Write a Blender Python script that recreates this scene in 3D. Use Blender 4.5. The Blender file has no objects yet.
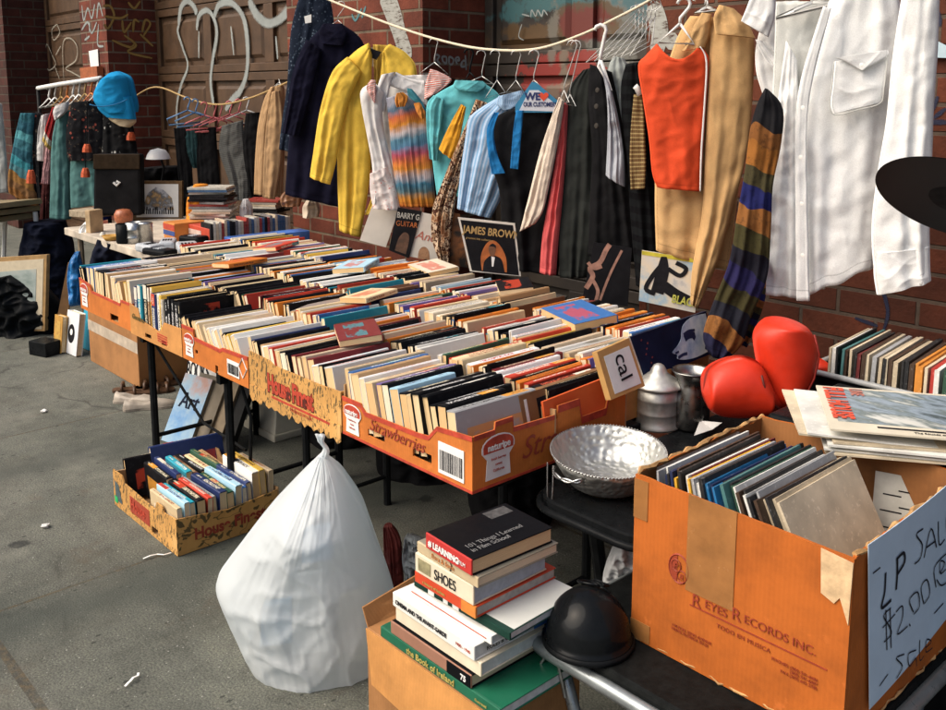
import bpy, bmesh, math, random
from mathutils import Vector, Matrix, noise as mnoise
R_ = math.radians
random.seed(7)
scn = bpy.context.scene
COL = scn.collection

# ------------------------------------------------------------------ camera model
F, PITCH, CAMH = 930.0, R_(9.0), 1.65
PY, PX = 90.0 + F*math.tan(PITCH), 473.0
YAW = math.atan2(853, 940)
FH = Vector((-math.cos(YAW), math.sin(YAW), 0))
RT = Vector((math.sin(YAW), math.cos(YAW), 0))
FWD = FH*math.cos(PITCH) + Vector((0, 0, -math.sin(PITCH)))
UP = FH*math.sin(PITCH) + Vector((0, 0, math.cos(PITCH)))
EYE = Vector((0, 0, CAMH))
def ray(px, py): return FWD + RT*((px-PX)/F) - UP*((py-PY)/F)
def at_h(px, py, z):
    r = ray(px, py); return EYE + r*((z-CAMH)/r.z)
def at_y(px, py, Y):
    r = ray(px, py); return EYE + r*(Y/r.y)
def at_x(px, py, X):
    r = ray(px, py); return EYE + r*(X/r.x)
def at_d(px, py, d):
    r = ray(px, py); return EYE + r*(d/r.dot(FH))
class Frame:
    """a vertical plane through a measured point, turned by a degrees from the wall line"""
    def __init__(s, px, py, a=38, Y=None, d=None):
        s.o = at_y(px, py, Y) if Y is not None else at_d(px, py, d)
        s.s = Vector((math.cos(R_(a)), math.sin(R_(a)), 0)); s.n = Vector((s.s.y, -s.s.x, 0))
    def p(s, px, py, off=0.0):
        r = ray(px, py); return EYE + r*((s.o-EYE).dot(s.n)/r.dot(s.n)) + s.n*off

# ------------------------------------------------------------------ objects and tags
WLOC = {}
def thing(name, label, cat, loc, group=None, kind=None):
    o = bpy.data.objects.new(name, None); COL.objects.link(o)
    o.empty_display_size = .05
    o.location = Vector(loc); WLOC[o] = Vector(loc)
    tag(o, label, cat, group, kind); return o
def tag(o, label=None, cat=None, group=None, kind=None):
    if label: o['label'] = label
    if cat: o['category'] = cat
    if group: o['group'] = group
    if kind: o['kind'] = kind
    return o
class MB:
    def __init__(s): s.v=[]; s.f=[]; s.mi=[]; s.uv=[]
    def face(s, idx, mi=0, uv=None):
        s.f.append(tuple(idx)); s.mi.append(mi); s.uv.append(uv)
    def hexa(s, c, mi=0, uvs=None):
        """8 corners: bottom 4 ccw then top 4"""
        b=len(s.v); s.v += [Vector(x) for x in c]
        fs=[(3,2,1,0),(4,5,6,7),(0,1,5,4),(1,2,6,5),(2,3,7,6),(3,0,4,7)]
        for k,f in enumerate(fs):
            m = mi[k] if isinstance(mi,(list,tuple)) else mi
            p=[s.v[b+i] for i in f]
            if uvs: uv=uvs[k]
            else:
                n=(p[1]-p[0]).cross(p[2]-p[0])
                if abs(n.z)>.7*n.length: uv=[(q.x,q.y) for q in p]
                elif abs(n.y)>abs(n.x): uv=[(q.x,q.z) for q in p]
                else: uv=[(q.y,q.z) for q in p]
            s.face([b+i for i in f], m, uv)
    def box(s, x0,x1,y0,y1,z0,z1, mi=0, M=None, uvs=None):
        c=[(x0,y0,z0),(x1,y0,z0),(x1,y1,z0),(x0,y1,z0),(x0,y0,z1),(x1,y0,z1),(x1,y1,z1),(x0,y1,z1)]
        if M is not None: c=[M@Vector(q) for q in c]
        s.hexa(c, mi, uvs)
    def prism(s, pts, off, mi=0):
        """polygon extruded by vector off; pts counter-clockwise seen from -off side"""
        b=len(s.v); n=len(pts); pts=[Vector(p) for p in pts]; off=Vector(off)
        s.v += pts + [p+off for p in pts]
        def uvp(q): return (q.x+q.y, q.z) if abs(off.z)<.5*off.length else (q.x,q.y)
        s.face(range(b,b+n), mi, [uvp(s.v[i]) for i in range(b,b+n)])
        r=list(range(b+2*n-1,b+n-1,-1)); s.face(r, mi, [uvp(s.v[i]) for i in r])
        for i in range(n):
            j=(i+1)%n; q=[b+j,b+i,b+n+i,b+n+j]
            s.face(q, mi, [uvp(s.v[k]) for k in q])
    def tube(s, path, r, n=6, mi=0, closed=False):
        path=[Vector(p) for p in path]; m=len(path); b=len(s.v)
        prev=None
        for i,p in enumerate(path):
            if closed: t=path[(i+1)%m]-path[i-1]
            else: t=path[min(i+1,m-1)]-path[max(i-1,0)]
            if t.length<1e-9: t=Vector((0,0,1))
            t.normalize()
            a = prev if prev is not None else (Vector((0,0,1)) if abs(t.z)<.9 else Vector((1,0,0)))
            a = a - t*a.dot(t)
            if a.length<1e-6: a=t.orthogonal()
            a.normalize(); prev=a; c=t.cross(a)
            rr = r[i] if isinstance(r,(list,tuple)) else r
            for k in range(n):
                g=2*math.pi*k/n; s.v.append(p+(a*math.cos(g)+c*math.sin(g))*rr)
        for i in range(m if closed else m-1):
            for k in range(n):
                i2=(i+1)%m
                s.face((b+i*n+k, b+i*n+(k+1)%n, b+i2*n+(k+1)%n, b+i2*n+k), mi)
        if not closed:
            s.face([b+k for k in reversed(range(n))], mi); s.face([b+(m-1)*n+k for k in range(n)], mi)
    def lathe(s, prof, c, n=40, mi=0, M=None, wob=None):
        b=len(s.v); c=Vector(c)
        for (r,z) in prof:
            for k in range(n):
                g=2*math.pi*k/n; rr=r+(wob(g,z) if wob else 0); q=Vector((rr*math.cos(g), rr*math.sin(g), z))
                s.v.append((M@q if M else q)+c)
        for i in range(len(prof)-1):
            for k in range(n):
                s.face((b+i*n+k, b+i*n+(k+1)%n, b+(i+1)*n+(k+1)%n, b+(i+1)*n+k), mi,
                       [(k/n,i/len(prof)),((k+1)/n,i/len(prof)),((k+1)/n,(i+1)/len(prof)),(k/n,(i+1)/len(prof))])
    def ribbon(s, pts, w, n, th=.0012, mi=0):
        """flat painted stroke: pts on a surface with normal n, width w, lifted th"""
        pts=[Vector(p) for p in pts]; b=len(s.v); m=len(pts)
        for i,p in enumerate(pts):
            t=(pts[min(i+1,m-1)]-pts[max(i-1,0)]).normalized(); c=n.cross(t).normalized()
            ww=(w[i] if isinstance(w,(list,tuple)) else w)*.5
            for q in (p-c*ww, p+c*ww): s.v.append(q+n*(th+i*.00005))
        for i in range(m-1): s.face((b+2*i,b+2*i+2,b+2*i+3,b+2*i+1), mi, [(i/m,0),((i+1)/m,0),((i+1)/m,1),(i/m,1)])
    def build(s, name, mats, parent=None, smooth=False, bevel=0, base=None, seg=2, sub=0):
        if not isinstance(mats,(list,tuple)): mats=[mats]
        lo=Vector((min(v.x for v in s.v),min(v.y for v in s.v),min(v.z for v in s.v)))
        hi=Vector((max(v.x for v in s.v),max(v.y for v in s.v),max(v.z for v in s.v)))
        o0=Vector(base) if base else Vector(((lo.x+hi.x)/2,(lo.y+hi.y)/2,lo.z))
        me=bpy.data.meshes.new(name)
        me.from_pydata([v-o0 for v in s.v],[],s.f); 
        for m in mats: me.materials.append(m)
        me.polygons.foreach_set('material_index', s.mi)
        uvl=me.uv_layers.new(name='UVMap'); k=0
        for f,u in zip(s.f,s.uv):
            for j in range(len(f)):
                uvl.data[k].uv = u[j] if u else (0,0); k+=1
        if smooth: me.polygons.foreach_set('use_smooth',[True]*len(s.f))
        me.update()
        o=bpy.data.objects.new(name, me); COL.objects.link(o)
        WLOC[o]=o0
        if parent is not None: o.parent=parent; o.location=o0-WLOC[parent]
        else: o.location=o0
        if bevel:
            b=o.modifiers.new('b','BEVEL'); b.width=bevel; b.segments=seg; b.limit_method='ANGLE'; b.angle_limit=R_(40)
        if sub:
            b=o.modifiers.new('s','SUBSURF'); b.levels=sub; b.render_levels=sub
        return o
def text(body, size, pos, right, up, mat, parent, name='lettering', align='LEFT', bold=0, sx=1, shear=0, sp=1):
    cu=bpy.data.curves.new(name,'FONT'); cu.body=body; cu.size=size; cu.align_x=align; cu.extrude=.0004; cu.offset=bold; cu.shear=shear; cu.space_character=sp
    cu.space_line=.95
    cu.materials.append(mat); tmp=bpy.data.objects.new('tmp_text',cu); me=bpy.data.meshes.new_from_object(tmp); me.name=name
    bpy.data.objects.remove(tmp); bpy.data.curves.remove(cu); o=bpy.data.objects.new(name,me); COL.objects.link(o)
    r=Vector(right).normalized(); u=Vector(up); u=(u-r*u.dot(r)).normalized(); n=r.cross(u)
    M=Matrix((r*sx,u,n)).transposed().to_4x4(); 
    o.parent=parent; M.translation=Vector(pos)+n*.0012-WLOC[parent]; o.matrix_local=M; WLOC[o]=Vector(pos)
    return o

# ------------------------------------------------------------------ materials
def nt(name):
    m=bpy.data.materials.new(name); m.use_nodes=True; t=m.node_tree
    return m,t,t.nodes['Principled BSDF']
def N(t,ty,**k):
    n=t.nodes.new(ty)
    for a,b in k.items():
        if a.startswith('i_'):
            key=a[2:].replace('_',' ')
            n.inputs[key if key in n.inputs else int(key)].default_value=b
        else: setattr(n,a,b)
    return n
def L(t,a,b): t.links.new(a,b)
def c4(c): return (c[0],c[1],c[2],1)
def mixc(t,fac,a,b,mode='MIX'):
    n=N(t,'ShaderNodeMix',data_type='RGBA',blend_type=mode)
    for s,v in ((0,fac),(6,a),(7,b)):
        if isinstance(v,(int,float)): n.inputs[s].default_value=v
        elif isinstance(v,(tuple,list)): n.inputs[s].default_value=c4(v)
        else: L(t,v,n.inputs[s])
    return n.outputs[2]
def ramp(t,fac,els,interp='LINEAR'):
    n=N(t,'ShaderNodeValToRGB'); n.color_ramp.interpolation=interp
    e=n.color_ramp.elements
    while len(e)<len(els): e.new(.5)
    for x,(p,c) in zip(e,els):
        x.position=p; x.color=c4(c) if isinstance(c,(tuple,list)) else (c,c,c,1)
    L(t,fac,n.inputs[0]); return n.outputs[0]
def math_(t,op,a,b=None,c=None):
    n=N(t,'ShaderNodeMath',operation=op)
    for i,v in enumerate((a,b,c)):
        if v is None: continue
        if isinstance(v,(int,float)): n.inputs[i].default_value=v
        else: L(t,v,n.inputs[i])
    return n.outputs[0]
def noise(t,scale,detail=4,vec=None,rough=.55):
    n=N(t,'ShaderNodeTexNoise'); n.inputs['Scale'].default_value=scale; n.inputs['Detail'].default_value=detail; n.inputs['Roughness'].default_value=rough
    if vec is None: vec=N(t,'ShaderNodeTexCoord').outputs['Object']
    L(t,vec,n.inputs['Vector']); return n.outputs['Fac']
def bump(t,b,h,strength,dist=.01):
    n=N(t,'ShaderNodeBump'); n.inputs['Strength'].default_value=strength; n.inputs['Distance'].default_value=dist
    L(t,h,n.inputs['Height']); L(t,n.outputs[0],b.inputs['Normal'])
CACHE={}
def plain(name,col,rough=.6,var=.25,sc=30,bmp=.15,metal=0,spec=.4,coat=0):
    k=(name,)
    if k in CACHE: return CACHE[k]
    m,t,b=nt(name)
    f=noise(t,sc,5)
    d=[max(0,x*(1-var)) for x in col]; l=[min(1,x*(1+var)) for x in col]
    L(t,ramp(t,f,[(.3,d),(.7,l)]),b.inputs['Base Color'])
    g=ramp(t,noise(t,sc*2.3,3),[(.3,max(0,rough-.1)),(.7,min(1,rough+.1))]); L(t,g,b.inputs['Roughness'])
    b.inputs['Metallic'].default_value=metal; b.inputs['Specular IOR Level'].default_value=spec if max(col)>.05 or spec>.45 else min(spec,.05)
    b.inputs['Coat Weight'].default_value=coat
    if bmp: bump(t,b,f,bmp,.004)
    CACHE[k]=m; return m
def cardboard(name,col,dark=.62,wear=.5,lines='z'):
    m,t,b=nt(name); tc=N(t,'ShaderNodeTexCoord').outputs['Object']
    f=noise(t,5,6,tc,.65); f2=noise(t,60,4,tc)
    c=ramp(t,f,[(.3,[x*dark for x in col]),(.55,col),(.75,[min(1,x*1.12) for x in col])])
    w=N(t,'ShaderNodeTexWave',bands_direction='X',wave_profile='SIN'); w.inputs['Scale'].default_value=45; w.inputs['Distortion'].default_value=.6
    mp=N(t,'ShaderNodeMapping'); mp.inputs['Rotation'].default_value=(0,0,R_(45)); L(t,tc,mp.inputs[0]); L(t,mp.outputs[0],w.inputs['Vector'])
    c=mixc(t,math_(t,'MULTIPLY',w.outputs['Fac'],.07),c,[x*.6 for x in col])
    sc=ramp(t,noise(t,14,8,tc,.75),[(.60,0.),(.68,1.)])
    c=mixc(t,math_(t,'MULTIPLY',sc,wear*.6),c,[min(1,x*1.45+.02) for x in col])
    sd=ramp(t,noise(t,3.1,5,tc,.6),[(.6,0.),(.75,1.)])
    c=mixc(t,math_(t,'MULTIPLY',sd,.4),c,[x*.45 for x in col])
    L(t,c,b.inputs['Base Color']); b.inputs['Roughness'].default_value=.75; b.inputs['Specular IOR Level'].default_value=.3
    h=math_(t,'ADD',f2,math_(t,'MULTIPLY',w.outputs['Fac'],.35)); bump(t,b,h,.25,.002)
    return m
def brick(name,c1,c2,mortar,w=.30,h=.1):
    m,t,b=nt(name); uv=N(t,'ShaderNodeTexCoord').outputs['UV']; ob=N(t,'ShaderNodeTexCoord').outputs['Object']
    n=N(t,'ShaderNodeTexBrick'); L(t,uv,n.inputs['Vector'])
    n.inputs['Color1'].default_value=c4(c1); n.inputs['Color2'].default_value=c4(c2); n.inputs['Mortar'].default_value=c4(mortar)
    n.inputs['Scale'].default_value=1; n.inputs['Brick Width'].default_value=w; n.inputs['Row Height'].default_value=h
    n.inputs['Mortar Size'].default_value=.009; n.inputs['Mortar Smooth'].default_value=.35; n.inputs['Bias'].default_value=-.1
    f=noise(t,7,8,ob,.7); f2=noise(t,70,5,ob)
    c=mixc(t,.75,n.outputs['Color'],ramp(t,f,[(.25,(.22,.2,.2)),(.55,(.85,.82,.8)),(.8,(1.4,1.25,1.15))]),'MULTIPLY')
    L(t,c,b.inputs['Base Color']); b.inputs['Roughness'].default_value=.85; b.inputs['Specular IOR Level'].default_value=.25
    hh=math_(t,'ADD',math_(t,'MULTIPLY',n.outputs['Fac'],-1.),math_(t,'MULTIPLY',f2,.4)); bump(t,b,hh,.8,.008)
    return m
def fabric(name,col,pat=None,cols=(),k=1.0,rough=.92,var=.12):
    m,t,b=nt(name); tc=N(t,'ShaderNodeTexCoord'); uv=tc.outputs['UV']; ob=tc.outputs['Object']
    sx=N(t,'ShaderNodeSeparateXYZ'); L(t,uv,sx.inputs[0]); U,V=sx.outputs[0],sx.outputs[1]
    base=ramp(t,noise(t,9,6,ob,.6),[(.3,[x*(1-var) for x in col]),(.7,[min(1,x*(1+var)) for x in col])])
    if pat=='bands':
        vv=math_(t,'ADD',math_(t,'ADD',V,math_(t,'MULTIPLY',U,0. if k<1.5 else .04)),math_(t,'MULTIPLY',math_(t,'SUBTRACT',noise(t,25 if k<1.5 else 9,3 if k<1.5 else 1,ob),.5),.10))
        els=[]; n=len(cols)
        for i,c in enumerate(cols): els.append((min(.999,i/n),c))
        r=ramp(t,vv,els,'LINEAR' if k<1.5 else 'CONSTANT'); base=mixc(t,.92,base,r)
        w=N(t,'ShaderNodeTexWave',bands_direction='X'); w.inputs['Scale'].default_value=7; w.inputs['Distortion'].default_value=2.; L(t,uv,w.inputs['Vector'])
        if k<1.5: base=mixc(t,math_(t,'MULTIPLY',w.outputs['Fac'],.35),base,(.25,.16,.12),'MULTIPLY')
        else:
            s=ramp(t,noise(t,55,5,ob,.7),[(.53,0.),(.6,1.)]); base=mixc(t,math_(t,'MULTIPLY',s,.35),base,(.01,.01,.012))
    elif pat=='stripe':
        w=N(t,'ShaderNodeTexWave',bands_direction='X'); w.inputs['Scale'].default_value=k; L(t,uv,w.inputs['Vector'])
        base=mixc(t,ramp(t,w.outputs['Fac'],[(.45,0.),(.6,1.)]),base,cols[0])
    elif pat=='vstripe':
        w=N(t,'ShaderNodeTexWave',bands_direction='Y'); w.inputs['Scale'].default_value=k; L(t,uv,w.inputs['Vector'])
        base=mixc(t,ramp(t,w.outputs['Fac'],[(.5,0.),(.58,1.)]),base,cols[0])
    elif pat=='blot':
        f=noise(t,k,3,ob,.6); e=[(.30,col)]
        for i,c in enumerate(cols): e.append((.42+.45*i/max(1,len(cols))*.55,c))
        base=ramp(t,f,e,'CONSTANT')
    elif pat=='plaid':
        w=N(t,'ShaderNodeTexWave',bands_direction='X'); w.inputs['Scale'].default_value=k; L(t,uv,w.inputs['Vector'])
        w2=N(t,'ShaderNodeTexWave',bands_direction='Y'); w2.inputs['Scale'].default_value=k*2.4; L(t,uv,w2.inputs['Vector'])
        base=mixc(t,ramp(t,w.outputs['Fac'],[(.6,0.),(.7,.7)]),base,cols[0]); base=mixc(t,ramp(t,w2.outputs['Fac'],[(.75,0.),(.85,.8)]),base,cols[-1])
    elif pat=='spots':
        v=N(t,'ShaderNodeTexVoronoi'); v.inputs['Scale'].default_value=k; L(t,ob,v.inputs['Vector'])
        s=ramp(t,v.outputs['Distance'],[(.22,1.),(.3,0.)]); sel=ramp(t,noise(t,k*.4,2,ob),[(.5,0.),(.55,1.)])
        base=mixc(t,math_(t,'MULTIPLY',s,sel),base,cols[0])
        if len(cols)>1:
            s2=ramp(t,noise(t,k*1.3,4,ob),[(.62,0.),(.66,1.)]); base=mixc(t,s2,base,cols[1])
    base=mixc(t,1.,base,ramp(t,noise(t,330,3,ob,.7),[(.36,(.92,.92,.92)),(.64,(1.06,1.06,1.06))]),'MULTIPLY')
    base=mixc(t,1.,base,ramp(t,noise(t,3.5,4,ob),[(.3,(.88,.88,.89)),(.7,(1.06,1.06,1.05))]),'MULTIPLY')
    def near(x,c,w): return math_(t,'LESS_THAN',math_(t,'ABSOLUTE',math_(t,'SUBTRACT',x,c)),w)
    st=math_(t,'MAXIMUM',near(V,.035,.0022),math_(t,'MAXIMUM',near(U,.035,.004),near(U,.965,.004)))
    dash=math_(t,'GREATER_THAN',math_(t,'FRACT',math_(t,'MULTIPLY',math_(t,'ADD',U,V),60.)),.3)
    st=math_(t,'MULTIPLY',st,dash); base=mixc(t,math_(t,'MULTIPLY',st,.35),base,(.03,.03,.03),'MULTIPLY')
    L(t,base,b.inputs['Base Color']); b.inputs['Roughness'].default_value=rough; b.inputs['Specular IOR Level'].default_value=.06
    b.inputs['Sheen Weight'].default_value=.0
    rn=N(t,'ShaderNodeTexNoise',noise_type='RIDGED_MULTIFRACTAL'); rn.inputs['Scale'].default_value=4.2; rn.inputs['Detail'].default_value=7; rn.inputs['Distortion'].default_value=.6; L(t,ob,rn.inputs['Vector'])
    h=math_(t,'ADD',math_(t,'ADD',math_(t,'MULTIPLY',noise(t,420,2,ob),.5),math_(t,'MULTIPLY',noise(t,40,5,ob,.6),.5)),math_(t,'ADD',math_(t,'MULTIPLY',rn.outputs['Fac'],1.0),math_(t,'MULTIPLY',st,-.5))); bump(t,b,h,.40,.005)
    return m
# --- books
PAL=[('cream',(.72,.57,.35),(.25,.06,.03)),('white',(.78,.77,.72),(.05,.05,.06)),('white',(.75,.76,.76),(.45,.06,.04)),('black',(.010,.010,.012),(.6,.55,.4)),
 ('black',(.012,.011,.013),(.55,.1,.05)),('black',(.008,.009,.011),(.6,.6,.6)),('orange',(.68,.20,.025),(.05,.02,.02)),('red',(.48,.045,.025),(.7,.62,.5)),
 ('teal',(.02,.27,.36),(.7,.7,.65)),('navy',(.02,.035,.12),(.65,.62,.5)),('blue',(.05,.16,.42),(.75,.75,.75)),('brown',(.16,.075,.04),(.6,.45,.25)),
 ('tan',(.48,.30,.15),(.08,.04,.03)),('maroon',(.16,.02,.025),(.6,.5,.35)),('pale blue',(.36,.58,.72),(.06,.06,.15)),('yellow',(.68,.45,.08),(.1,.03,.02)),
 ('purple',(.17,.12,.32),(.7,.65,.6)),('dark green',(.03,.10,.06),(.6,.5,.25)),('grey',(.33,.34,.35),(.05,.05,.05)),('cream',(.72,.65,.52),(.04,.08,.2)),
 ('beige',(.58,.47,.33),(.3,.08,.03)),('white',(.76,.75,.70),(.02,.2,.3))]
WTS=[9,6,6,10,7,9,7,5,4.5,3.5,3.5,4,4,2.5,5,3,1.5,1,1,8,5,5]
def bookmat(i):
    k=('bk',i)
    if k in CACHE: return CACHE[k]
    nm,col,ti=PAL[i]; m,t,b=nt('book_cover_'+nm.replace(' ','_'))
    uv=N(t,'ShaderNodeTexCoord').outputs['UV']; s=N(t,'ShaderNodeSeparateXYZ'); L(t,uv,s.inputs[0]); U,V=s.outputs[0],s.outputs[1]
    rnd=N(t,'ShaderNodeObjectInfo').outputs['Random']
    cmb=N(t,'ShaderNodeCombineXYZ'); L(t,math_(t,'MULTIPLY',U,34.),cmb.inputs[0]); L(t,math_(t,'MULTIPLY',V,2.4),cmb.inputs[1]); L(t,math_(t,'MULTIPLY',rnd,91.),cmb.inputs[2])
    tx=ramp(t,noise(t,1.6,2,cmb.outputs[0],.6),[(.47,0.),(.50,1.)])
    a=math_(t,'ADD',.05,math_(t,'MULTIPLY',rnd,.22))
    def win(x,lo,hi): return math_(t,'MULTIPLY',math_(t,'GREATER_THAN',x,lo),math_(t,'LESS_THAN',x,hi))
    band=win(U,a,math_(t,'ADD',a,.50)); band2=win(U,.74,.93)
    vm=win(V,.18,.82); vm2=win(V,.36,.64)
    mk=math_(t,'MULTIPLY',tx,math_(t,'ADD',math_(t,'MULTIPLY',band,vm),math_(t,'MULTIPLY',band2,vm2)))
    # a second colour block on some spines
    r2=math_(t,'FRACT',math_(t,'MULTIPLY',rnd,7.31)); r3=math_(t,'FRACT',math_(t,'MULTIPLY',rnd,23.7))
    blk=math_(t,'MULTIPLY',math_(t,'GREATER_THAN',r2,.62),win(U,math_(t,'ADD',.45,math_(t,'MULTIPLY',r3,.3)),math_(t,'ADD',.62,math_(t,'MULTIPLY',r3,.5))))
    hs=N(t,'ShaderNodeHueSaturation'); hs.inputs['Saturation'].default_value=1.; hs.inputs['Color'].default_value=c4(col)
    L(t,math_(t,'ADD',.78,math_(t,'MULTIPLY',r3,.4)),hs.inputs['Value'])
    wr=noise(t,40,5); base=mixc(t,ramp(t,wr,[(.55,0.),(.75,.25)]),hs.outputs[0],[min(1,x*1.5+.05) for x in col])
    bc=ramp(t,r2,[(.0,(.5,.06,.03)),(.70,(.65,.3,.05)),(.78,(.03,.25,.3)),(.86,(.05,.05,.06)),(.93,(.7,.66,.56))],'CONSTANT')
    base=mixc(t,blk,base,bc)
    sp=math_(t,'LESS_THAN',U,1.5)
    c=mixc(t,math_(t,'MULTIPLY',mk,sp),base,ti)
    # cover faces: picture-like blocks
    cmb2=N(t,'ShaderNodeCombineXYZ'); L(t,math_(t,'MULTIPLY',U,3.),cmb2.inputs[0]); L(t,math_(t,'MULTIPLY',V,3.),cmb2.inputs[1]); L(t,math_(t,'MULTIPLY',rnd,57.),cmb2.inputs[2])
    art=ramp(t,noise(t,1.1,4,cmb2.outputs[0]),[(.42,0.),(.5,.7)]); inn=math_(t,'MULTIPLY',win(U,2.12,2.88),win(V,.2,.7))
    c=mixc(t,math_(t,'MULTIPLY',math_(t,'MULTIPLY',art,inn),math_(t,'SUBTRACT',1.,sp)),c,bc)
    L(t,c,b.inputs['Base Color']); b.inputs['Roughness'].default_value=.42; b.inputs['Specular IOR Level'].default_value=.3 if max(col)>.05 else .06
    bump(t,b,wr,.08,.002); CACHE[k]=m; return m
def pagemat():
    if 'pg' in CACHE: return CACHE['pg']
    m,t,b=nt('book_pages'); ob=N(t,'ShaderNodeTexCoord'); rnd=N(t,'ShaderNodeObjectInfo').outputs['Random']
    s=N(t,'ShaderNodeSeparateXYZ'); L(t,ob.outputs['UV'],s.inputs[0])
    c1=ramp(t,rnd,[(0,(.66,.42,.19)),(.4,(.74,.55,.30)),(.7,(.77,.63,.41)),(1,(.78,.71,.56))])
    cm=N(t,'ShaderNodeCombineXYZ'); L(t,math_(t,'MULTIPLY',s.outputs[0],90.),cm.inputs[0]); L(t,s.outputs[1],cm.inputs[1]); L(t,rnd,cm.inputs[2])
    ln=noise(t,1.,3,cm.outputs[0])
    c=mixc(t,ramp(t,ln,[(.45,0.),(.75,.55)]),c1,(.40,.25,.12))
    L(t,c,b.inputs['Base Color']); b.inputs['Roughness'].default_value=.9; bump(t,b,ln,.4,.002)
    CACHE['pg']=m; return m
def book_geo(t_,l,h,M,cover,pages,hard=False):
    """spine on top. local: thickness x, length y, height z (spine at z=h); M places it"""
    b=.0028 if hard else .0012; ov=.003 if hard else .0
    e=[(2,0),(3,0),(3,1),(2,1)]
    def uvs(kind):
        d=[[(5,5)]*4]*6; d=list(d)
        if kind=='s': d[1]=[(0,0),(0,1),(1,1),(1,0)]; d[1]=[(0,0),(0,1),(1,1),(1,0)]
        if kind in 'lr': d[3]=e; d[5]=e
        return d
    cover.box(-t_/2,-t_/2+b,0,l,0,h-b,0,M,uvs('l')); cover.box(t_/2-b,t_/2,0,l,0,h-b,0,M,uvs('r'))
    # spine, slightly rounded: three strips
    r=min(.004,t_*.14)
    c=[(-t_/2,0,h-b-.001),(t_/2,0,h-b-.001),(t_/2,l,h-b-.001),(-t_/2,l,h-b-.001),(-t_/2+r,0,h+r*.5),(t_/2-r,0,h+r*.5),(t_/2-r,l,h+r*.5),(-t_/2+r,l,h+r*.5)]
    cover.hexa([M@Vector(q) for q in c],0,uvs('s'))
    pe=[(0,0),(t_/.03,0),(t_/.03,1),(0,1)]
    pages.box(-t_/2+b+.0003,t_/2-b-.0003,ov+.001,l-ov-.001,ov+.001,h-b-.0015,0,M,[[(0,0),(0,1),(1,1),(1,0)],[(0,0)]*4,pe,[(0,0)]*4,pe,[(0,0)]*4])
def make_book(t_,l,h,M,ci,label,group,hard=False,kind='book'):
    c,p=MB(),MB(); book_geo(t_,l,h,M,c,p,hard)
    o=c.build('book',bookmat(ci)); tag(o,label,kind,group)
    p.build('pages',pagemat(),o); return o
def pickcol(): return random.choices(range(len(PAL)),WTS)[0]
ORD=['','first','second','third','fourth','fifth','sixth','seventh','eighth','ninth','tenth','eleventh','twelfth','thirteenth','fourteenth','fifteenth','sixteenth','seventeenth','eighteenth','nineteenth','twentieth','twenty-first','twenty-second','twenty-third','twenty-fourth','twenty-fifth','twenty-sixth']

# ------------------------------------------------------------------ material instances
K_orange=cardboard('orange_cardboard',(.58,.175,.032),wear=.45)
K_orange2=cardboard('amber_cardboard',(.58,.27,.08),wear=.6)
K_brown=cardboard('brown_cardboard',(.36,.17,.062),wear=.6)
K_lp=cardboard('record_box_cardboard',(.46,.118,.016),dark=.60,wear=.7)
K_inner=cardboard('inner_cardboard',(.50,.30,.14),wear=.3)
RED=plain('red_print',(.42,.05,.025),.6,.3,40,.1)
DKRED=plain('dark_red_print',(.30,.045,.022),.6,.25,60,.1)
BLACKINK=plain('black_ink',(.015,.015,.018),.6,.2,60,0)
WHITEINK=plain('white_ink',(.75,.75,.73),.6,.1,60,0)
PAPER=plain('white_paper',(.74,.74,.72),.8,.06,25,.1)
BLUEPAPER=plain('sign_paper',(.50,.63,.76),.8,.06,9,.2)  # light blue-white paper, the bluish tint of its shade put into the colour
TAPE=plain('packing_tape',(.31,.135,.042),.2,.25,14,.5,spec=.6)
BLK=plain('black_metal',(.012,.013,.014),.4,.3,30,.1)
BLKP=plain('black_plastic',(.008,.009,.010),.32,.3,20,.05,spec=.2)
GLOSS=plain('gloss_black',(.006,.007,.008),.30,.25,12,.0,spec=.45,coat=.15)
VINYL=plain('black_vinyl',(.008,.009,.009),.45,.3,50,.25)
STEEL=plain('brushed_steel',(.40,.41,.41),.34,.25,40,.1,metal=1)
PEWTER=plain('pewter',(.27,.27,.26),.32,.35,22,.15,metal=1)
GREYM=plain('grey_metal',(.28,.31,.32),.35,.2,20,.05,metal=.6)
WHITEP=plain('white_plastic',(.72,.72,.70),.45,.08,20,.05)
ROPE=plain('cream_rope',(.68,.60,.45),.9,.25,200,.6)
CORD=plain('tan_cord',(.36,.24,.10),.9,.25,200,.6)
WIRE=plain('hanger_wire',(.55,.55,.53),.35,.2,30,.05,metal=.5)

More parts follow.
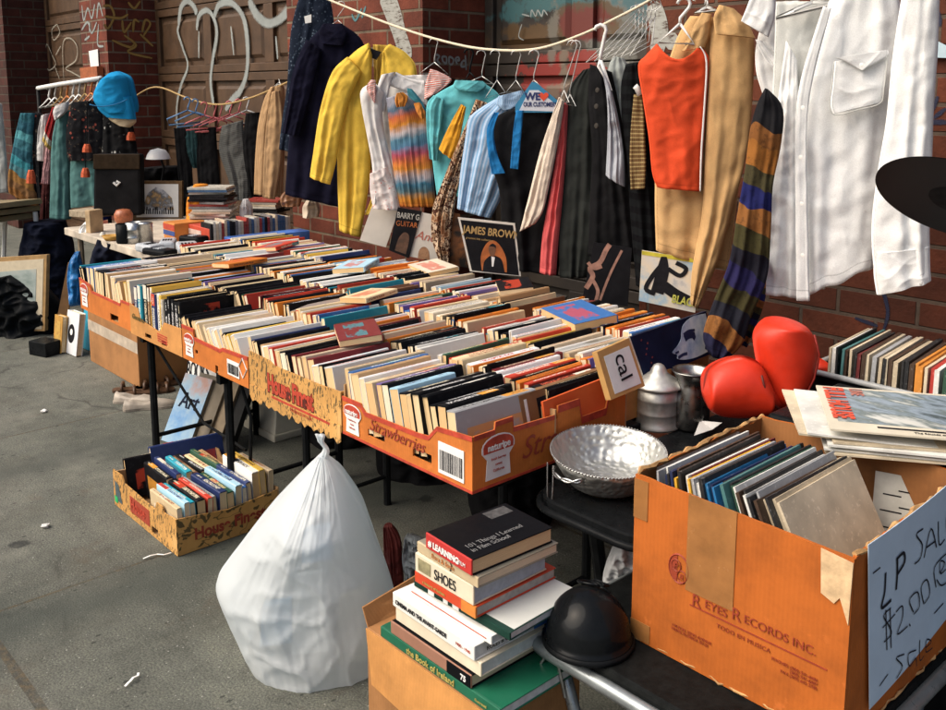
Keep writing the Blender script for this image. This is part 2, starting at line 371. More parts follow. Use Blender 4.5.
# ------------------------------------------------------------------ ground
def ground_mat():
    m,t,b=nt('sidewalk_concrete'); ob=N(t,'ShaderNodeTexCoord').outputs['Object']
    s=N(t,'ShaderNodeSeparateXYZ'); L(t,ob,s.inputs[0])
    f=noise(t,.9,8,ob,.62); f2=noise(t,9,9,ob,.7); f3=noise(t,160,4,ob,.6)
    c=ramp(t,f,[(.3,(.070,.075,.063)),(.5,(.112,.117,.100)),(.72,(.168,.168,.144))])
    c=mixc(t,.7,c,ramp(t,f2,[(.3,(.55,.55,.55)),(.5,(.95,.95,.95)),(.7,(1.2,1.18,1.12))]),'MULTIPLY')
    c=mixc(t,.6,c,ramp(t,f3,[(.36,(.38,.38,.38)),(.5,(1,1,1)),(.64,(1.75,1.7,1.6))]),'MULTIPLY')
    v=N(t,'ShaderNodeTexVoronoi'); v.inputs['Scale'].default_value=2.6; L(t,ob,v.inputs['Vector'])
    dd=math_(t,'ADD',v.outputs['Distance'],math_(t,'MULTIPLY',math_(t,'SUBTRACT',noise(t,30,4,ob),.5),.10))
    spot=ramp(t,dd,[(.075,1.),(.105,0.)])
    c=mixc(t,math_(t,'MULTIPLY',spot,.85),c,(.022,.024,.023))
    v2=N(t,'ShaderNodeTexVoronoi'); v2.inputs['Scale'].default_value=11; L(t,ob,v2.inputs['Vector'])
    sp2=ramp(t,v2.outputs['Distance'],[(.06,1.),(.11,0.)]); c=mixc(t,math_(t,'MULTIPLY',math_(t,'MULTIPLY',sp2,ramp(t,noise(t,2.3,3,ob),[(.48,0.),(.56,1.)])),.55),c,(.045,.045,.042))
    st=ramp(t,noise(t,1.7,7,ob,.7),[(.50,0.),(.68,1.)]); c=mixc(t,math_(t,'MULTIPLY',st,.5),c,(.07,.066,.05))
    lt_=ramp(t,noise(t,2.6,6,ob,.65),[(.56,0.),(.72,1.)]); c=mixc(t,math_(t,'MULTIPLY',lt_,.35),c,(.27,.26,.22))
    vc=N(t,'ShaderNodeTexVoronoi',feature='DISTANCE_TO_EDGE'); vc.inputs['Scale'].default_value=.55; wv=N(t,'ShaderNodeVectorMath',operation='ADD'); nzv=N(t,'ShaderNodeTexNoise'); nzv.inputs['Scale'].default_value=3.; nzv.inputs['Detail'].default_value=6; L(t,ob,nzv.inputs['Vector']); sv=N(t,'ShaderNodeVectorMath',operation='SCALE'); sv.inputs['Scale'].default_value=.35; L(t,nzv.outputs['Color'],sv.inputs[0]); L(t,ob,wv.inputs[0]); L(t,sv.outputs[0],wv.inputs[1]); L(t,wv.outputs[0],vc.inputs['Vector'])
    ck=math_(t,'MULTIPLY',ramp(t,vc.outputs['Distance'],[(.002,1.),(.006,0.)]),ramp(t,noise(t,1.1,3,ob),[(.5,0.),(.56,.7)])); c=mixc(t,ck,c,(.03,.03,.026))
    pv=N(t,'ShaderNodeTexVoronoi'); pv.inputs['Scale'].default_value=26; pm=N(t,'ShaderNodeMapping'); pm.inputs['Scale'].default_value=(1,.55,1); pm.inputs['Rotation'].default_value=(0,0,.6); L(t,ob,pm.inputs[0]); L(t,pm.outputs[0],pv.inputs['Vector'])
    pit=math_(t,'MULTIPLY',ramp(t,math_(t,'ADD',pv.outputs['Distance'],math_(t,'MULTIPLY',noise(t,120,3,ob),.14)),[(.17,1.),(.22,0.)]),ramp(t,noise(t,4.1,3,ob),[(.46,0.),(.54,1.)]))
    c=mixc(t,math_(t,'MULTIPLY',pit,.8),c,(.022,.024,.022))
    wt=ramp(t,noise(t,95,2,ob,.5),[(.69,0.),(.72,1.)]); c=mixc(t,math_(t,'MULTIPLY',wt,.6),c,(.42,.42,.38))
    rs=ramp(t,noise(t,3.3,6,ob,.7),[(.6,0.),(.72,1.)]); c=mixc(t,math_(t,'MULTIPLY',rs,.45),c,(.085,.055,.035))
    # trodden dark band beside a joint
    wob=math_(t,'MULTIPLY',math_(t,'SUBTRACT',noise(t,2.2,5,ob),.5),.5)
    x=math_(t,'ADD',s.outputs[0],wob)
    bnd=ramp(t,math_(t,'ABSOLUTE',math_(t,'ADD',x,2.93)),[(.05,1.),(.22,0.)])
    c=mixc(t,math_(t,'MULTIPLY',bnd,.65),c,(.05,.058,.05))
    bnd2=ramp(t,math_(t,'ABSOLUTE',math_(t,'ADD',x,4.2)),[(.03,1.),(.16,0.)]); c=mixc(t,math_(t,'MULTIPLY',bnd2,.5),c,(.06,.066,.058))
    j=None
    for X in (-3.06,-4.67,-6.28,-7.9,-1.4,.2):
        q=math_(t,'LESS_THAN',math_(t,'ABSOLUTE',math_(t,'ADD',s.outputs[0],-X)),.006); j=q if j is None else math_(t,'MAXIMUM',j,q)
    for Y,wd in ((.67,.014),(2.5,.008),(-1.2,.01)):
        q=math_(t,'LESS_THAN',math_(t,'ABSOLUTE',math_(t,'ADD',s.outputs[1],math_(t,'ADD',-Y,math_(t,'MULTIPLY',wob,.05)))),wd); j=math_(t,'MAXIMUM',j,q)
    jm=math_(t,'MULTIPLY',j,ramp(t,f2,[(.35,.35),(.6,.95)]))
    c=mixc(t,jm,c,ramp(t,noise(t,40,3,ob),[(.4,(.045,.042,.035)),(.65,(.10,.075,.04))]))
    L(t,c,b.inputs['Base Color']); b.inputs['Roughness'].default_value=.88; b.inputs['Specular IOR Level'].default_value=.3
    h=math_(t,'ADD',math_(t,'ADD',f3,math_(t,'MULTIPLY',f2,.6)),math_(t,'MULTIPLY',j,-1.5)); bump(t,b,h,.5,.006)
    return m
g=MB(); g.box(-45,35,-45,35,-.05,0); tag(g.build('sidewalk',ground_mat(),base=(0,0,0)),'grey stained concrete sidewalk','sidewalk',kind='structure')

# ------------------------------------------------------------------ back wall: brick piers and garage doors
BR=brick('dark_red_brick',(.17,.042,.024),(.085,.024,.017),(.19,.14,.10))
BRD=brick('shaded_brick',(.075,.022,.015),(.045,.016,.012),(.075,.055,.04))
YF,YB=3.4,3.88
TOP=3.6
def pier(x0,x1,label,y0=YF,mat=BR):
    m=MB(); m.box(x0,x1,y0,YB+.3,0,TOP); o=m.build('brick_pillar',mat); return tag(o,label,'pillar','brick pillars between the garage doors')
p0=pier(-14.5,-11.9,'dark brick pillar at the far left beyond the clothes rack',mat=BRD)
p1=pier(-9.44,-8.79,'narrow brick pillar with white and yellow graffiti behind the blue hat')
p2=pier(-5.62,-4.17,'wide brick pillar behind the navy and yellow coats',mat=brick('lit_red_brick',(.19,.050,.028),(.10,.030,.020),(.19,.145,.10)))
p3=pier(-2.60,2.2,'long red brick wall behind the white shirt and red gloves',mat=brick('shaded_red_brick',(.14,.040,.020),(.075,.024,.014),(.11,.08,.06)))  # brick colour lowered here to carry the shade on this wall
DOOR=plain('brown_door_paint',(.070,.037,.018),.55,.3,6,.2)
DOORD=plain('dark_door_paint',(.045,.032,.022),.6,.4,5,.2)
def spraymat(name,col):
    m,t,b=nt(name); tc=N(t,'ShaderNodeTexCoord'); sx=N(t,'ShaderNodeSeparateXYZ'); L(t,tc.outputs['UV'],sx.inputs[0])
    e=math_(t,'SUBTRACT',1.,math_(t,'ABSOLUTE',math_(t,'SUBTRACT',math_(t,'MULTIPLY',sx.outputs[1],2.),1.)))
    e=math_(t,'ADD',e,math_(t,'MULTIPLY',math_(t,'SUBTRACT',noise(t,38,5,tc.outputs['Object'],.7),.5),.55))
    L(t,ramp(t,e,[(.10,0.),(.5,.92)]),b.inputs['Alpha']); f=noise(t,9,5,tc.outputs['Object']); L(t,ramp(t,f,[(.3,[x*.7 for x in col]),(.7,col)]),b.inputs['Base Color']); b.inputs['Roughness'].default_value=.75; return m
def garage(x0,x1,label,mat,cols,rows=6,hrow=.6):
    r=thing('garage_door',label,'garage door',((x0+x1)/2,YB,0),'panelled garage doors')
    s=MB(); s.box(x0,x1,YB+.02,YB+.1,0,TOP); s.build('door_leaf',mat,r)
    w=(x1-x0)/cols
    for i in range(rows):
        m=MB(); z0=i*hrow
        m.box(x0,x1,YB-.012,YB+.02,z0+.004,z0+.07); m.box(x0,x1,YB-.012,YB+.02,z0+hrow-.07,z0+hrow-.004)
        for k in range(cols+1):
            xa=max(x0,x0+k*w-.07); xb=min(x1,x0+k*w+.07); m.box(xa,xb,YB-.012,YB+.02,z0+.07,z0+hrow-.07)
        for k in range(cols):
            xa=x0+k*w+.11; xb=x0+(k+1)*w-.11; m.hexa([(xa,YB+.02,z0+.11),(xb,YB+.02,z0+.11),(xb,YB+.02,z0+hrow-.11),(xa,YB+.02,z0+hrow-.11),(xa+.03,YB,z0+.14),(xb-.03,YB,z0+.14),(xb-.03,YB,z0+hrow-.14),(xa+.03,YB,z0+hrow-.14)])
        m.build('door_section',mat,r,bevel=.004)
    return r
d1=garage(-11.89,-9.45,'brown panelled garage door with thin white graffiti left of the graffiti pillar',DOOR,2)
d2=garage(-8.78,-5.63,'brown panelled garage door with big white curling graffiti',DOOR,3)
def mural():
    m,t,b=nt('painted_mural'); pos=N(t,'ShaderNodeNewGeometry').outputs['Position']; s=N(t,'ShaderNodeSeparateXYZ'); L(t,pos,s.inputs[0])
    wob=math_(t,'SUBTRACT',noise(t,4.5,6,pos,.7),.5); wob2=math_(t,'SUBTRACT',noise(t,9,5,pos,.65),.5)
    c=ramp(t,noise(t,2.2,6,pos,.65),[(.3,(.012,.010,.009)),(.5,(.030,.022,.016)),(.7,(.06,.045,.03))])
    def patch(c,px,py,rx,rz,col,soft=.3):
        q=at_y(px,py,YB-.01); dx=math_(t,'DIVIDE',math_(t,'SUBTRACT',s.outputs[0],q.x),rx); dz=math_(t,'DIVIDE',math_(t,'SUBTRACT',s.outputs[2],q.z),rz)
        d=math_(t,'SQRT',math_(t,'ADD',math_(t,'MULTIPLY',dx,dx),math_(t,'MULTIPLY',dz,dz)))
        d=math_(t,'ADD',d,math_(t,'ADD',math_(t,'MULTIPLY',wob,1.9),math_(t,'MULTIPLY',wob2,1.1)))
        return mixc(t,ramp(t,d,[(1-soft,.9),(1.,0.)]),c,col)
    c=patch(c,545,2,.42,.10,(0.0330,0.1100,0.1210)); c=patch(c,618,8,.30,.16,(0.0495,0.1210,0.1375)); c=patch(c,612,32,.20,.22,(0.1430,0.1430,0.1265))
    c=patch(c,560,30,.55,.055,(0.0880,0.0468,0.0138)); c=patch(c,535,42,.35,.05,(0.0935,0.0495,0.0165)); c=patch(c,580,12,.35,.06,(0.0770,0.0440,0.0165))
    c=patch(c,577,24,.22,.10,(0.1210,0.0138,0.0099)); c=patch(c,548,76,.22,.15,(0.2200,0.0165,0.0110),.12); c=patch(c,576,78,.20,.14,(0.2310,0.0193,0.0121),.12)
    c=patch(c,564,80,.05,.20,(0.1430,0.1210,0.0880)); c=patch(c,552,30,.06,.2,(0.1320,0.1210,0.0990)); c=patch(c,551,92,.09,.06,(0.1210,0.0935,0.0660))
    L(t,c,b.inputs['Base Color']); b.inputs['Roughness'].default_value=.6; bump(t,b,noise(t,30,4,pos),.15,.003); return m
d3=garage(-4.16,-2.61,'dark garage door painted with a red and teal mural',mural(),2)
def smooth(pts,n=6):
    out=[]; P=[Vector((a,b,0)) for a,b in pts]
    for i in range(len(P)-1):
        a,b,c,d=P[max(i-1,0)],P[i],P[i+1],P[min(i+2,len(P)-1)]
        for k in range(n):
            u=k/n; out.append(.5*((2*b)+(c-a)*u+(2*a-5*b+4*c-d)*u*u+(3*b-a-3*c+d)*u**3))
    out.append(P[-1]); return [(p.x,p.y) for p in out]
def spray(strokes,Y,mat,parent,name='graffiti',X=None,w=.03):
    m=MB()
    for s in strokes:
        ww=w
        if isinstance(s,tuple): ww,s=s
        pts=smooth(s)
        W=[at_y(a,b,Y) if X is None else at_x(a,b,X) for a,b in pts]
        m.ribbon(W,[ww*.66*(1+.10*math.sin(i*.35+len(pts)))*(.6+.4*min(1,min(i,len(W)-1-i)/2)) for i in range(len(W))],Vector((0,-1,0)) if X is None else Vector((1,0,0)),.002+.0005*(strokes.index(s) if s in strokes else 0)%.003)
    return m.build(name,mat,parent)
def streaky(name):
    m,t,b=nt(name); ob=N(t,'ShaderNodeTexCoord').outputs['Object']; mp=N(t,'ShaderNodeMapping'); mp.inputs['Scale'].default_value=(2.5,1,9); L(t,ob,mp.inputs[0])
    f=noise(t,6,6,mp.outputs[0],.7); L(t,ramp(t,f,[(.38,(.06,.03,.022)),(.47,(.30,.30,.27)),(.7,(.40,.40,.37))]),b.inputs['Base Color']); b.inputs['Roughness'].default_value=.8; return m
SPW=spraymat('white_spray',(.30,.33,.32)); SPC=spraymat('cream_spray',(.33,.30,.24))
SPY=spraymat('ochre_spray',(.40,.24,.06)); SPR=spraymat('red_spray',(.42,.035,.025))
SPT=spraymat('teal_spray',(.08,.22,.24)); SPB=spraymat('brown_spray',(.16,.09,.035)); SPG=streaky('grey_spray'); SPN=spraymat('navy_spray',(.012,.016,.05))
YD=YB-.014
spray([(.12,[(179,25),(181,8),(187,1),(194,6),(197,14)]),(.07,[(179,25),(178,32),(183,48),(188,66),(181,86),(177,108),(178,140)]),
 (.10,[(197,30),(199,16),(207,10),(214,18),(217,34),(213,60),(211,82),(214,105)]),(.12,[(214,18),(219,5),(229,2),(238,8),(245,22),(248,48),(247,72),(241,90),(232,100),(226,110)]),
 (.05,[(199,31),(199,58)]),(.05,[(231,26),(234,55)]),(.05,[(276,36),(278,59)]),(.16,[(249,0),(257,15),(268,23),(280,19),(290,8),(297,1)])],YD,SPW,d2)
spray([[(57,24),(52,30),(54,40),(60,32),(57,24)],[(40,50),(44,80)],[(43,46),(46,78)],[(52,54),(47,44),(46,60),(49,70),(56,64),(52,54)],[(56,55),(61,46)],[(55,66),(60,79)],[(64,80),(63,44),(70,38),(77,46),(76,60),(66,68),(72,72),(83,78)]],YD,SPC,d1,w=.035)
spray([[(82,5),(84,20),(88,8),(92,18),(95,4)],[(97,18),(99,3),(103,16)],[(82,30),(88,22),(92,33),(97,22)],[(85,40),(90,36)],[(99,24),(98,44),(104,46)],[(90,22),(90,32)]],YF,SPW,p1,w=.05)
spray([[(103,6),(110,6),(114,16),(108,28),(104,24)],[(104,16),(120,18),(128,14)],[(128,2),(134,8),(140,1)],[(122,20),(124,32),(131,22)],[(133,32),(134,20),(139,22)],[(142,32),(145,20),(150,24),(143,36)],[(112,40),(130,47),(135,42)],[(124,35),(136,45),(128,52),(152,58)],[(140,34),(153,46)]],None,SPY,p1,X=-8.79,w=.05)
spray([(.03,[(435,64),(435,55),(439,56),(437,60),(440,64)]),(.03,[(443,62),(442,57),(446,57),(446,63),(443,62)]),(.03,[(449,64),(449,57),(453,59),(452,64),(449,64)]),(.03,[(456,60),(459,60),(458,57),(455,59),(457,64)]),(.03,[(462,61),(461,66),(465,66),(465,61),(462,61)]),(.03,[(465,55),(466,70)])],None,SPW,p2,X=-4.17)
spray([(.20,[(384,-10),(393,12),(400,34),(408,60)])],YF,SPG,p2)
spray([(.035,[(352,14),(356,20),(362,8)]),(.035,[(362,18),(366,6)])],YF,SPT,p2)
# thin tag over the mural on the dark door
spray([(.018,[(522,14),(530,16)]),(.018,[(531,17),(532,10),(536,16),(538,10),(542,16),(544,10),(548,15)]),(.015,[(522,24),(519,36),(524,40)])],YD-.009,SPW,d3,'mural_patch')
spray([(.035,[(905,-5),(936,4)]),(.04,[(937,10),(940,26)]),(.035,[(928,122),(950,122)]),(.03,[(932,112),(938,96)]),(.03,[(934,118),(946,108)]),(.03,[(880,280),(888,310),(884,330)]),(.03,[(855,318),(878,326)]),(.025,[(885,300),(882,285)])],YF,SPN,p3)
spray([(.13,[(652,4),(660,30),(656,55)]),(.1,[(668,36),(676,46)])],YF,SPG,p3)
# notice stuck on the narrow pillar, and orange box below it
m=MB(); q=[at_y(89,51,YF-.01),at_y(98,49,YF-.01),at_y(99,66,YF-.01),at_y(91,67,YF-.01)][::-1]; m.prism(q,(0,-.004,0)); nn=tag(m.build('notice',PAPER),'small white notice stuck on the graffiti pillar','notice')
m=MB(); q=[at_y(86,68,YF-.01),at_y(103,66,YF-.01),at_y(104,78,YF-.01),at_y(87,79,YF-.01)][::-1]; m.prism(q,(0,-.06,0)); tag(m.build('alarm_box',plain('rust_orange',(.32,.09,.03),.6,.3,20,.2)),'rusty orange metal box under the notice on the pillar','box',)
# pale sign strip at the right edge of the wall
m=MB(); q=[at_y(926,35,YF-.02),at_y(952,48,YF-.02),at_y(952,58,YF-.02),at_y(926,57,YF-.02)][::-1]; m.prism(q,(0,-.006,0)); tag(m.build('wall_sign',plain('pale_blue_sign',(.42,.55,.62),.6,.1,12,.1)),'pale blue sign scrap on the brick behind the shirt sleeve','sign')

# ------------------------------------------------------------------ tables
T=.65
def table(x0,x1,y0,y1,h,label,mat,leg,lx,ly,lr=.014,splay=0,cat='table',th=.03,top='tabletop'):
    r=thing('folding_table',label,cat,((x0+x1)/2,(y0+y1)/2,0))
    m=MB(); m.box(x0,x1,y0,y1,h-th,h); m.build(top,mat,r,bevel=.006)
    for i,x in enumerate(lx):
        for k,y in enumerate(ly):
            m=MB(); sx=splay*(-1 if i==0 else 1); m.tube([(x,y,h-th),(x+sx*.3,y,h*.4),(x+sx,y,0)],lr,8); m.build('leg',leg,r)
    for x in (lx[0],lx[-1]):
        m=MB(); m.tube([(x,ly[0],.12),(x,ly[-1],.12)],lr*.6,6); m.build('cross_bar',leg,r)
    return r
tb=table(-4.30,-3.02,1.56,2.2,T,'black legged folding table at the left under the book boxes',BLK,BLK,(-3.90,-3.19),(1.62,2.12),.017)
m=MB(); m.tube([(-3.88,1.63,.55),(-3.5,1.66,.28),(-3.18,1.68,.25)],.006,6); m.tube([(-3.21,1.66,.6),(-3.13,1.68,.4),(-3.15,1.68,.2)],.007,6); m.build('brace',BLK,tb)
m=MB(); m.box(-3.915,-3.885,1.58,1.65,.56,.62); m.box(-3.205,-3.175,1.58,1.65,.54,.62); m.build('hinge',BLKP,tb)
table(-3.0,-1.66,1.56,2.2,T,'black folding table under the leaf-print and bowl-side boxes',BLK,BLK,(-2.85,-1.8),(1.75,2.12),.015)
table(-4.75,-1.72,2.23,2.85,T,'long rear folding table under the back rows of books',BLK,BLK,(-4.6,-1.85),(2.35,2.75),.015)
WOODW=plain('worn_white_wood',(.48,.42,.34),.7,.35,8,.3)
ft=table(-6.55,-4.45,2.16,3.12,.72,'worn white wooden table at the far left covered in trinkets',WOODW,plain('raw_wood_legs',(.26,.20,.13),.75,.3,12,.3),(-6.42,-4.62),(2.22,3.05),.02,th=.05)
# black stool-height table that carries bowl, kettle and gloves
st=thing('black_table','black round-cornered folding table under the bowl and gloves','table',(-1.4,2.3,0))
def rrect(x0,x1,y0,y1,r,n=5):
    o=[]
    for cx,cy,a0 in ((x1-r,y0+r,-90),(x1-r,y1-r,0),(x0+r,y1-r,90),(x0+r,y0+r,180)):
        for k in range(n+1):
            g=R_(a0+90*k/n); o.append((cx+r*math.cos(g),cy+r*math.sin(g)))
    return o
m=MB(); m.prism([(x,y,.595) for x,y in rrect(-1.6,-1.20,1.64,2.95,.1)],(0,0,.025)); m.build('tabletop',BLKP,st,bevel=.005)
m=MB(); p=rrect(-1.605,-1.195,1.635,2.955,.1); m.tube([(x,y,.592) for x,y in p],.011,6,closed=True); m.build('rim',BLKP,st,smooth=True)
for x,y,x2,y2 in ((-1.5,1.78,-1.5,1.9),(-1.27,1.85,-1.27,1.95),(-1.5,2.8,-1.5,2.75),(-1.27,2.8,-1.27,2.75)):
    m=MB(); m.tube([(x,y,.59),(x2,y2,0)],.019,8); m.build('leg',BLK,st)
m=MB(); m.tube([(-1.5,1.80,.57),(-1.38,1.84,.40),(-1.5,1.9,.3)],.006,6); m.build('brace',BLK,st)

# ------------------------------------------------------------------ cardboard trays
def tray(x0,x1,y0,y1,z0,front,side,mat,name,label,cat='box',group=None,holes=(),stripe=None,inner=None,th=.005,shape=None):
    """front / side: lists of (fraction, height); holes on the front: (f0,f1,z0,z1)"""
    r=thing(name,label,cat,((x0+x1)/2,(y0+y1)/2,z0),group)
    def wall(prof,P,n,hol=()):
        m=MB(); cuts=sorted(set([f for f,_ in prof]+[f for h in hol for f in h[:2]]))
        def H(f):
            for (a,ha),(b,hb) in zip(prof,prof[1:]):
                if a<=f<=b: return ha+(hb-ha)*(f-a)/max(1e-6,b-a)
            return prof[-1][1]
        for a,b in zip(cuts,cuts[1:]):
            if b-a<1e-5: continue
            mid=(a+b)/2; hl=[h for h in hol if h[0]<=mid<=h[1]]
            ha,hb=H(a+1e-5),H(b-1e-5)
            segs=[(0,0,ha,hb)] if not hl else [(0,0,hl[0][2],hl[0][2]),(hl[0][3],hl[0][3],ha,hb)]
            for (la,lb,ua,ub) in segs:
                A,B=P(a),P(b); nn=Vector(n)*th; Z=Vector((0,0,1))
                c=[A+Z*la,B+Z*lb,B+Z*lb+nn,A+Z*la+nn,A+Z*ua,B+Z*ub,B+Z*ub+nn,A+Z*ua+nn]
                m.hexa(c)
        return m
    def px_(f): return Vector((x0+(x1-x0)*f,y0,z0))
    def pb_(f): return Vector((x0+(x1-x0)*f,y1-th,z0))
    def pr_(f): return Vector((x1-th,y0+th+.001+(y1-y0-2*th-.002)*f,z0))
    def pl_(f): return Vector((x0,y0+th+.001+(y1-y0-2*th-.002)*f,z0))
    wall(front,px_,(0,1,0),holes).build('front_panel',mat,r)
    wall(front,pb_,(0,1,0)).build('back_panel',inner or mat,r)
    wall(side,pr_,(1,0,0)).build('side_panel',mat,r); wall(side,pl_,(1,0,0)).build('side_panel',inner or mat,r)
    m=MB(); m.box(x0+th+.001,x1-th-.001,y0+th+.001,y1-th-.001,z0,z0+.006); m.build('bottom',inner or mat,r)
    if stripe:
        m=MB()
        for (a,ha),(b,hb) in zip(front,front[1:]):
            if b-a<1e-5: continue
            A,B=px_(a),px_(b); o=Vector((0,-.0012,0)); Z=Vector((0,0,1)); w=stripe[1]
            m.hexa([A+o+Z*(ha-w),B+o+Z*(hb-w),B+Z*(hb-w)-o*.2,A+Z*(ha-w)-o*.2,A+o+Z*(ha+.001),B+o+Z*(hb+.001),B+Z*(hb+.001)-o*.2,A+Z*(ha+.001)-o*.2])
        for (a,ha),(b,hb) in zip(side,side[1:]):
            if b-a<1e-5: continue
            A,B=pr_(a),pr_(b); o=Vector((th+.0012,0,0)); i=Vector((th-.0003,0,0)); Z=Vector((0,0,1)); w=stripe[1]
            m.hexa([A+i+Z*(ha-w),A+o+Z*(ha-w),B+o+Z*(hb-w),B+i+Z*(hb-w),A+i+Z*(ha+.001),A+o+Z*(ha+.001),B+o+Z*(hb+.001),B+i+Z*(hb+.001)])
        if len(stripe)>2:
            m.box(x0,x1,y0-.0012,y0,z0+.001,z0+stripe[2]); m.box(x1,x1+.0012,y0,y1,z0+.001,z0+stripe[2])
        m.build('printed_stripe',stripe[0],r)
    return r
XR,YR,ZU=Vector((1,0,0)),Vector((0,1,0)),Vector((0,0,1))
def sticker(p,w,h,right,parent,word,mat=PAPER):
    """arched fruit label: white shield, red banner"""
    p=Vector(p); n=right.cross(ZU); m=MB()
    def P(u,v): return p+right*(u*w)+ZU*(v*h)
    out=[(.12,0),(.88,0),(.84,.45),(1.0,.62),(1,.72)]+[(1-.5*(1-math.cos(k*math.pi/8)),.72+.25*math.sin(k*math.pi/8)) for k in range(1,8)]+[(0,.72),(0,.62),(.16,.45)]
    m.prism([P(u,v) for u,v in out],n*.0015); parent=m.build('label',mat,parent)
    m=MB(); ban=[(.05,.60),(.95,.60),(.96,.74)]+[(.96-.46*(1-math.cos(k*math.pi/8)),.74+.20*math.sin(k*math.pi/8)) for k in range(1,8)]+[(.04,.74)]
    b=[P(u,v)+n*.0015 for u,v in ban]; m.prism(b,n*.0012); o=m.build('label_banner',RED,parent)
    text(word,h*.22,P(.5,.65)+n*.0035,right,ZU,WHITEINK,parent,align='CENTER',bold=.0006,sx=.9)
    for k in range(3): text(('fresh berries','sweet','California')[k],h*.085,P(.5,.42-.13*k)+n*.002,right,ZU,RED,parent,align='CENTER')
def barcode(p,w,h,right,parent):
    p=Vector(p); n=right.cross(ZU); m=MB(); m.prism([p,p+right*w,p+right*w+ZU*h,p+ZU*h],n*.0012); parent=m.build('barcode_label',PAPER,parent)
    m=MB(); x=.06; rr=random.Random(4)
    while x<.93:
        d=rr.choice((.012,.02,.03)); q=p+right*(w*x)+n*.0012; m.prism([q+ZU*h*.12,q+right*(w*d)+ZU*h*.12,q+right*(w*d)+ZU*h*.75,q+ZU*h*.75],n*.0006); x+=d+rr.choice((.012,.02,.028))
    m.build('barcode',BLACKINK,parent)
def leafprint():
    m,t,b=nt('leaf_printed_cardboard'); ob=N(t,'ShaderNodeTexCoord').outputs['Object']; f=noise(t,6,6,ob,.6)
    c=ramp(t,f,[(.3,(.40,.20,.05)),(.6,(.60,.32,.09)),(.8,(.66,.40,.15))])
    mp=N(t,'ShaderNodeMapping'); mp.inputs['Rotation'].default_value=(.5,.7,.3); mp.inputs['Scale'].default_value=(2.4,.55,1.0); L(t,ob,mp.inputs[0])
    v=N(t,'ShaderNodeTexVoronoi'); v.inputs['Scale'].default_value=30; dst=N(t,'ShaderNodeVectorMath',operation='ADD'); L(t,mp.outputs[0],dst.inputs[0]); nz=N(t,'ShaderNodeTexNoise'); nz.inputs['Scale'].default_value=14; L(t,ob,nz.inputs['Vector']); sc_=N(t,'ShaderNodeVectorMath',operation='SCALE'); sc_.inputs['Scale'].default_value=.10; L(t,nz.outputs['Color'],sc_.inputs[0]); L(t,sc_.outputs[0],dst.inputs[1]); L(t,dst.outputs[0],v.inputs['Vector'])
    s=ramp(t,math_(t,'ADD',v.outputs['Distance'],math_(t,'MULTIPLY',noise(t,110,4,ob),.35)),[(.47,1.),(.50,0.)])
    n2=ramp(t,noise(t,17,2,mp.outputs[0]),[(.485,0.),(.497,1.),(.503,1.),(.515,0.)])
    c=mixc(t,math_(t,'MULTIPLY',math_(t,'MAXIMUM',s,n2),.85),c,(.035,.032,.012))
    L(t,c,b.inputs['Base Color']); b.inputs['Roughness'].default_value=.75; bump(t,b,noise(t,60,4,ob),.25,.002); return m
K_leaf=leafprint()
GB='banana-style cardboard boxes of books'
Y0=1.475; D=.305
hi,lo=.15,.115
fr=[(0,.115),(.16,.115),(.2,.095),(.62,.10),(.70,.105),(.76,.14),(1,.15)]
b1=tray(-2.195,-1.628,Y0,Y0+D,T,fr,[(0,.15),(.24,.15),(.25,.17),(.46,.17),(.47,.14),(1,.135)],K_orange,'cardboard_box','orange cardboard box with white fruit label beside the metal bowl','box',GB,holes=[(.22,.36,.03,.05),(.58,.72,.03,.055)],stripe=(RED,.012,.008),inner=K_inner)
sticker((-1.6268,Y0+.03,T+.022),.115,.12,YR,b1,'naturipe'); sticker((-2.185,Y0-.0014,T+.015),.085,.09,XR,b1,'naturipe')
barcode((-1.757,Y0-.0014,T+.02),.10,.085,XR,b1)
text('Strawberries',.05,(-2.06,Y0-.001,T+.052),XR,ZU,DKRED,b1,shear=.35,sx=.95)
text('Straw',.085,(-1.6268,Y0+.17,T+.045),YR,ZU,DKRED,b1,shear=.35)
b2=tray(-2.748,-2.203,Y0,Y0+D,T,[(0,.135),(.25,.13),(.3,.12),(.8,.12),(1,.125)],[(0,.125),(1,.125)],K_leaf,'cardboard_box','leaf-printed cardboard box with red gothic lettering on the table front','box',GB,inner=K_inner)
m=MB(); rr=random.Random(3); xs=-2.748; pts=[]
n=30
for i in range(n+1): pts.append((-2.746+.541*i/n,T-.012-.018*abs(math.sin(i*1.9))-.012*rr.random()))
poly=[Vector((-2.205,Y0-.003,T+.02)),Vector((-2.746,Y0-.003,T+.02))]+[Vector((x,Y0-.003,z)) for x,z in pts]
m.prism(poly,(0,.0028,0)); m.build('torn_edge',K_leaf,b2)
m=MB(); m.box(-2.60,-2.26,Y0-.0032,Y0-.0015,T+.008,T+.016); m.build('red_rule',RED,b2)
text('House Finest',.085,(-2.625,Y0-.001,T+.028),XR,ZU,RED,b2,bold=.0030,sx=.68,sp=.9); text('House Finest',.085,(-2.628,Y0-.0004,T+.026),XR,ZU,plain('deep_maroon_print',(.09,.015,.01),.6),b2,bold=.0050,sx=.68,sp=.9)
text('PRODUCE OF U.S.A.',.014,(-2.48,Y0-.0045,T-.004),XR,ZU,RED,b2)
b3=tray(-3.255,-2.756,Y0,Y0+D,T,[(0,.13),(.19,.13),(.2,.10),(.60,.095),(.64,.105),(1,.11)],[(0,.11),(1,.12)],K_orange,'cardboard_box','orange cardboard box with barcode above the leaning art books','box',GB,holes=[(.21,.25,.04,.055),(.52,.56,.0,.03)],stripe=(RED,.012),inner=K_inner)
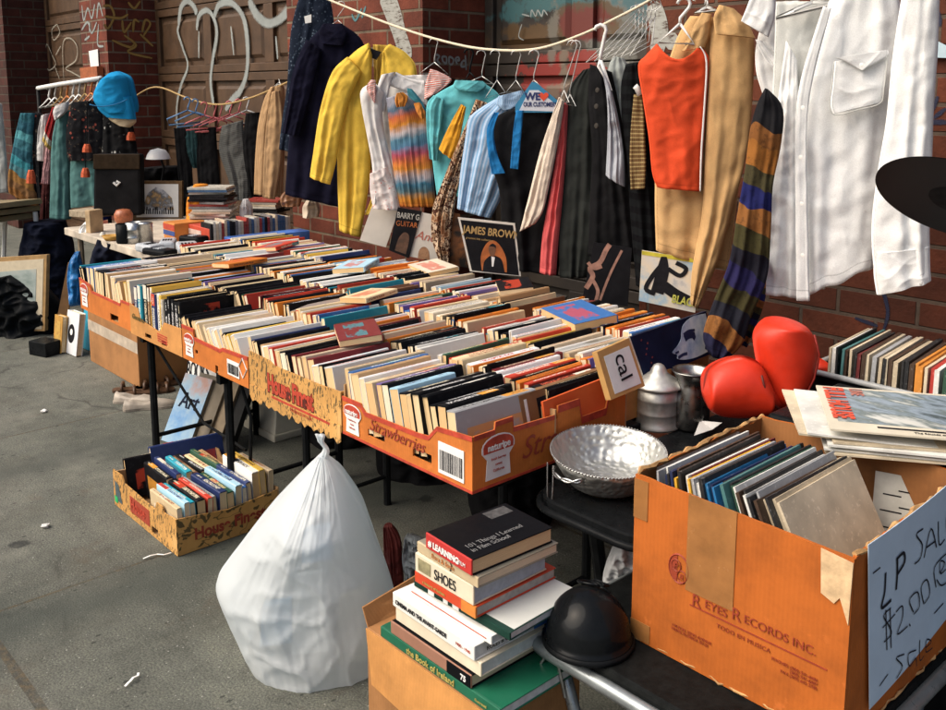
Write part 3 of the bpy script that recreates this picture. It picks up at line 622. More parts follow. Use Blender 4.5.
barcode((-2.90,Y0-.0014,T+.02),.085,.055,XR,b3); sticker((-3.235,Y0-.0014,T+.02),.08,.09,XR,b3,'naturipe')
m=MB(); q=Vector((-2.775,Y0-.0012,T+.06)); m.tube([q+XR*-.025,q+ZU*.035,q+XR*.0,q+ZU*-.035],.0,3)
m=MB(); q=Vector((-2.79,Y0-.002,T+.065)); dm=[q-XR*.028,q-ZU*.035,q+XR*.028,q+ZU*.035]; m.tube(dm,.0022,4,closed=True); m.build('diamond_mark',WHITEINK,b3)
b4=tray(-3.745,-3.263,Y0,Y0+D,T,[(0,.125),(.18,.12),(.22,.075),(.55,.06),(.62,.07),(.68,.105),(1,.11)],[(0,.11),(1,.12)],K_orange2,'cardboard_box','amber cut-down cardboard box above the left black table leg','box',GB,holes=[(.30,.42,.012,.03),(.62,.72,.012,.03)],inner=K_inner)
m=MB()
for k in range(4): m.box(-3.48,-3.39,Y0-.0012,Y0-.0002,T+.048-.009*k,T+.053-.009*k)
m.build('printed_lines',RED,b4); text('Giumarra',.03,(-3.72,Y0-.001,T+.07),XR,ZU,plain('olive_print',(.10,.08,.02),.6),b4,shear=.2,bold=.0006)
b5=tray(-4.345,-3.753,Y0+.01,Y0+.01+D,T,[(0,.145),(.22,.13),(.25,.105),(.8,.10),(.82,.12),(1,.12)],[(0,.12),(1,.13)],K_orange,'cardboard_box','orange cardboard box at the far left end of the front row','box',GB,stripe=(RED,.010),holes=[(.6,.75,.01,.04)],inner=K_inner)
sticker((-4.33,Y0+.0086,T+.02),.09,.11,XR,b5,'naturipe')
# trays of the rows behind
Y1,Y2,Y3=1.788,2.098,2.408
ROWS=[('second-row',Y1,[(-2.165,-1.634),(-2.72,-2.175),(-3.27,-2.73),(-3.82,-3.28),(-4.40,-3.83)]),
 ('third-row',Y2,[(-2.30,-1.70),(-2.86,-2.31),(-3.42,-2.87),(-3.98,-3.43),(-4.60,-3.99)]),
 ('back-row',Y3,[(-2.36,-1.765),(-2.92,-2.37),(-3.48,-2.93),(-4.04,-3.49),(-4.62,-4.05)])]
flat=[(0,.12),(.2,.12),(.25,.10),(.75,.10),(.8,.12),(1,.12)]
o_=['first','second','third','fourth','fifth']
for r_,(rn,yy,bx_) in enumerate(ROWS):
    for i,(a,b) in enumerate(bx_):
        k0=(r_==0 and i==0)
        tray(a,b,yy,yy+.302,T,flat,[(0,.155),(.3,.155),(.34,.10),(.7,.10),(.74,.145),(1,.145)] if k0 else [(0,.13),(1,.12)],(K_orange,K_orange2,K_brown)[(i+r_)%3],'cardboard_box',('orange box of books behind the bowl with a red printed rim' if k0 else f'box of books, {o_[i]} {rn} box from the kettle side'),'box',GB,stripe=(RED,.02) if k0 else None,inner=K_inner)

# ------------------------------------------------------------------ books packed spine up in the trays
SPEC=[]
def packrow(x0,x1,y,z,lean,hr,where,tr=(.016,.042),lr=(.272,.288),seed=0,jit=3,upright=False):
    rg=random.Random(seed); x=x1-.012; i=0; la=lean; ci=None
    while x>x0+.03:
        t_=rg.uniform(*tr) if rg.random()<.8 else rg.uniform(tr[0]*.8,tr[1]*1.25)
        if rg.random()<.16: la=lean+rg.uniform(-9,8)
        a=la+rg.uniform(-jit,jit)*.5; w=t_/math.cos(R_(a))+.0008
        hm=(hr[0]+hr[1])/2; h=hm+rg.uniform(-.006,.006) if rg.random()<.88 else rg.uniform(*hr); l=rg.uniform(*lr) if rg.random()<.88 else rg.uniform(lr[0]-.06,lr[1])
        if x-w<x0+.008: break
        i+=1; cx=x-w/2; yy=y+rg.uniform(-.006,.006)
        if upright:
            h,l=rg.uniform(.19,.24),rg.uniform(.15,.19)
            M=Matrix.Translation((cx,yy+h,z))@Matrix.Rotation(R_(a*.3),4,'Y')@Matrix(((1,0,0,0),(0,0,-1,0),(0,1,0,0),(0,0,0,1)))
        else: M=Matrix.Translation((cx,yy,z))@Matrix.Rotation(R_(rg.uniform(-1.8,1.8)),4,'Z')@Matrix.Rotation(R_(a),4,'Y')
        if ci is None or rg.random()>.14: ci=rg.choices(range(len(PAL)),WTS)[0]
        if upright and rg.random()<.6: ci=rg.choice((3,5,9,3,1))
        kind='hardcover' if h>hr[1]-.008 else 'paperback'
        SPEC.append((Vector((cx,yy,z+h)),t_,l,h,M,ci,f'{PAL[ci][0]} {kind}, {ORD[min(i,len(ORD)-1)]} from the right in the {where}',kind=='hardcover')); x-=w
z=T+.035
def one(box,y,where,lean,hr,seed,tr=(.015,.042),jit=4,upright=False):
    packrow(box[0]+.008,box[1]-.004,y+.009,z,lean,hr,where,tr,seed=seed,jit=jit,upright=upright)
one((-2.195,-1.628-.028),Y0,'orange box beside the bowl',-8,(.14,.18),1,(.013,.040),5)
one((-2.748,-2.203),Y0,'leaf-printed box on the table',-10,(.13,.165),2,(.013,.038),6)
one((-3.255,-2.756),Y0,'barcode box above the art books',-30,(.12,.16),3,(.012,.030),6)
one((-3.745,-3.263),Y0,'amber cut-down box',-8,(.12,.165),4,(.020,.040),4,True)
one((-4.345,-3.753),Y0+.01,'far left orange box',-12,(.14,.20),5,(.014,.036),8)
for r_,(rn,yy,bx_) in enumerate(ROWS):
    for i,bb_ in enumerate(bx_): one(bb_,yy,(f'{o_[i]} {rn} box from the kettle side'),((-8,-14,-10,-26,-12),(-10,-9,-22,-14,-16),(-8,-16,-10,-12,-14))[r_][i],((.135,.175),(.14,.18),(.145,.185))[r_],10+10*r_+i,(.010,.030),jit=9)
# books tossed flat on top of the rows
for k,(X,Y,yw,t_,l,h,ci,wh) in enumerate(((-2.42,1.62,65,.022,.21,.14,13,'leaf-printed box'),(-2.95,1.98,20,.020,.20,.13,0,'box behind the barcode box'),(-2.05,2.33,75,.03,.25,.17,10,'back rows below the camel coat'),(-3.45,2.28,40,.024,.22,.15,14,'third row at mid table'),(-3.95,1.95,10,.02,.21,.14,6,'second row near the far left'),(-2.62,2.52,55,.022,.2,.14,3,'back row below the black coat'),(-3.1,2.55,80,.02,.22,.15,19,'back row below the records'),(-4.2,2.3,30,.02,.21,.14,7,'third row near the white table'))):
    M=Matrix.Translation((X,Y,T+.185+.012))@Matrix.Rotation(R_(yw),4,'Z')@Matrix.Rotation(R_(84),4,'Y')@Matrix.Rotation(R_(4),4,'X')
    make_book(t_,l,h,M,ci,f'{PAL[ci][0]} book tossed flat on top of the {wh}','books tossed on the rows')
SPEC.sort(key=lambda s:(s[0]-EYE).length)
NB=240
for s in SPEC[:NB]: make_book(s[1],s[2],s[3],s[4],s[5],s[6],'books packed spine up in the boxes',s[7])
stf=MB(); 
for s in SPEC[NB:]:
    c,p=MB(),MB(); book_geo(s[1],s[2],s[3],s[4],c,p,s[7])
    for src,mi in ((c,s[5]),(p,len(PAL))):
        o=len(stf.v); stf.v+=src.v
        for f,u in zip(src.f,src.uv): stf.face([k+o for k in f],mi,u)
tag(stf.build('packed_books',[bookmat(i) for i in range(len(PAL))]+[pagemat()]),'mass of paperbacks packed spine up in the farther boxes','books',kind='stuff')
print('BOOKS',len(SPEC))

# ------------------------------------------------------------------ cloth and soft shapes
def resample(pl,n):
    P=[Vector((a,b,0)) for a,b in (smooth(pl,5) if len(pl)>2 else pl)]
    d=[0]
    for a,b in zip(P,P[1:]): d.append(d[-1]+(b-a).length)
    out=[]; j=0
    for i in range(n+1):
        t_=d[-1]*i/n
        while j<len(d)-2 and d[j+1]<t_: j+=1
        u=(t_-d[j])/max(1e-9,d[j+1]-d[j]); q=P[j].lerp(P[j+1],min(1,u)); out.append((q.x,q.y))
    return out
def cloth(fr_,Lp,Rp,depth=.035,folds=4,famp=.012,nu=54,nv=66,seed=0,off=0.,wr=.010,back=.5,round_=False,hem=.0,wf=7.,rad=0.,sag=0.,ld=0.,crk=.0035,cf=5.5):
    m=MB(); rg=random.Random(seed); Ls,Rs=resample(Lp,nv),resample(Rp,nv)
    ph=[rg.uniform(0,6.28) for _ in range(6)]; drift=[rg.uniform(-2.,2.) for _ in range(3)]
    front=[];rear=[]
    for j in range(nv+1):
        v=j/nv; A=fr_.p(*Ls[j]); B=fr_.p(*Rs[j]); width=(B-A).length
        for i in range(nu+1):
            u=i/nu; q=A.lerp(B,u); e=math.sqrt(max(0,1-abs(2*u-1)**(2. if round_ else 2.8))); e2=min(1,4*u*(1-u)*1.6)
            dd=min(depth*.62,width*.6)
            if round_: dd=depth*min(1,width/(depth*1.2))
            g=(.35+.65*v)
            fo=.8*famp*g*(.55+.9*mnoise.noise(Vector((u*3+seed,v*2.2,seed*.7))))*(math.sin(2*math.pi*folds*u+ph[0]+drift[0]*v)+.6*math.sin(2*math.pi*folds*1.73*u+ph[1]+drift[1]*v)+.4*math.sin(2*math.pi*folds*.61*u+ph[2]+drift[2]*v))*e2
            w3=wr*(.7*mnoise.noise(Vector((q.x*wf+seed*3.1,q.y*wf,q.z*wf*.6)))+.6*mnoise.noise(Vector((q.x*wf*2.7,q.y*wf*2.7+seed,q.z*wf*1.9)))-1.3*abs(mnoise.noise(Vector((q.x*wf*1.3+q.z*wf*.9,q.y*wf*1.3+seed*1.7,q.z*wf*.9-q.x*wf*.6))))-.7*abs(mnoise.noise(Vector((q.x*wf*2.4-q.z*wf*2.2,seed*2.7,q.z*wf*2.2+q.x*wf*1.4)))))*e2
            if crk:
                c1=1-2.2*abs(mnoise.noise(Vector((q.x*cf+q.z*cf*.5,q.y*cf+seed*2.3,q.z*cf*.8-q.x*cf*.3)))); c2=1-2.2*abs(mnoise.noise(Vector((q.x*cf*1.9-q.z*cf*.9,seed*1.3+q.y*cf,q.z*cf*1.5))))
                w3+=crk*(max(0,c1)**4+.6*max(0,c2)**4)*e2
            if rad: w3-=rad*(1-v*.55)*(abs(mnoise.noise(Vector((u*9+seed,v*1.6,2.2))))+.6*abs(mnoise.noise(Vector((u*21+seed,v*3.+u*2,5.1))))+.35*abs(mnoise.noise(Vector((u*14,v*11,seed)))))*e2
            zz=Vector((0,0,hem*math.sin(2*math.pi*folds*u+ph[3])*max(0,v-.85)/.15-sag*4*u*(1-u)*(1-v)**6))
            lz=ld*(1-v); front.append(q+fr_.n*(off+lz+dd*e+fo+w3)+zz)
            rear.append(q+fr_.n*(off+lz-dd*back*e+fo*.8+w3*.6-.003*e2)+zz)
    b=len(m.v); m.v+=front+rear; W=nu+1; K=len(front)
    for j in range(nv):
        for i in range(nu):
            a=b+j*W+i; uv=[(i/nu,1-j/nv),(i/nu,1-(j+1)/nv),((i+1)/nu,1-(j+1)/nv),((i+1)/nu,1-j/nv)]
            m.face((a,a+W,a+W+1,a+1),0,uv); m.face((K+a+1,K+a+W+1,K+a+W,K+a),0,uv[::-1])
    for i in range(nu):
        a=b+i; m.face((a+1,K+a+1,K+a,a),0,[(i/nu,1)]*4)
        a=b+nv*W+i; m.face((a,K+a,K+a+1,a+1),0,[(i/nu,0)]*4)
    for j in range(nv):
        for i in (0,nu):
            a=b+j*W+i; q=(a,K+a,K+a+W,a+W) if i==0 else (a+W,K+a+W,K+a,a); m.face(q,0,[(0 if i==0 else 1,1-j/nv)]*4)
    return m
def soft(name,mat,parent,*a,**k):
    return cloth(*a,**k).build(name,mat,parent,smooth=True)

# ------------------------------------------------------------------ things on the pavement
# white plastic bag
BAGM,t_n,b_n=nt('white_bag_plastic')
b_n.inputs['Base Color'].default_value=(.82,.87,.89,1); b_n.inputs['Roughness'].default_value=.36; b_n.inputs['Specular IOR Level'].default_value=.35
bump(t_n,b_n,math_(t_n,'ADD',math_(t_n,'MULTIPLY',noise(t_n,5,4),.6),math_(t_n,'MULTIPLY',noise(t_n,30,4),.12)),.35,.03)
tl=N(t_n,'ShaderNodeBsdfTranslucent'); tl.inputs['Color'].default_value=(.72,.80,.84,1); tpn=N(t_n,'ShaderNodeBsdfTransparent'); tpn.inputs['Color'].default_value=(.9,.95,.97,1)
mx=N(t_n,'ShaderNodeMixShader'); mx.inputs[0].default_value=.35; L(t_n,b_n.outputs[0],mx.inputs[1]); L(t_n,tl.outputs[0],mx.inputs[2])
mx2=N(t_n,'ShaderNodeMixShader'); mx2.inputs[0].default_value=.22; L(t_n,mx.outputs[0],mx2.inputs[1]); L(t_n,tpn.outputs[0],mx2.inputs[2])
L(t_n,mx2.outputs[0],t_n.nodes['Material Output'].inputs['Surface'])
rgn=N(t_n,'ShaderNodeTexNoise',noise_type='RIDGED_MULTIFRACTAL'); rgn.inputs['Scale'].default_value=4.5; rgn.inputs['Detail'].default_value=4; rgn.inputs['Distortion'].default_value=1.2; L(t_n,N(t_n,'ShaderNodeTexCoord').outputs['Object'],rgn.inputs['Vector'])
bump(t_n,b_n,math_(t_n,'ADD',math_(t_n,'MULTIPLY',rgn.outputs['Fac'],.35),math_(t_n,'MULTIPLY',noise(t_n,6,4),.5)),.4,.025)
fb=Frame(318,672,48,d=2.58)
bg=thing('plastic_bag','full white plastic bag knotted at the top, standing under the table edge','plastic bag',fb.p(318,680))
soft('bag_body',BAGM,bg,fb,[(321,449),(300,471),(268,507),(240,543),(221,570),(224,588),(236,618),(250,645),(266,665),(285,679)],[(329,449),(346,470),(364,505),(377,540),(390,575),(397,605),(398,632),(391,655),(373,672),(350,679)],depth=.23,folds=2.3,famp=.003,nu=100,nv=90,seed=5,back=1.,round_=True,wr=.016,wf=4.2,rad=.007,ld=.05,crk=.009,cf=7.)
soft('bag_knot',BAGM,bg,fb,[(322,428),(320,434),(326,441),(321,450)],[(328,429),(327,436),(332,443),(331,451)],depth=.014,folds=2,famp=.004,nu=12,nv=14,seed=6,back=1.,off=.052)
soft('bag_ear',BAGM,bg,fb,[(318,427),(321,434),(326,441)],[(326,429),(327,436),(329,442)],depth=.006,folds=1,famp=.004,nu=8,nv=8,seed=8,back=1.,off=.055)
def inside(px0,px1,py0,py1,off,th,mat,name,label):
    m=MB(); m.prism([fb.p(a,b,off) for a,b in ((px0,py1),(px1,py1-4),(px1-2,py0),(px0+3,py0+5))],fb.n*th); tag(m.build(name,mat,bevel=.004),label,'packaging')
inside(300,336,548,630,.112,.02,PAPER,'paper_carton','white carton showing faintly through the white plastic bag')
inside(308,338,508,545,.085,.03,plain('pale_blue_wrap',(.22,.42,.62),.5,.2,12,.1),'blue_packet','pale blue packet showing faintly near the top of the white bag')
inside(268,300,580,625,.085,.03,plain('pale_blue_wrap',(.22,.42,.62),.5,.2,12,.1),'blue_packet','pale blue packet low on the left inside the white bag')
inside(342,374,570,640,.095,.03,plain('cream_wrap',(.6,.55,.45),.5,.2,12,.1),'cream_packet','cream packet low on the right inside the white bag')

# second dark-red and clear bag behind
fr2=Frame(395,560,48,d=2.75)
rb=thing('rolled_cloth','dark red cloth bundle behind the white bag','cloth',fr2.p(392,600)); soft('bundle',plain('dark_red_cloth',(.16,.025,.02),.7,.4,12,.3),rb,fr2,[(383,528),(384,560),(388,600)],[(392,526),(402,545),(404,600)],depth=.05,seed=3,back=1.,wr=.02)
CLEAR=plain('crumpled_clear_plastic',(.24,.26,.27),.22,.4,25,.6,spec=.5)
fr3=Frame(413,560,48,d=2.7)
cb=thing('crumpled_bag','small crumpled grey plastic bag beside the book stack box','plastic bag',fr3.p(412,580)); soft('bag_body',CLEAR,cb,fr3,[(404,540),(402,560),(406,585)],[(420,540),(432,550),(430,585)],depth=.06,seed=13,back=1.,wr=.05,wf=16)
fr4=Frame(618,580,48,d=2.2)
cb=thing('crumpled_bag','crumpled white plastic bag tucked beside the record box','plastic bag',fr4.p(618,610)); soft('bag_body',plain('crumpled_white_plastic',(.50,.52,.53),.35,.25,30,.8),cb,fr4,[(622,543),(608,565),(602,590),(606,612)],[(640,543),(645,560),(645,590),(640,612)],depth=.09,seed=23,back=1.,wr=.05,wf=16,nu=30)

def turned(cx,cy,cz,yaw,lean=0,axis='Y',roll=0):
    return Matrix.Translation((cx,cy,cz))@Matrix.Rotation(R_(yaw),4,'Z')@Matrix.Rotation(R_(lean),4,axis)@Matrix.Rotation(R_(roll),4,'Z')
def flatbook(M,w,l,h,cm,label,spine=None,pm=None,group=None,kind='book',spine_mat=None,hard=True):
    """closed book lying flat: spine on local -y face (length along x), thickness up z"""
    b=.003 if hard else .0015
    m=MB(); m.box(0,l,0,w,0,b,0,M); m.box(0,l,0,w,h-b,h,0,M)
    o=m.build('book',cm,bevel=.0012); tag(o,label,kind,group)
    m=MB(); m.hexa([M@Vector(q) for q in [(0,-.004,.0),(l,-.004,.0),(l,.001,.0),(0,.001,.0),(0,-.004,h),(l,-.004,h),(l,.001,h),(0,.001,h)]]); m.build('spine',spine_mat or cm,o,bevel=.002)
    m=MB(); m.box(.003,l-.003,.002,w-.003,b,h-b,0,M,[[(0,0)]*4,[(0,0)]*4]+[[(0,0),(0,5),(1,5),(1,0)]]*4); m.build('pages',pm or pagemat(),o)
    return o
def solid(name,c,r=.45,var=.12,**k): return plain('cover_'+name,c,r,var,14,.08,**k)

# cardboard box with the stack of art books
CB=thing('cardboard_box','open-flapped brown cardboard box under the stack of art books','box',(-1.47,1.33,0))
m=MB(); m.box(-1.69,-1.25,1.19,1.46,0,.380); m.build('box_body',K_brown,CB,bevel=.004)
m=MB(); m.hexa([(-1.69,1.195,.368),(-1.685,1.195,.368),(-1.685,1.40,.368),(-1.69,1.40,.368),(-1.715,1.195,.42),(-1.711,1.195,.42),(-1.735,1.42,.43),(-1.739,1.42,.43)]); m.build('flap',K_brown,CB)
m=MB(); m.hexa([(-1.69,1.187,.379),(-1.27,1.187,.379),(-1.27,1.19,.379),(-1.69,1.19,.379),(-1.66,1.180,.25),(-1.35,1.180,.22),(-1.35,1.183,.22),(-1.66,1.183,.25)][4:]+[(-1.69,1.187,.379),(-1.27,1.187,.379),(-1.27,1.19,.379),(-1.69,1.19,.379)]); m.build('flap',K_orange2,CB)
GS='art books stacked on the brown box'
z=.382
def stackbook(x0,x1,y0,y1,h,yaw,cm,label,sm=None,pm=None,hard=True):
    global z
    x0+=.036; x1+=.036; cx,cy=(x0+x1)/2,(y0+y1)/2; l,w=x1-x0,y1-y0
    M=Matrix.Translation((cx,cy,z))@Matrix.Rotation(R_(yaw),4,'Z')@Matrix.Translation((-l/2,-w/2,0))
    o=flatbook(M,w,l,h,cm,label,group=GS,spine_mat=sm,pm=pm,hard=hard); z0=z; z+=h+.0015; return o,M,z0
WPG=plain('white_page_block',(.55,.56,.55),.8,.15,60,.2)
GREEN=solid('green',(.010,.115,.062))
CRM=solid('cream_jacket',(.70,.62,.47)); WHT=solid('white_jacket',(.74,.74,.70)); BKC=solid('black_jacket',(.006,.0065,.008)); ORB=solid('orange_red',(.55,.06,.02)); TANC=solid('tan_jacket',(.50,.40,.25)); TAUP=solid('taupe',(.24,.22,.17)); BRN=solid('brown_jacket',(.30,.15,.10))
GOLD=plain('gold_foil',(.45,.36,.10),.4,.2,40,0)
SY=lambda M,x,yy,zz: M@Vector((x,yy,zz))
def spine_text(M,s,size,x,zz,mat,o,**k):
    r=(M.to_3x3()@Vector((1,0,0))); return text(s,size,M@Vector((x,-.0045,zz)),r,ZU,mat,o,**k)
o,M,z0=stackbook(-1.672,-1.268,1.195,1.43,.026,0,GREEN,'big green hardcover at the bottom of the book stack',pm=WPG)
spine_text(M,'the Book of Ireland',.021,.10,.006,GOLD,o,bold=.0004); spine_text(M,'illustrated',.009,.33,.009,GOLD,o)
o,M,z0=stackbook(-1.632,-1.355,1.195,1.42,.030,0,BKC,'black and brown spined book with the number 75, above the green one',sm=BRN)
m=MB(); m.box(.20,.276,-.0052,-.004,0.001,.029,0,M); m.build('spine_patch',BKC,o); spine_text(M,'75',.018,.245,.008,WHITEINK,o,bold=.0005)
o,M,z0=stackbook(-1.625,-1.335,1.205,1.43,.032,0,CRM,'plain cream hardcover third from the bottom of the stack',pm=WPG)
o,M,z0=stackbook(-1.630,-1.345,1.20,1.47,.034,-1,WHT,'white art book lettered in red and black, fourth from the bottom',sm=WHT,pm=WPG)
spine_text(M,'CINEMA AND THE AVANT-GARDE',.014,.012,.011,BLACKINK,o,sx=.85,bold=.0003); spine_text(M,'1900 - 1945',.010,.225,.012,RED,o)
r=M.to_3x3()@Vector((0,1,0)); text('ROLES & COLLECTIONS',.013,M@Vector((.2855,.03,.012)),r,ZU,BLACKINK,o)
m=MB(); m.box(.286,.287,.17,.22,.003,.031,0,M); m.build('blue_patch',solid('blue_patch',(.03,.13,.40)),o)
o,M,z0=stackbook(-1.600,-1.325,1.225,1.45,.020,0,WHT,'thin white paperback with red line, below the dark green one',pm=WPG,hard=False)
m=MB(); m.box(.01,.26,-.0052,-.0042,.008,.010,0,M); m.build('red_line',RED,o)
o,M,z0=stackbook(-1.592,-1.29,1.235,1.46,.018,2,solid('dark_green_white',(.02,.05,.04)),'dark green and white art book with black ink drawing on its cover',sm=solid('bottle_green',(.012,.04,.03)),pm=WPG,hard=False)
m=MB(); m.box(.09,.299,.012,.224,.0181,.0186,0,M); m.build('cover_panel',plain('pale_cover',(.62,.64,.60),.5,.06,10,.05),o)
m=MB(); rg=random.Random(2)
for k in range(7):
    q=[M@Vector((.15+.05*rg.random(),.02+.08*rg.random(),.0187)) for _ in range(4)]; m.ribbon(q,.004,ZU,.0004+.0001*k)
m.ribbon([M@Vector((.17,.05,.0187)),M@Vector((.18,.10,.0187)),M@Vector((.2,.15,.0187))],.003,ZU,.0012); m.build('ink_drawing',BLACKINK,o)
for a,b in ((.05,.07),(.1,.115),(.13,.15)):
    m=MB(); m.box(a,b,-.0052,-.0042,.002,.017,0,M); m.build('spine_mark',WHITEINK,o)
o,M,z0=stackbook(-1.575,-1.37,1.222,1.465,.026,0,ORB,'red-orange book in the stack, under the one lettered SHOES',sm=ORB,pm=plain('grey_pages',(.36,.36,.33),.85,.2,60,.2))
m=MB(); m.box(.16,.2055,-.0052,.0,.0005,.0265,0,M); m.build('spine_end',plain('orange_spine_end',(.65,.22,.04),.5),o)
spine_text(M,'a history of fashion',.010,.03,.009,GOLD,o)
o,M,z0=stackbook(-1.570,-1.375,1.22,1.44,.045,0,CRM,'thick cream book lettered SHOES on its spine',pm=plain('blue_grey_pages',(.34,.40,.47),.8,.15,60,.2))
spine_text(M,'SHOES',.034,.068,.010,BLACKINK,o,sx=.72)
m=MB(); m.box(.012,.055,-.0052,-.004,.008,.037,0,M); m.build('spine_picture',plain('olive_picture',(.28,.25,.14),.6,.6,30,0),o)
o,M,z0=stackbook(-1.566,-1.355,1.222,1.455,.024,-2,TAUP,'tan spined book with a black crease below the black and red top book',sm=TANC)
spine_text(M,'flora & form',.016,.055,.007,plain('orange_ink',(.5,.18,.05),.6),o)
m=MB(); m.ribbon([M@Vector((.12,-.0046,.025)),M@Vector((.126,-.0046,.016)),M@Vector((.121,-.0046,.002))],.003,M.to_3x3()@Vector((0,-1,0)),.0012); m.build('spine_crease',BLACKINK,o)
o,M,z0=stackbook(-1.525,-1.365,1.215,1.445,.036,-3,BKC,'black book with red spine on top of the stack',sm=solid('red_spine',(.48,.035,.03)))
spine_text(M,'# LEARNING',.019,.012,.010,WHITEINK,o,bold=.0008); spine_text(M,'FILM',.012,.118,.012,WHITEINK,o)
r=M.to_3x3()@Vector((0,1,0)); u=M.to_3x3()@Vector((-1,0,0)); gi=plain('grey_ink',(.16,.16,.16),.5)
text('101 Things I Learned\nin Film School',.021,M@Vector((.118,.02,.0362)),r,u,gi,o,sx=.9)
m=MB(); m.box(.01,.045,.15,.215,.0362,.0366,0,M); m.build('cover_emblem',plain('emblem_grey',(.07,.07,.07),.5,.5,60),o)

# padded folding bench, helmet
SEAT=.475
ch=thing('folding_chair','black padded folding chair with grey metal rim under the record box','chair',(-.95,1.65,0))
m=MB(); m.prism([(x,y,SEAT-.03) for x,y in rrect(-1.325,-.665,1.375,2.03,.06)],(0,0,.03)); m.build('seat',VINYL,ch,bevel=.01)
p=rrect(-1.335,-.655,1.365,2.04,.065); m=MB(); m.tube([(x,y,SEAT-.03) for x,y in p],.016,8,closed=True); m.build('seat_rim',GREYM,ch,smooth=True)
for x,y,x2,y2 in ((-1.26,1.40,-1.18,1.47),(-1.26,2.0,-1.35,1.9),(-.72,1.40,-.8,1.5),(-.72,2.0,-.72,1.9)):
    m=MB(); m.tube([(x,y,SEAT-.04),(x2,y2,0)],.014,8); m.build('leg',GREYM,ch,smooth=True)
m=MB(); m.tube([(-1.27,1.372,SEAT-.04),(-1.30,1.36,SEAT-.10),(-1.28,1.365,SEAT-.14)],.004,6); m.tube([(-1.24,1.37,SEAT-.04),(-1.22,1.375,SEAT-.12)],.004,6); m.build('hinge_wire',STEEL,ch)
hc=at_h(588,641,SEAT)
hm=thing('helmet','glossy black half helmet with strap ring on the padded chair','helmet',(hc.x,hc.y,SEAT))
prof=[(.088,0),(.094,.004),(.095,.016),(.091,.018)]+[(.091*math.cos(R_(a)),.018+.100*math.sin(R_(a))) for a in range(6,90,7)]+[(.0005,.1185)]
m=MB(); m.lathe(prof,(hc.x,hc.y,SEAT),48); m.build('shell',GLOSS,hm,smooth=True)
m=MB(); c=Vector((hc.x,hc.y,SEAT)); M=Matrix.Rotation(R_(-22),3,'X')@Matrix.Rotation(R_(-12),3,'Y')
m.tube([c+M@Vector((.034*math.cos(k*.3142),.034*math.sin(k*.3142),.1185)) for k in range(20)],.003,6,closed=True); m.build('round_emboss',GLOSS,hm,smooth=True)
m=MB(); m.tube([c+Vector((.0+.014*math.cos(k*.4),.03+.008*math.sin(k*.4),.123)) for k in range(14)],.003,6); m.tube([c+Vector((-.02,.03,.119)),c+Vector((0,.03,.123)),c+Vector((.03,.035,.110))],.003,6); m.build('strap_ring',BLKP,hm,smooth=True)
m=MB(); m.lathe([(.096,.0),(.100,.003),(.100,.010),(.096,.013)],(hc.x,hc.y,SEAT),48); m.build('rim',BLKP,hm,smooth=True)

# ------------------------------------------------------------------ record box
z0=SEAT+.002; lx0,lx1,ly0,ly1=-1.148,-.672,1.505,2.0; HB=.372
LB=thing('record_box','large orange cardboard record box with printed red company lettering and LP sale sign','box',((lx0+lx1)/2,(ly0+ly1)/2,z0))
th=.007
def jag(f,seed,amp):
    return amp*(mnoise.noise(Vector((f*9,seed,0)))+.5*mnoise.noise(Vector((f*31,seed,2))))
K_lpin=cardboard('record_box_inside',(.30,.125,.04),dark=.6,wear=.3)  # brown inner board, darkened further for the shade inside the box
def torn(P,n,H,seed,amp,nm,nseg=24,mat=K_lp,inn=4):
    m=MB()
    for i in range(nseg):
        a,b=i/nseg,(i+1)/nseg; A,B=P(a),P(b); nn=Vector(n)*th
        m.hexa([A,B,B+nn,A+nn,A+ZU*(H(a)+jag(a,seed,amp)),B+ZU*(H(b)+jag(b,seed,amp)),B+nn+ZU*(H(b)+jag(b,seed,amp)),A+nn+ZU*(H(a)+jag(a,seed,amp))],[1 if k==inn else 0 for k in range(6)])
    return m.build(nm,[mat,K_lpin],LB)
torn(lambda f:Vector((lx0+(lx1-lx0)*f,ly0,z0)),(0,1,0),lambda f:HB-.006*f,1,.002,'front_panel')
torn(lambda f:Vector((lx0+(lx1-lx0)*f,ly1-th,z0)),(0,1,0),lambda f:HB+.01,2,.008,'back_panel',inn=2)
torn(lambda f:Vector((lx1-th,ly0+th+.001+(ly1-ly0-2*th-.002)*f,z0)),(1,0,0),lambda f:HB-.004+.01*f,3,.010,'side_panel',inn=2)
torn(lambda f:Vector((lx0,ly0+th+.001+(ly1-ly0-2*th-.002)*f,z0)),(1,0,0),lambda f:HB+.004,4,.007,'side_panel')
m=MB(); m.box(lx0+th+.001,lx1-th-.001,ly0+th+.001,ly1-th-.001,z0,z0+.006); m.build('bottom',K_lp,LB)
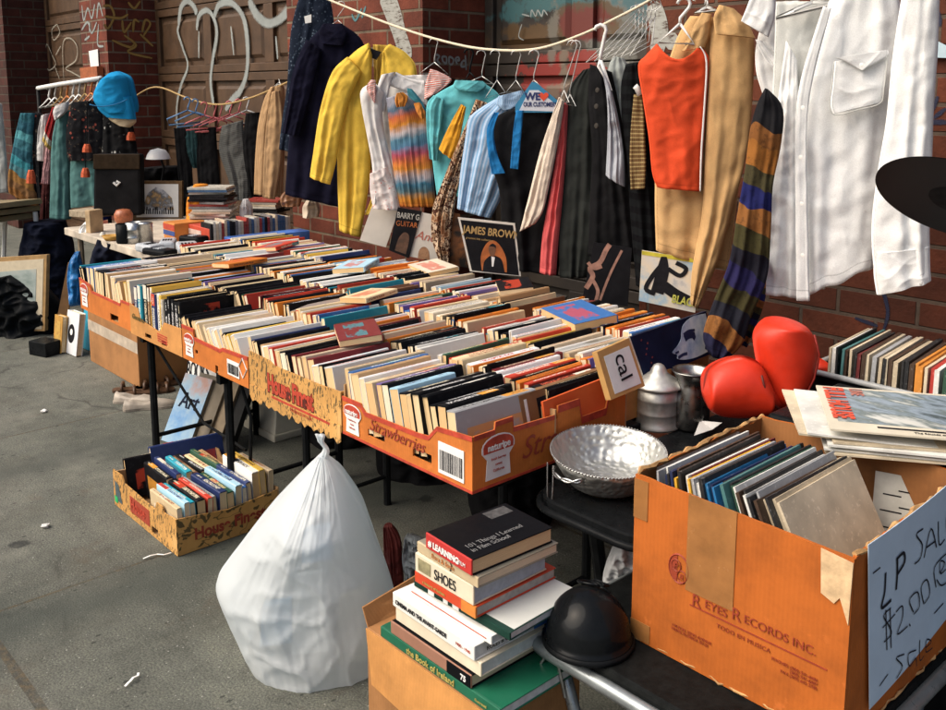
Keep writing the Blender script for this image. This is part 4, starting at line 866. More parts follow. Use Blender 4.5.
# frayed edges and corners
FRAY=plain('frayed_board',(.44,.25,.10),.9,.4,40,.8)
def fray(p0,p1,nm='frayed_edge',r=.006,n=26,seed=0):
    rg=random.Random(seed); m=MB(); pts=[Vector(p0).lerp(Vector(p1),i/n)+Vector((rg.uniform(-1,1),rg.uniform(-1,1),rg.uniform(-.6,1)))*.004 for i in range(n+1)]
    m.tube(pts,[r*rg.uniform(.4,1.3) for _ in pts],5); m.build(nm,FRAY,LB)
fray((lx1-.003,ly0+.01,z0+HB-.005),(lx1-.003,ly1,z0+HB+.006),seed=1,r=.006); fray((lx0+.002,ly0,z0+HB+.003),(lx0+.002,ly1,z0+HB+.006),seed=2); fray((lx0,ly0,z0+.003),(lx1,ly0,z0+.003),seed=3,r=.0022)
fray((lx1,ly0,z0+.003),(lx1,ly1,z0+.004),seed=4,r=.003)
m=MB(); m.prism([(lx1-.055,ly0-.001,z0+HB-.09),(lx1-.03,ly0-.001,z0+HB-.10),(lx1-.02,ly0-.001,z0+HB-.085),(lx1-.002,ly0-.001,z0+HB-.13),(lx1-.0,ly0-.001,z0+HB-.012),(lx1-.06,ly0-.001,z0+HB-.006)],(0,-.002,0)); m.build('torn_corner',plain('torn_liner',(.60,.42,.24),.8,.3,30,.6),LB)
m=MB(); m.box(lx0-.001,lx0+.035,ly0-.0016,ly0-.0003,z0+HB-.095,z0+HB-.008); m.build('tape_strip',TAPE,LB)
m=MB(); m.box(lx0+.135,lx0+.245,ly0-.0018,ly0-.0003,z0+HB-.205,z0+HB+.001); m.build('tape_strip',TAPE,LB)
m=MB(); m.box(lx0-.001,lx0+.05,ly0-.0016,ly0-.0003,z0+.004,z0+.045); m.build('tape_strip',TAPE,LB)
PR=plain('box_print',(.27,.04,.015),.65,.2,60,.05)
def onface(px,py): return at_y(px,py,ly0)
e=.0012
p=onface(679,569); m=MB(); n_=Vector((0,-1,0))
m.tube([p+Vector((.024*math.cos(k*.2618),-.0002,.031*math.sin(k*.2618))) for k in range(24)],.0022,4,closed=True); m.build('emblem_ring',PR,LB)
m=MB(); m.prism([p+Vector((-.022*math.cos(R_(a)),-.0004,.029*math.sin(R_(a)))) for a in range(-80,81,16)]+[p+Vector((-.004,-.0004,.0)),],(0,-.001,0)); m.build('emblem_fill',PR,LB)
for dx,dz,ch_ in ((-.006,.006,'P'),(.008,-.014,'R')):
    q=p+Vector((dx,-.0015,dz)); m=MB(); m.tube([q+Vector((.011*math.cos(k*.393),0,.0125*math.sin(k*.393))) for k in range(16)],.0013,4,closed=True); m.build('emblem_ring',PR,LB)
    text(ch_,.02,q+Vector((-.006,-.0005,-.007)),XR,ZU,PR,LB,shear=.2)
def ptext(s,size,px,py,**k): text(s,size,onface(px,py)+Vector((0,-.0008,0)),XR,ZU,k.pop('mat',PR),LB,**k)
ptext('R',.036,692,604); ptext('EYES',.024,705,607,sx=1.05); ptext('R',.036,731.5,618); ptext('ECORDS INC.',.024,744,622,sx=1.02)
A,B=onface(690,604.5),onface(828,657); m=MB(); m.hexa([A+Vector((0,-.0012,-.0015)),Vector((B.x,ly0-.0012,A.z-.0015)),Vector((B.x,ly0-.0002,A.z-.0015)),A+Vector((0,-.0002,-.0015)),A+Vector((0,-.0012,.0015)),Vector((B.x,ly0-.0012,A.z+.0015)),Vector((B.x,ly0-.0002,A.z+.0015)),A+Vector((0,-.0002,.0015))]); m.build('printed_rule',PR,LB)
ptext('TODO EN MUSICA',.0125,717,627,sp=1.15)
ptext('140 N.W. 22ND AVENUE\nMIAMI, FLORIDA 33125',.0088,672,625)
ptext('PHONES: (305) 541-6686\n(305) 541-6687\nFAX (305) 642-2785',.0088,818,682,align='RIGHT')
# sign taped on the right side
SX=lx1+.0015
def ons(px,py,o=0): q=at_x(px,py,SX); q.x+=o; return q
sg=thing('paper_sign','pale blue paper sign handwritten LP SALE taped to the record box','sign',ons(905,640))
m=MB(); c=[ons(866,708),ons(960,600),ons(960,472),ons(865.5,544)]
nY=14
def bulge(y): return .004+.005*math.sin(max(0,min(1,(y-1.5)/.5))*math.pi*1.1)
for i in range(nY):
    a,b=i/nY,(i+1)/nY
    def q(f,top):
        s=c[3].lerp(c[2],f) if top else c[0].lerp(c[1],f); s=s.copy(); s.x+=bulge(s.y); return s
    A,B,C_,D_=q(a,0),q(b,0),q(b,1),q(a,1); d=Vector((-.0012,0,0))
    m.hexa([A+d,A,B,B+d,D_+d,D_,C_,C_+d])
m.build('sheet',BLUEPAPER,sg)
INK=plain('marker_ink',(.02,.022,.03),.5,.2,40,0)
def pen(strokes,w,o=0.0115):
    m=MB()
    for i,s in enumerate(strokes):
        pts=smooth(s,4) if len(s)>2 else s
        W=[]
        for a,b in pts:
            qv=ons(a,b); qv.x+=bulge(qv.y)+.0006; W.append(qv)
        m.ribbon(W,w,Vector((1,0,0)),.0006+.0002*(i%3))
    return m
pen([[(881,571),(880,590),(877,606),(886,598)],[(891,588),(892,572),(892,556)],[(891,558),(898,551),(899,560),(892,572)]],.007).build('lettering',INK,sg)
pen([[(918,527),(911,533),(917,543),(915,556),(909,562)],[(919,556),(926,527),(932,546)],[(921,546),(930,540)],[(934,520),(935,543),(941,538)],[(950,508),(943,514),(944,532),(952,524)],[(943,524),(950,517)]],.0038).build('lettering',INK,sg)
pen([[(886,606),(879,614),(884,624),(886,632),(879,640)],[(881,608),(882,648)],[(885,606),(886,646)],[(891,610),(897,604),(897,616),(892,632),(902,624)],[(904,622),(905,624)],[(908,610),(904,598),(912,590),(914,604),(908,612)],[(919,602),(916,586),(922,578),(925,592),(919,602)],[(932,586),(930,566),(944,552),(952,556),(950,574),(938,584),(932,578)],[(936,572),(941,562),(936,560),(936,572),(942,568)],[(948,556),(943,562),(946,570),(951,562)]],.0034).build('lettering',INK,sg)
pen([[(875,684),(883,672)],[(899,652),(891,656),(897,664),(891,676)],[(911,648),(903,652),(904,664),(910,656),(911,664)],[(915,638),(915,658),(919,654)],[(921,646),(927,640),(922,638),(921,650),(928,646)],[(930,612),(940,602)],[(869,572),(876,566)],[(878,626),(890,612)]],.0032).build('lettering',INK,sg)
# records inside
GR='record sleeves filed in the big record box'
SLV=[('black',(.015,.016,.018)),('white',(.68,.68,.64)),('navy',(.015,.025,.08)),('dark brown',(.06,.035,.022)),('yellow',(.65,.36,.03)),('grey',(.33,.34,.35)),('blue',(.02,.16,.36)),('teal',(.06,.17,.17)),('cream',(.62,.53,.38)),('maroon',(.13,.02,.02)),('black',(.02,.02,.02)),('orange',(.60,.24,.04)),('beige',(.48,.40,.28)),('dark green',(.03,.08,.05)),('red',(.40,.04,.03))]
def slvmat(i):
    k=('sl',i)
    if k in CACHE: return CACHE[k]
    nm,c=SLV[i]; m,t,b=nt('sleeve_'+nm.replace(' ','_')); ob=N(t,'ShaderNodeTexCoord').outputs['Object']
    f=noise(t,12,5,ob); w=ramp(t,noise(t,70,5,ob,.7),[(.58,0.),(.66,.6)]); base=ramp(t,f,[(.3,[x*.75 for x in c]),(.7,[min(1,x*1.25) for x in c])])
    L(t,mixc(t,w,base,[min(1,x*1.3+.12) for x in c]),b.inputs['Base Color']); b.inputs['Roughness'].default_value=.5; bump(t,b,f,.1,.002); CACHE[k]=m; return m
def record(M,s,t_,ci,label,group,h=None):
    m=MB(); m.box(-t_/2,t_/2,0,s,0,h or s,0,M); o=m.build('record_sleeve',slvmat(ci)); return tag(o,label,'record',group)
seq=[0,10,5,1,2,0,2,3,4,10,3,1,9,4,5,1,0,6,2,6,10,7,0,13,1,3,10,1,0,5,3,12,0,12,8]
x=lx0+.035; rg=random.Random(11)
for i,ci in enumerate(seq):
    t_=rg.uniform(.0045,.0085) if i<len(seq)-1 else .006
    lean=-4-i*.72; s=.312+rg.uniform(-.003,.003)
    xx=x-.045
    M=Matrix.Translation((xx+.06,ly0+.022+rg.uniform(-.008,.02)+(.0 if i<20 else .02),z0+.072+i*.0013+rg.uniform(-.006,.006)))@Matrix.Rotation(R_(rg.uniform(-1,1)),4,'Z')@Matrix.Rotation(R_(lean),4,'Y')
    record(M,s,t_,ci,f'{SLV[ci][0]} record sleeve, {ORD[i+1] if i+1<len(ORD) else "last"} from left in the lettered record box',GR)
    x+=t_/math.cos(R_(lean))+.0052
m=MB(); M=Matrix.Translation((lx1-.17,ly1-.045,z0+.20))@Matrix.Rotation(R_(-72),4,'Z')@Matrix.Rotation(R_(-10),4,'Y'); m.box(-.001,.001,0,.12,0,.14,0,M); o=tag(m.build('record_sleeve',plain('pale_card',(.55,.55,.49),.7,.15,20,.1)),'pale printed card standing at the right end of the record box','record')
m=MB(); rg=random.Random(5)
for k in range(9):
    y=.015+.03*(k%3)+rg.random()*.008; zz=.02+.012*k
    m.box(.001,.0016,y,y+.03+.03*rg.random(),zz,zz+.003,0,M)
m.build('printed_lines',BLACKINK,o)

# pile of records lying on the box corner
pc=[at_h(830,437,.905)]
ex=(at_h(946,441,.905)-pc[0]).normalized(); ex=(Matrix.Rotation(R_(-9),3,'Z')@ex); ey=Vector((-ex.y,ex.x,0))
def covermat(name,cols,sc=4,seed=0.,stretch=(1,1,1)):
    m,t,b=nt(name); ob=N(t,'ShaderNodeTexCoord').outputs['Object']; mp=N(t,'ShaderNodeMapping'); mp.inputs['Location'].default_value=(seed,seed*.7,seed*.3); mp.inputs['Scale'].default_value=stretch; L(t,ob,mp.inputs[0])
    f=noise(t,sc,6,mp.outputs[0],.6); e=[(.28+.44*i/max(1,len(cols)-1),c) for i,c in enumerate(cols)]
    L(t,ramp(t,f,e),b.inputs['Base Color']); b.inputs['Roughness'].default_value=.4; return m
zz=HB+z0+.012; base=pc[0]
bx=thing('black_crate','black plastic crate hidden behind the record box','crate',(-.78,2.22,0)); m=MB(); m.box(-1.15,-.5,2.03,2.4,.0,HB+z0+.008); m.build('crate_body',BLKP,bx,bevel=.01)
GP='records lying in the pile on the record box'
tops=[(12,-.006,.012,0),(8,.004,-.008,1),(1,-.010,.004,-1),(8,.006,.010,1),(1,-.004,-.004,-2),(12,.008,.0,2),(8,-.062,.02,3),(1,-.045,.012,1)]
nmz=['lowest','second lowest','third lowest','fourth lowest','fifth lowest','sixth lowest','seventh lowest tilted','second from top tilted']
for i,(ci,dx,dy,yw) in enumerate(tops):
    o3=base+ex*dx+ey*(dy)+Vector((0,0,0)); o3.z=zz
    R3=Matrix((ex,ey,ZU)).transposed().to_4x4(); M=Matrix.Translation(o3)@R3@Matrix.Rotation(R_(yw),4,'Z')
    if i>=6: M=M@Matrix.Rotation(R_(2.5),4,'Y')
    m=MB(); m.box(0,.313,0,.313,0,.0045,0,M); ob=tag(m.build('record_sleeve',slvmat(ci)),f'{SLV[ci][0]} record sleeve, {nmz[i]} in the flat pile on the box','record',GP)
    zz+=.0058
zz+=.012
o3=base.copy(); o3.z=zz; M=Matrix.Translation(o3)@Matrix((ex,ey,ZU)).transposed().to_4x4()
m=MB(); m.box(0,.313,0,.313,0,.004,0,M); tp=tag(m.build('record_sleeve',plain('ivory_sleeve',(.62,.57,.45),.45,.1,14,.05)),'ivory record sleeve with blurred seascape and red lettering, top of the flat pile','record',GP)
m=MB(); m.box(.022,.312,.055,.300,.0041,.0045,0,M); m.build('cover_picture',covermat('seascape_print',[(.02,.03,.03),(.07,.10,.11),(.26,.33,.40),(.12,.16,.16),(.55,.57,.54),(.62,.62,.56)],7,5.3,(.8,2.2,1)),tp)
m=MB(); m.box(.10,.24,.030,.040,.0041,.0045,0,M); m.build('cover_strip',BLACKINK,tp)
REDL=plain('red_lettering',(.62,.07,.03),.5,.2,30,0)
text('FULL HOUSE',.062,M@Vector((.016,.298,.0052)),-ey,ex,REDL,tp,bold=.0022,sx=.62,sp=1.05); text('LIVE',.04,M@Vector((.075,.298,.0052)),-ey,ex,plain('faded_red',(.45,.16,.12),.5,.3),tp,bold=.001,sx=.7)
text('The Sounds of Summer',.011,M@Vector((.17,.012,.0045)),ex,ey,BLACKINK,tp)

# crate of records on the right
GC='records standing in the tray on the right'
tr_=thing('record_tray','black tray with white rim holding leaning records by the brick wall','tray',(-.95,2.8,.62))
cx0=at_h(836,382,.655); 
m=MB(); tx0,tx1,ty0,ty1=-1.33,-.5,2.55,2.95
m.box(tx0,tx1,ty0,ty1,.532,.54); m.box(tx0,tx1,ty0,ty0+.006,.54,.82); m.box(tx0,tx1,ty1-.006,ty1,.54,.82); m.box(tx0,tx0+.006,ty0+.006,ty1-.006,.54,.82); m.box(tx1-.006,tx1,ty0+.006,ty1-.006,.54,.82); m.build('tray_body',BLKP,tr_,bevel=.002)
m=MB(); m.tube([(a,b,.822) for a,b in rrect(tx0-.004,tx1+.004,ty0-.004,ty1+.004,.03)],.009,6,closed=True); m.build('rim',plain('grey_rim',(.30,.31,.31),.4),tr_,smooth=True)
lt=thing('low_table','low black table under the record tray by the wall','table',(-.85,2.7,0)); m=MB(); m.box(-1.18,-.45,2.44,3.0,.50,.53); m.build('tabletop',BLKP,lt)
for a in (-1.1,-.53):
    for b_ in (2.5,2.94):
        m=MB(); m.tube([(a,b_,.5),(a,b_,0)],.016,6); m.build('leg',BLK,lt)
x=-1.27; i=0; rg=random.Random(21); seq=[12,1,0,7,3,8,10,9,3,8,5,12,0,8,3,12,10,0,3,11,11,8,14,1,13,12,0,1,8,3,5,9]
for i,ci in enumerate(seq):
    t_=rg.uniform(.006,.013); lean=10
    M=Matrix.Translation((x,2.575+rg.uniform(-.006,.006),.585))@Matrix.Rotation(R_(5+rg.uniform(-1,1)),4,'Z')@Matrix.Rotation(R_(lean-9+rg.uniform(-1,1)),4,'Y')
    record(M,.315+rg.uniform(-.006,.004),t_,ci,f'{SLV[ci][0]} record sleeve, '+(ORD[i+1] if i+1<len(ORD) else f'{len(seq)-i} places before the right end,')+' from left in the white-rimmed tray',GC)
    x+=t_+.004
    if x>-.58: break

# ------------------------------------------------------------------ bowl, kettles, gloves
bc=at_h(608,450,.722); BZ=.622
bw=thing('bowl','hammered silver metal bowl with handle and beaded chain','bowl',(bc.x,bc.y,BZ))
HAM,t,b=nt('hammered_aluminium'); b.inputs['Metallic'].default_value=1; b.inputs['Base Color'].default_value=(.50,.51,.49,1); b.inputs['Roughness'].default_value=.5
v=N(t,'ShaderNodeTexVoronoi'); v.inputs['Scale'].default_value=62; v.feature='SMOOTH_F1'; L(t,N(t,'ShaderNodeTexCoord').outputs['Object'],v.inputs['Vector']); bump(t,b,v.outputs['Distance'],.8,.008)
L(t,ramp(t,noise(t,20,4),[(.3,.46),(.7,.60)]),b.inputs['Roughness'])
BR_=Matrix.Rotation(R_(5),3,RT)   # the bowl sits tipped a little towards the front
BC=Vector((bc.x,bc.y,BZ+.012))
prof=[(.0005,.012),(.085,.012),(.10,.018),(.120,.040),(.134,.066),(.146,.089),(.150,.092),(.1515,.089),(.138,.064),(.123,.038),(.106,.013),(.088,.007),(.0005,.007)]
m=MB(); m.lathe(prof,BC,72,0,BR_); m.build('bowl_body',HAM,bw,smooth=True)
m=MB(); m.lathe([(.075,-.003),(.085,-.003),(.09,.008),(.083,.010)],BC,48,0,BR_); m.build('foot',plain('brass_foot',(.45,.33,.2),.3,.2,30,.1,metal=1),bw,smooth=True)
m=MB()
for k in range(110):
    g=2*math.pi*k/110; p=BC+BR_@Vector((.1505*math.cos(g),.1505*math.sin(g),.091)); m.lathe([(.0003,-.003),(.003,0),(.0003,.003)],p,5)
m.build('beaded_rim',STEEL,bw,smooth=True)
d=(-RT*.80-FH*.6).normalized(); sd=Vector((-d.y,d.x,0)); hp=BC+BR_@(d*.141+ZU*.070)
m=MB()
for s in (1,-1): m.tube([hp+sd*(.05*math.cos(R_(a)))+d*(.024*math.sin(R_(a)))+ZU*(.004*math.sin(R_(a*4))*s-.008*math.sin(R_(a))) for a in range(0,181,12)],.0032,6)
m.build('handle',STEEL,bw,smooth=True)
m=MB(); cp=hp+d*.014+ZU*.012
for side in (-1,1):
    for k in range(36):
        f=k/35; q=cp+sd*(-.045+.011*side*(1-.3*f*f))+d*.006+ZU*(-.088*math.sin(f*math.pi/2)); m.lathe([(.0002,-.0026),(.0026,0),(.0002,.0026)],q,5)
m.build('chain',STEEL,bw,smooth=True)
def potmat(): return plain('old_aluminium',(.50,.50,.47),.50,.25,26,.12,metal=.75)
kc=at_h(657,425,.622)
kt=thing('metal_jar','tall lidded aluminium jar with pointed lid beside the bowl','jar',(kc.x,kc.y,.622)); kp=(kc.x,kc.y,.622)
m=MB(); m.lathe([(.0005,0),(.070,0),(.072,.006),(.065,.012),(.065,.045),(.0665,.048),(.065,.051),(.065,.088),(.0665,.091),(.065,.094),(.065,.125),(.0005,.125)],kp,40); m.build('jar_body',potmat(),kt,smooth=True)
m=MB(); m.lathe([(.069,.124),(.074,.128),(.072,.134),(.060,.147),(.042,.158),(.027,.170),(.022,.182),(.016,.192),(.008,.197),(.0005,.198)],kp,40); m.build('lid',potmat(),kt,smooth=True)
s=(RT*-1); m=MB(); m.tube([Vector(kp)+s*.055+ZU*.118,Vector(kp)+s*.075+ZU*.128,Vector(kp)+s*.088+ZU*.138],[.008,.006,.004],8); m.build('spout',potmat(),kt,smooth=True)
vc=at_h(690,427,.622)
vp=(vc.x,vc.y,.622)
vs=thing('metal_vase','open dark pewter vase with flared rim between jar and gloves','vase',vp)
m=MB(); m.lathe([(.0005,.0),(.048,0),(.056,.008),(.058,.05),(.056,.10),(.047,.135),(.045,.15),(.054,.172),(.062,.180),(.061,.184),(.054,.180),(.043,.155),(.043,.13),(.0005,.02)],vp,40); m.build('vase_body',PEWTER,vs,smooth=True)
m=MB(); m.lathe([(.0575,.158),(.060,.161),(.0575,.164)],vp,40); 
q=at_h(660,448,.624); m=MB(); m.hexa([at_h(694,436,.64),at_h(712,430,.64),at_h(722,423,.66),at_h(700,421,.66)]+[p_+Vector((0,0,.0012)) for p_ in (at_h(694,436,.64),at_h(712,430,.64),at_h(722,423,.66),at_h(700,421,.66))]); tag(m.build('paper_slip',PAPER),'white paper slip between the vase and the record box','paper')
GLV=plain('red_glove_leather',(.60,.032,.010),.46,.08,22,.10,spec=.4); GLD=plain('glove_seam',(.10,.012,.008),.6,.2,30,.1)
gf=Frame(780,370,46,d=2.62); gr=thing('boxing_glove','upright red leather boxing glove leaning on the other glove','boxing glove',gf.p(775,412),'red boxing gloves')
def blob(nm,mat,parent,frm,Lp,Rp,depth,off=0,**k): return soft(nm,mat,parent,frm,Lp,Rp,depth=depth,folds=1,famp=0,nu=32,nv=32,crk=0,wr=k.pop('wr',.0012),wf=8,back=1.,round_=True,off=off,**k)
blob('mitt',GLV,gr,gf,[(776,318),(760,321),(751,332),(752,350),(757,372),(764,392),(772,405),(778,411)],[(786,317.5),(803,324),(813,340),(814,358),(808,375),(797,390),(788,402),(781,411)],.085,.03)
gf2=Frame(740,390,46,d=2.55); gl=thing('boxing_glove','red leather boxing glove lying on its side next to the vase','boxing glove',gf2.p(735,416),'red boxing gloves')
blob('mitt',GLV,gl,gf2,[(703,390),(708,370),(722,360),(740,356),(752,358),(762,366),(772,388),(783,404)],[(703,394),(708,408),(720,415),(738,417),(752,416),(764,413),(774,409),(784,406)],.08)
m=MB(); 
m.tube([gf2.p(a,b,.07) for a,b in ((755,368),(758,382),(766,396),(776,404))],.0035,6); m.build('seam',GLD,gl,smooth=True)
m=MB(); m.tube([gf.p(a,b,.10) for a,b in ((803,326),(808,345),(803,368),(792,390),(783,406))],.003,6); m.build('seam',plain('dark_red_seam',(.22,.012,.006),.6,.2,30,.1),gr,smooth=True)
gf3=Frame(812,372,46,d=2.75)
blob('thumb',GLV,gr,gf3,[(812,356),(798,366),(785,385),(782,398),(792,408)],[(818,357),(829,364),(830,374),(822,390),(800,408)],.06)
gf4=Frame(770,400,46,d=2.75)
blob('cuff',GLD,gl,gf4,[(768,386),(765,398),(770,414)],[(800,392),(806,402),(800,416)],.06)

# black disc at the right edge
vd=thing('vinyl_record','black vinyl record hanging at the right edge by the sleeve cuff','vinyl record',at_d(955,200,1.80))
c=at_d(955,200,1.80); te=(EYE-c).normalized(); ax=RT-UP*.30; ax=(ax-te*ax.dot(te)).normalized(); ww=te.cross(ax).normalized()
nrm=(te*.46-ww*.88).normalized(); ay=nrm.cross(ax)
M3=Matrix((ax,ay,nrm)).transposed()
m=MB(); m.lathe([(.0005,-.0012),(.149,-.0012),(.151,0),(.149,.0012),(.0005,.0012)],c,72,0,M3)
VM,t,b=nt('vinyl_grooves'); b.inputs['Base Color'].default_value=(.006,.006,.007,1); b.inputs['Roughness'].default_value=.4; b.inputs['Specular IOR Level'].default_value=.12
uv=N(t,'ShaderNodeTexCoord').outputs['UV']; m.build('disc',VM,vd,smooth=False)
m=MB(); m.lathe([(.0005,-.0018),(.048,-.0018),(.05,0),(.048,.0018),(.0005,.0018)],c,40,0,M3); m.build('record_label',plain('record_label_black',(.008,.008,.009),.5),vd)
m=MB(); p=c+ax*.12+ay*.05; m.tube([p,p+ZU*1.2],.0012,5); m.build('string',BLKP,vd)

# ------------------------------------------------------------------ lines the clothes hang on
YC=2.95
def line(pts,r,Y,name,label,mat):
    m=MB(); P=[at_y(a,b,Y) for a,b in smooth(pts,8)]; m.tube(P,r,6); return tag(m.build(name,mat,smooth=True),label,'rope')
ROPEPX=[(300,-14),(330,0),(390,24),(440,40),(485,49),(535,49),(580,35),(620,16),(650,0),(672,-14)]
line(ROPEPX,.006,YC,'clothesline','cream rope sagging across the stall with wire hangers on it',ROPE)
YM=3.2
line([(137,95),(150,88),(163,88),(185,97),(205,103),(225,104),(250,98),(270,90),(292,80)],.007,YM,'sagging_rope','tan cord sagging in front of the garage door with plastic hangers',CORD)
def hanger(fr_,hook,neck,la,ra,label,mat=WIRE,r=.0024,off=0,bar=None,group='clothes hangers'):
    """hook point on the rope, neck, left and right arm ends (pixels on the hanger's own plane)"""
    P=lambda p,o=0: fr_.p(p[0],p[1],off+o)
    n=P(neck); h=P(hook); t_=thing('clothes_hanger',label,'hanger',n,group)
    m=MB(); hw=.022
    top=[h+fr_.s*(hw*math.sin(a))+ZU*(hw*(math.cos(a)-1)) for a in (-1.5,-.8,0,.8,1.5,2.2)]
    m.tube(top+[n+ZU*.02,n],r,6); m.build('hook',mat,t_,smooth=True)
    m=MB(); q=[n,P(la)]
    if bar: q+= [P(bar[0]),P(bar[1])]
    q+=[P(ra),n]; m.tube(q,r,6); m.build('hanger_frame',mat,t_,smooth=True)
    return t_
def wear(name,label,cat,fr_,loc,group=None): return thing(name,label,cat,fr_.p(*loc),group)

# --- main line, left to right
G='clothes hanging on the cream rope'
A=38
# patterned dark shirt
f=Frame(305,60,A,Y=3.02); t0=wear('patterned_shirt','black shirt with pale swirl pattern behind the navy coat','shirt',f,(300,80),G)
PATD=fabric('swirl_print',(.014,.02,.035),'spots',((.10,.13,.17),(.07,.10,.14)),46)
soft('shirt_body',PATD,t0,f,[(300,-6),(291,30),(287,85),(282,120),(279,149)],[(330,-4),(334,40),(318,110),(299,153)],depth=.05,folds=3,seed=31)
m=MB(); q=f.p(310,16,.06); m.hexa([f.p(308,17,.062),f.p(315,15,.062),f.p(315,23,.062),f.p(309,24,.062)]+[f.p(308,17,.064),f.p(315,15,.064),f.p(315,23,.064),f.p(309,24,.064)]); m.build('shop_tag',PAPER,t0)
# navy coat
NAVY=fabric('navy_wool',(.007,.007,.018),var=.3)
f=Frame(325,80,A,Y=2.96); t0=wear('navy_coat','long dark navy coat left of the yellow coat','coat',f,(320,100),G)
soft('coat_body',NAVY,t0,f,[(324,26),(308,42),(299,70),(292,110),(288,150),(285,194)],[(344,25),(364,44),(366,90),(362,150),(352,209)],depth=.06,folds=3.5,seed=32)
soft('sleeve',NAVY,t0,f,[(310,40),(297,70),(291,105),(286,132)],[(325,50),(316,90),(309,115),(303,136)],depth=.045,folds=2,seed=33,off=.06)
soft('collar',NAVY,t0,f,[(326,24),(322,32),(324,44)],[(345,24),(350,34),(346,46)],depth=.03,folds=1,seed=34,off=.05,famp=.004)
hanger(f,(341,1),(338,20),(329,26),(347,28),'wire hanger holding the navy coat')
# yellow coat
YEL=fabric('yellow_suede',(.74,.50,.075),var=.16)
f=Frame(372,100,A,Y=2.94); t0=wear('yellow_coat','bright yellow suede coat without collar','coat',f,(370,120),G)
soft('coat_body',YEL,t0,f,[(370,43),(356,52),(345,68),(340,110),(339,170),(341,229)],[(374,55),(373,80),(372,130),(371,180),(362,236)],depth=.05,folds=2.2,seed=35,off=.03)
soft('front_panel',YEL,t0,f,[(384,52),(380,90),(378,140),(374,190),(366,214)],[(391,44),(408,54),(418,75),(412,140),(390,190),(376,214)],depth=.04,folds=2,seed=36,off=.02)
soft('sleeve',YEL,t0,f,[(352,57),(337,72),(326,105),(320,140),(315,175)],[(366,72),(354,100),(346,130),(341,160),(335,183)],depth=.05,folds=2,seed=37,off=.08)
soft('inner_back',fabric('yellow_lining',(.45,.30,.06)),t0,f,[(372,44),(373,80),(370,120),(366,170)],[(390,45),(386,80),(382,120),(378,170)],depth=.01,folds=2,seed=38,off=-.02)
m=MB(); m.hexa([f.p(371,48,.03),f.p(383,52,.03),f.p(378,60,.03),f.p(372,57,.03)]+[f.p(371,48,.034),f.p(383,52,.034),f.p(378,60,.034),f.p(372,57,.034)]); m.build('neck_label',BLACKINK,t0)
# white hooded jacket with stripes
WH=fabric('white_cotton',(.62,.61,.60),var=.05); STRI=fabric('coral_stripe',(.70,.67,.64),'vstripe',((.62,.10,.06),),4.5); PINKW=fabric('pink_print',(.68,.62,.60),'spots',((.55,.22,.2),(.55,.25,.22)),60)
f=Frame(405,120,A,Y=2.90); t0=wear('white_jacket','white jacket with coral striped shoulders over the rainbow dress','jacket',f,(405,130),G)
soft('jacket_back',WH,t0,f,[(384,76),(378,95),(380,130),(384,190)],[(432,74),(434,100),(432,130),(426,190)],depth=.02,folds=2,seed=41,off=-.03)
soft('sleeve',WH,t0,f,[(377,82),(365,90),(366,108),(371,135),(376,165),(377,201)],[(388,92),(386,110),(389,135),(397,170),(402,204)],depth=.05,folds=2,seed=42,off=.07)
soft('front_band',WH,t0,f,[(384,75),(380,90),(384,110)],[(398,72),(393,85),(388,112)],depth=.03,folds=1,seed=43,off=.05)
soft('hood',WH,t0,f,[(398,72),(412,78),(426,80)],[(392,86),(412,94),(430,108)],depth=.03,folds=1,seed=44,off=.03)
soft('striped_shoulder',STRI,t0,f,[(433,69),(428,84),(427,100)],[(440,71),(454,80),(441,92)],depth=.03,folds=1,seed=45,off=.06)
soft('striped_shoulder',STRI,t0,f,[(377,80),(373,88),(378,98)],[(382,80),(382,92),(381,103)],depth=.03,folds=1,seed=46,off=.115,famp=.004)
soft('printed_hem',PINKW,t0,f,[(375,172),(375,190),(378,206)],[(392,165),(400,186),(405,208)],depth=.045,folds=2,seed=47,off=.09)
hanger(f,(433,38),(434,62),(419,73),(448,74),'wire hanger holding the white striped jacket',off=-.01); 
# rainbow dress
RB=fabric('rainbow_print',(.5,.3,.2),'bands',((.62,.17,.03),(.68,.28,.03),(.10,.18,.20),(.03,.20,.32),(.50,.46,.50),(.68,.28,.04),(.66,.18,.05),(.42,.07,.13),(.05,.18,.32),(.08,.26,.38),(.55,.50,.52),(.70,.28,.03),(.60,.14,.05),(.08,.2,.32),(.38,.42,.52)),1)
f=Frame(412,150,A,Y=2.87); t0=wear('rainbow_dress','gathered dress in orange and blue tie dye bands under the white jacket','dress',f,(412,160),G)
soft('dress_body',RB,t0,f,[(386,98),(389,125),(392,160),(396,190),(399,206)],[(413,92),(426,108),(430,140),(433,175),(436,207)],depth=.05,folds=7,famp=.008,seed=51,nu=40)
soft('bow',fabric('orange_bow',(.60,.24,.05)),t0,f,[(400,93),(398,100),(400,107)],[(406,92),(411,97),(408,106)],depth=.03,folds=2,seed=52,off=.06)
soft('collar_flap',fabric('teal_flap',(.05,.20,.25)),t0,f,[(410,88),(412,97),(423,104)],[(415,89),(424,100),(431,113)],depth=.02,folds=1,seed=53,off=.06)
soft('collar_flap',fabric('orange_flap',(.58,.22,.05)),t0,f,[(417,103),(420,112),(424,118)],[(423,102),(428,110),(428,118)],depth=.02,folds=1,seed=54,off=.07)
# dark brown garment behind
f=Frame(432,150,A,Y=2.98); t0=wear('brown_dress','dark brown dress glimpsed between the rainbow dress and aqua shirt','dress',f,(430,160),G)
soft('dress_body',fabric('dark_brown_cloth',(.035,.018,.013)),t0,f,[(440,78),(424,100),(425,150),(424,204)],[(470,78),(466,110),(460,150),(450,204)],depth=.04,folds=3,seed=55)
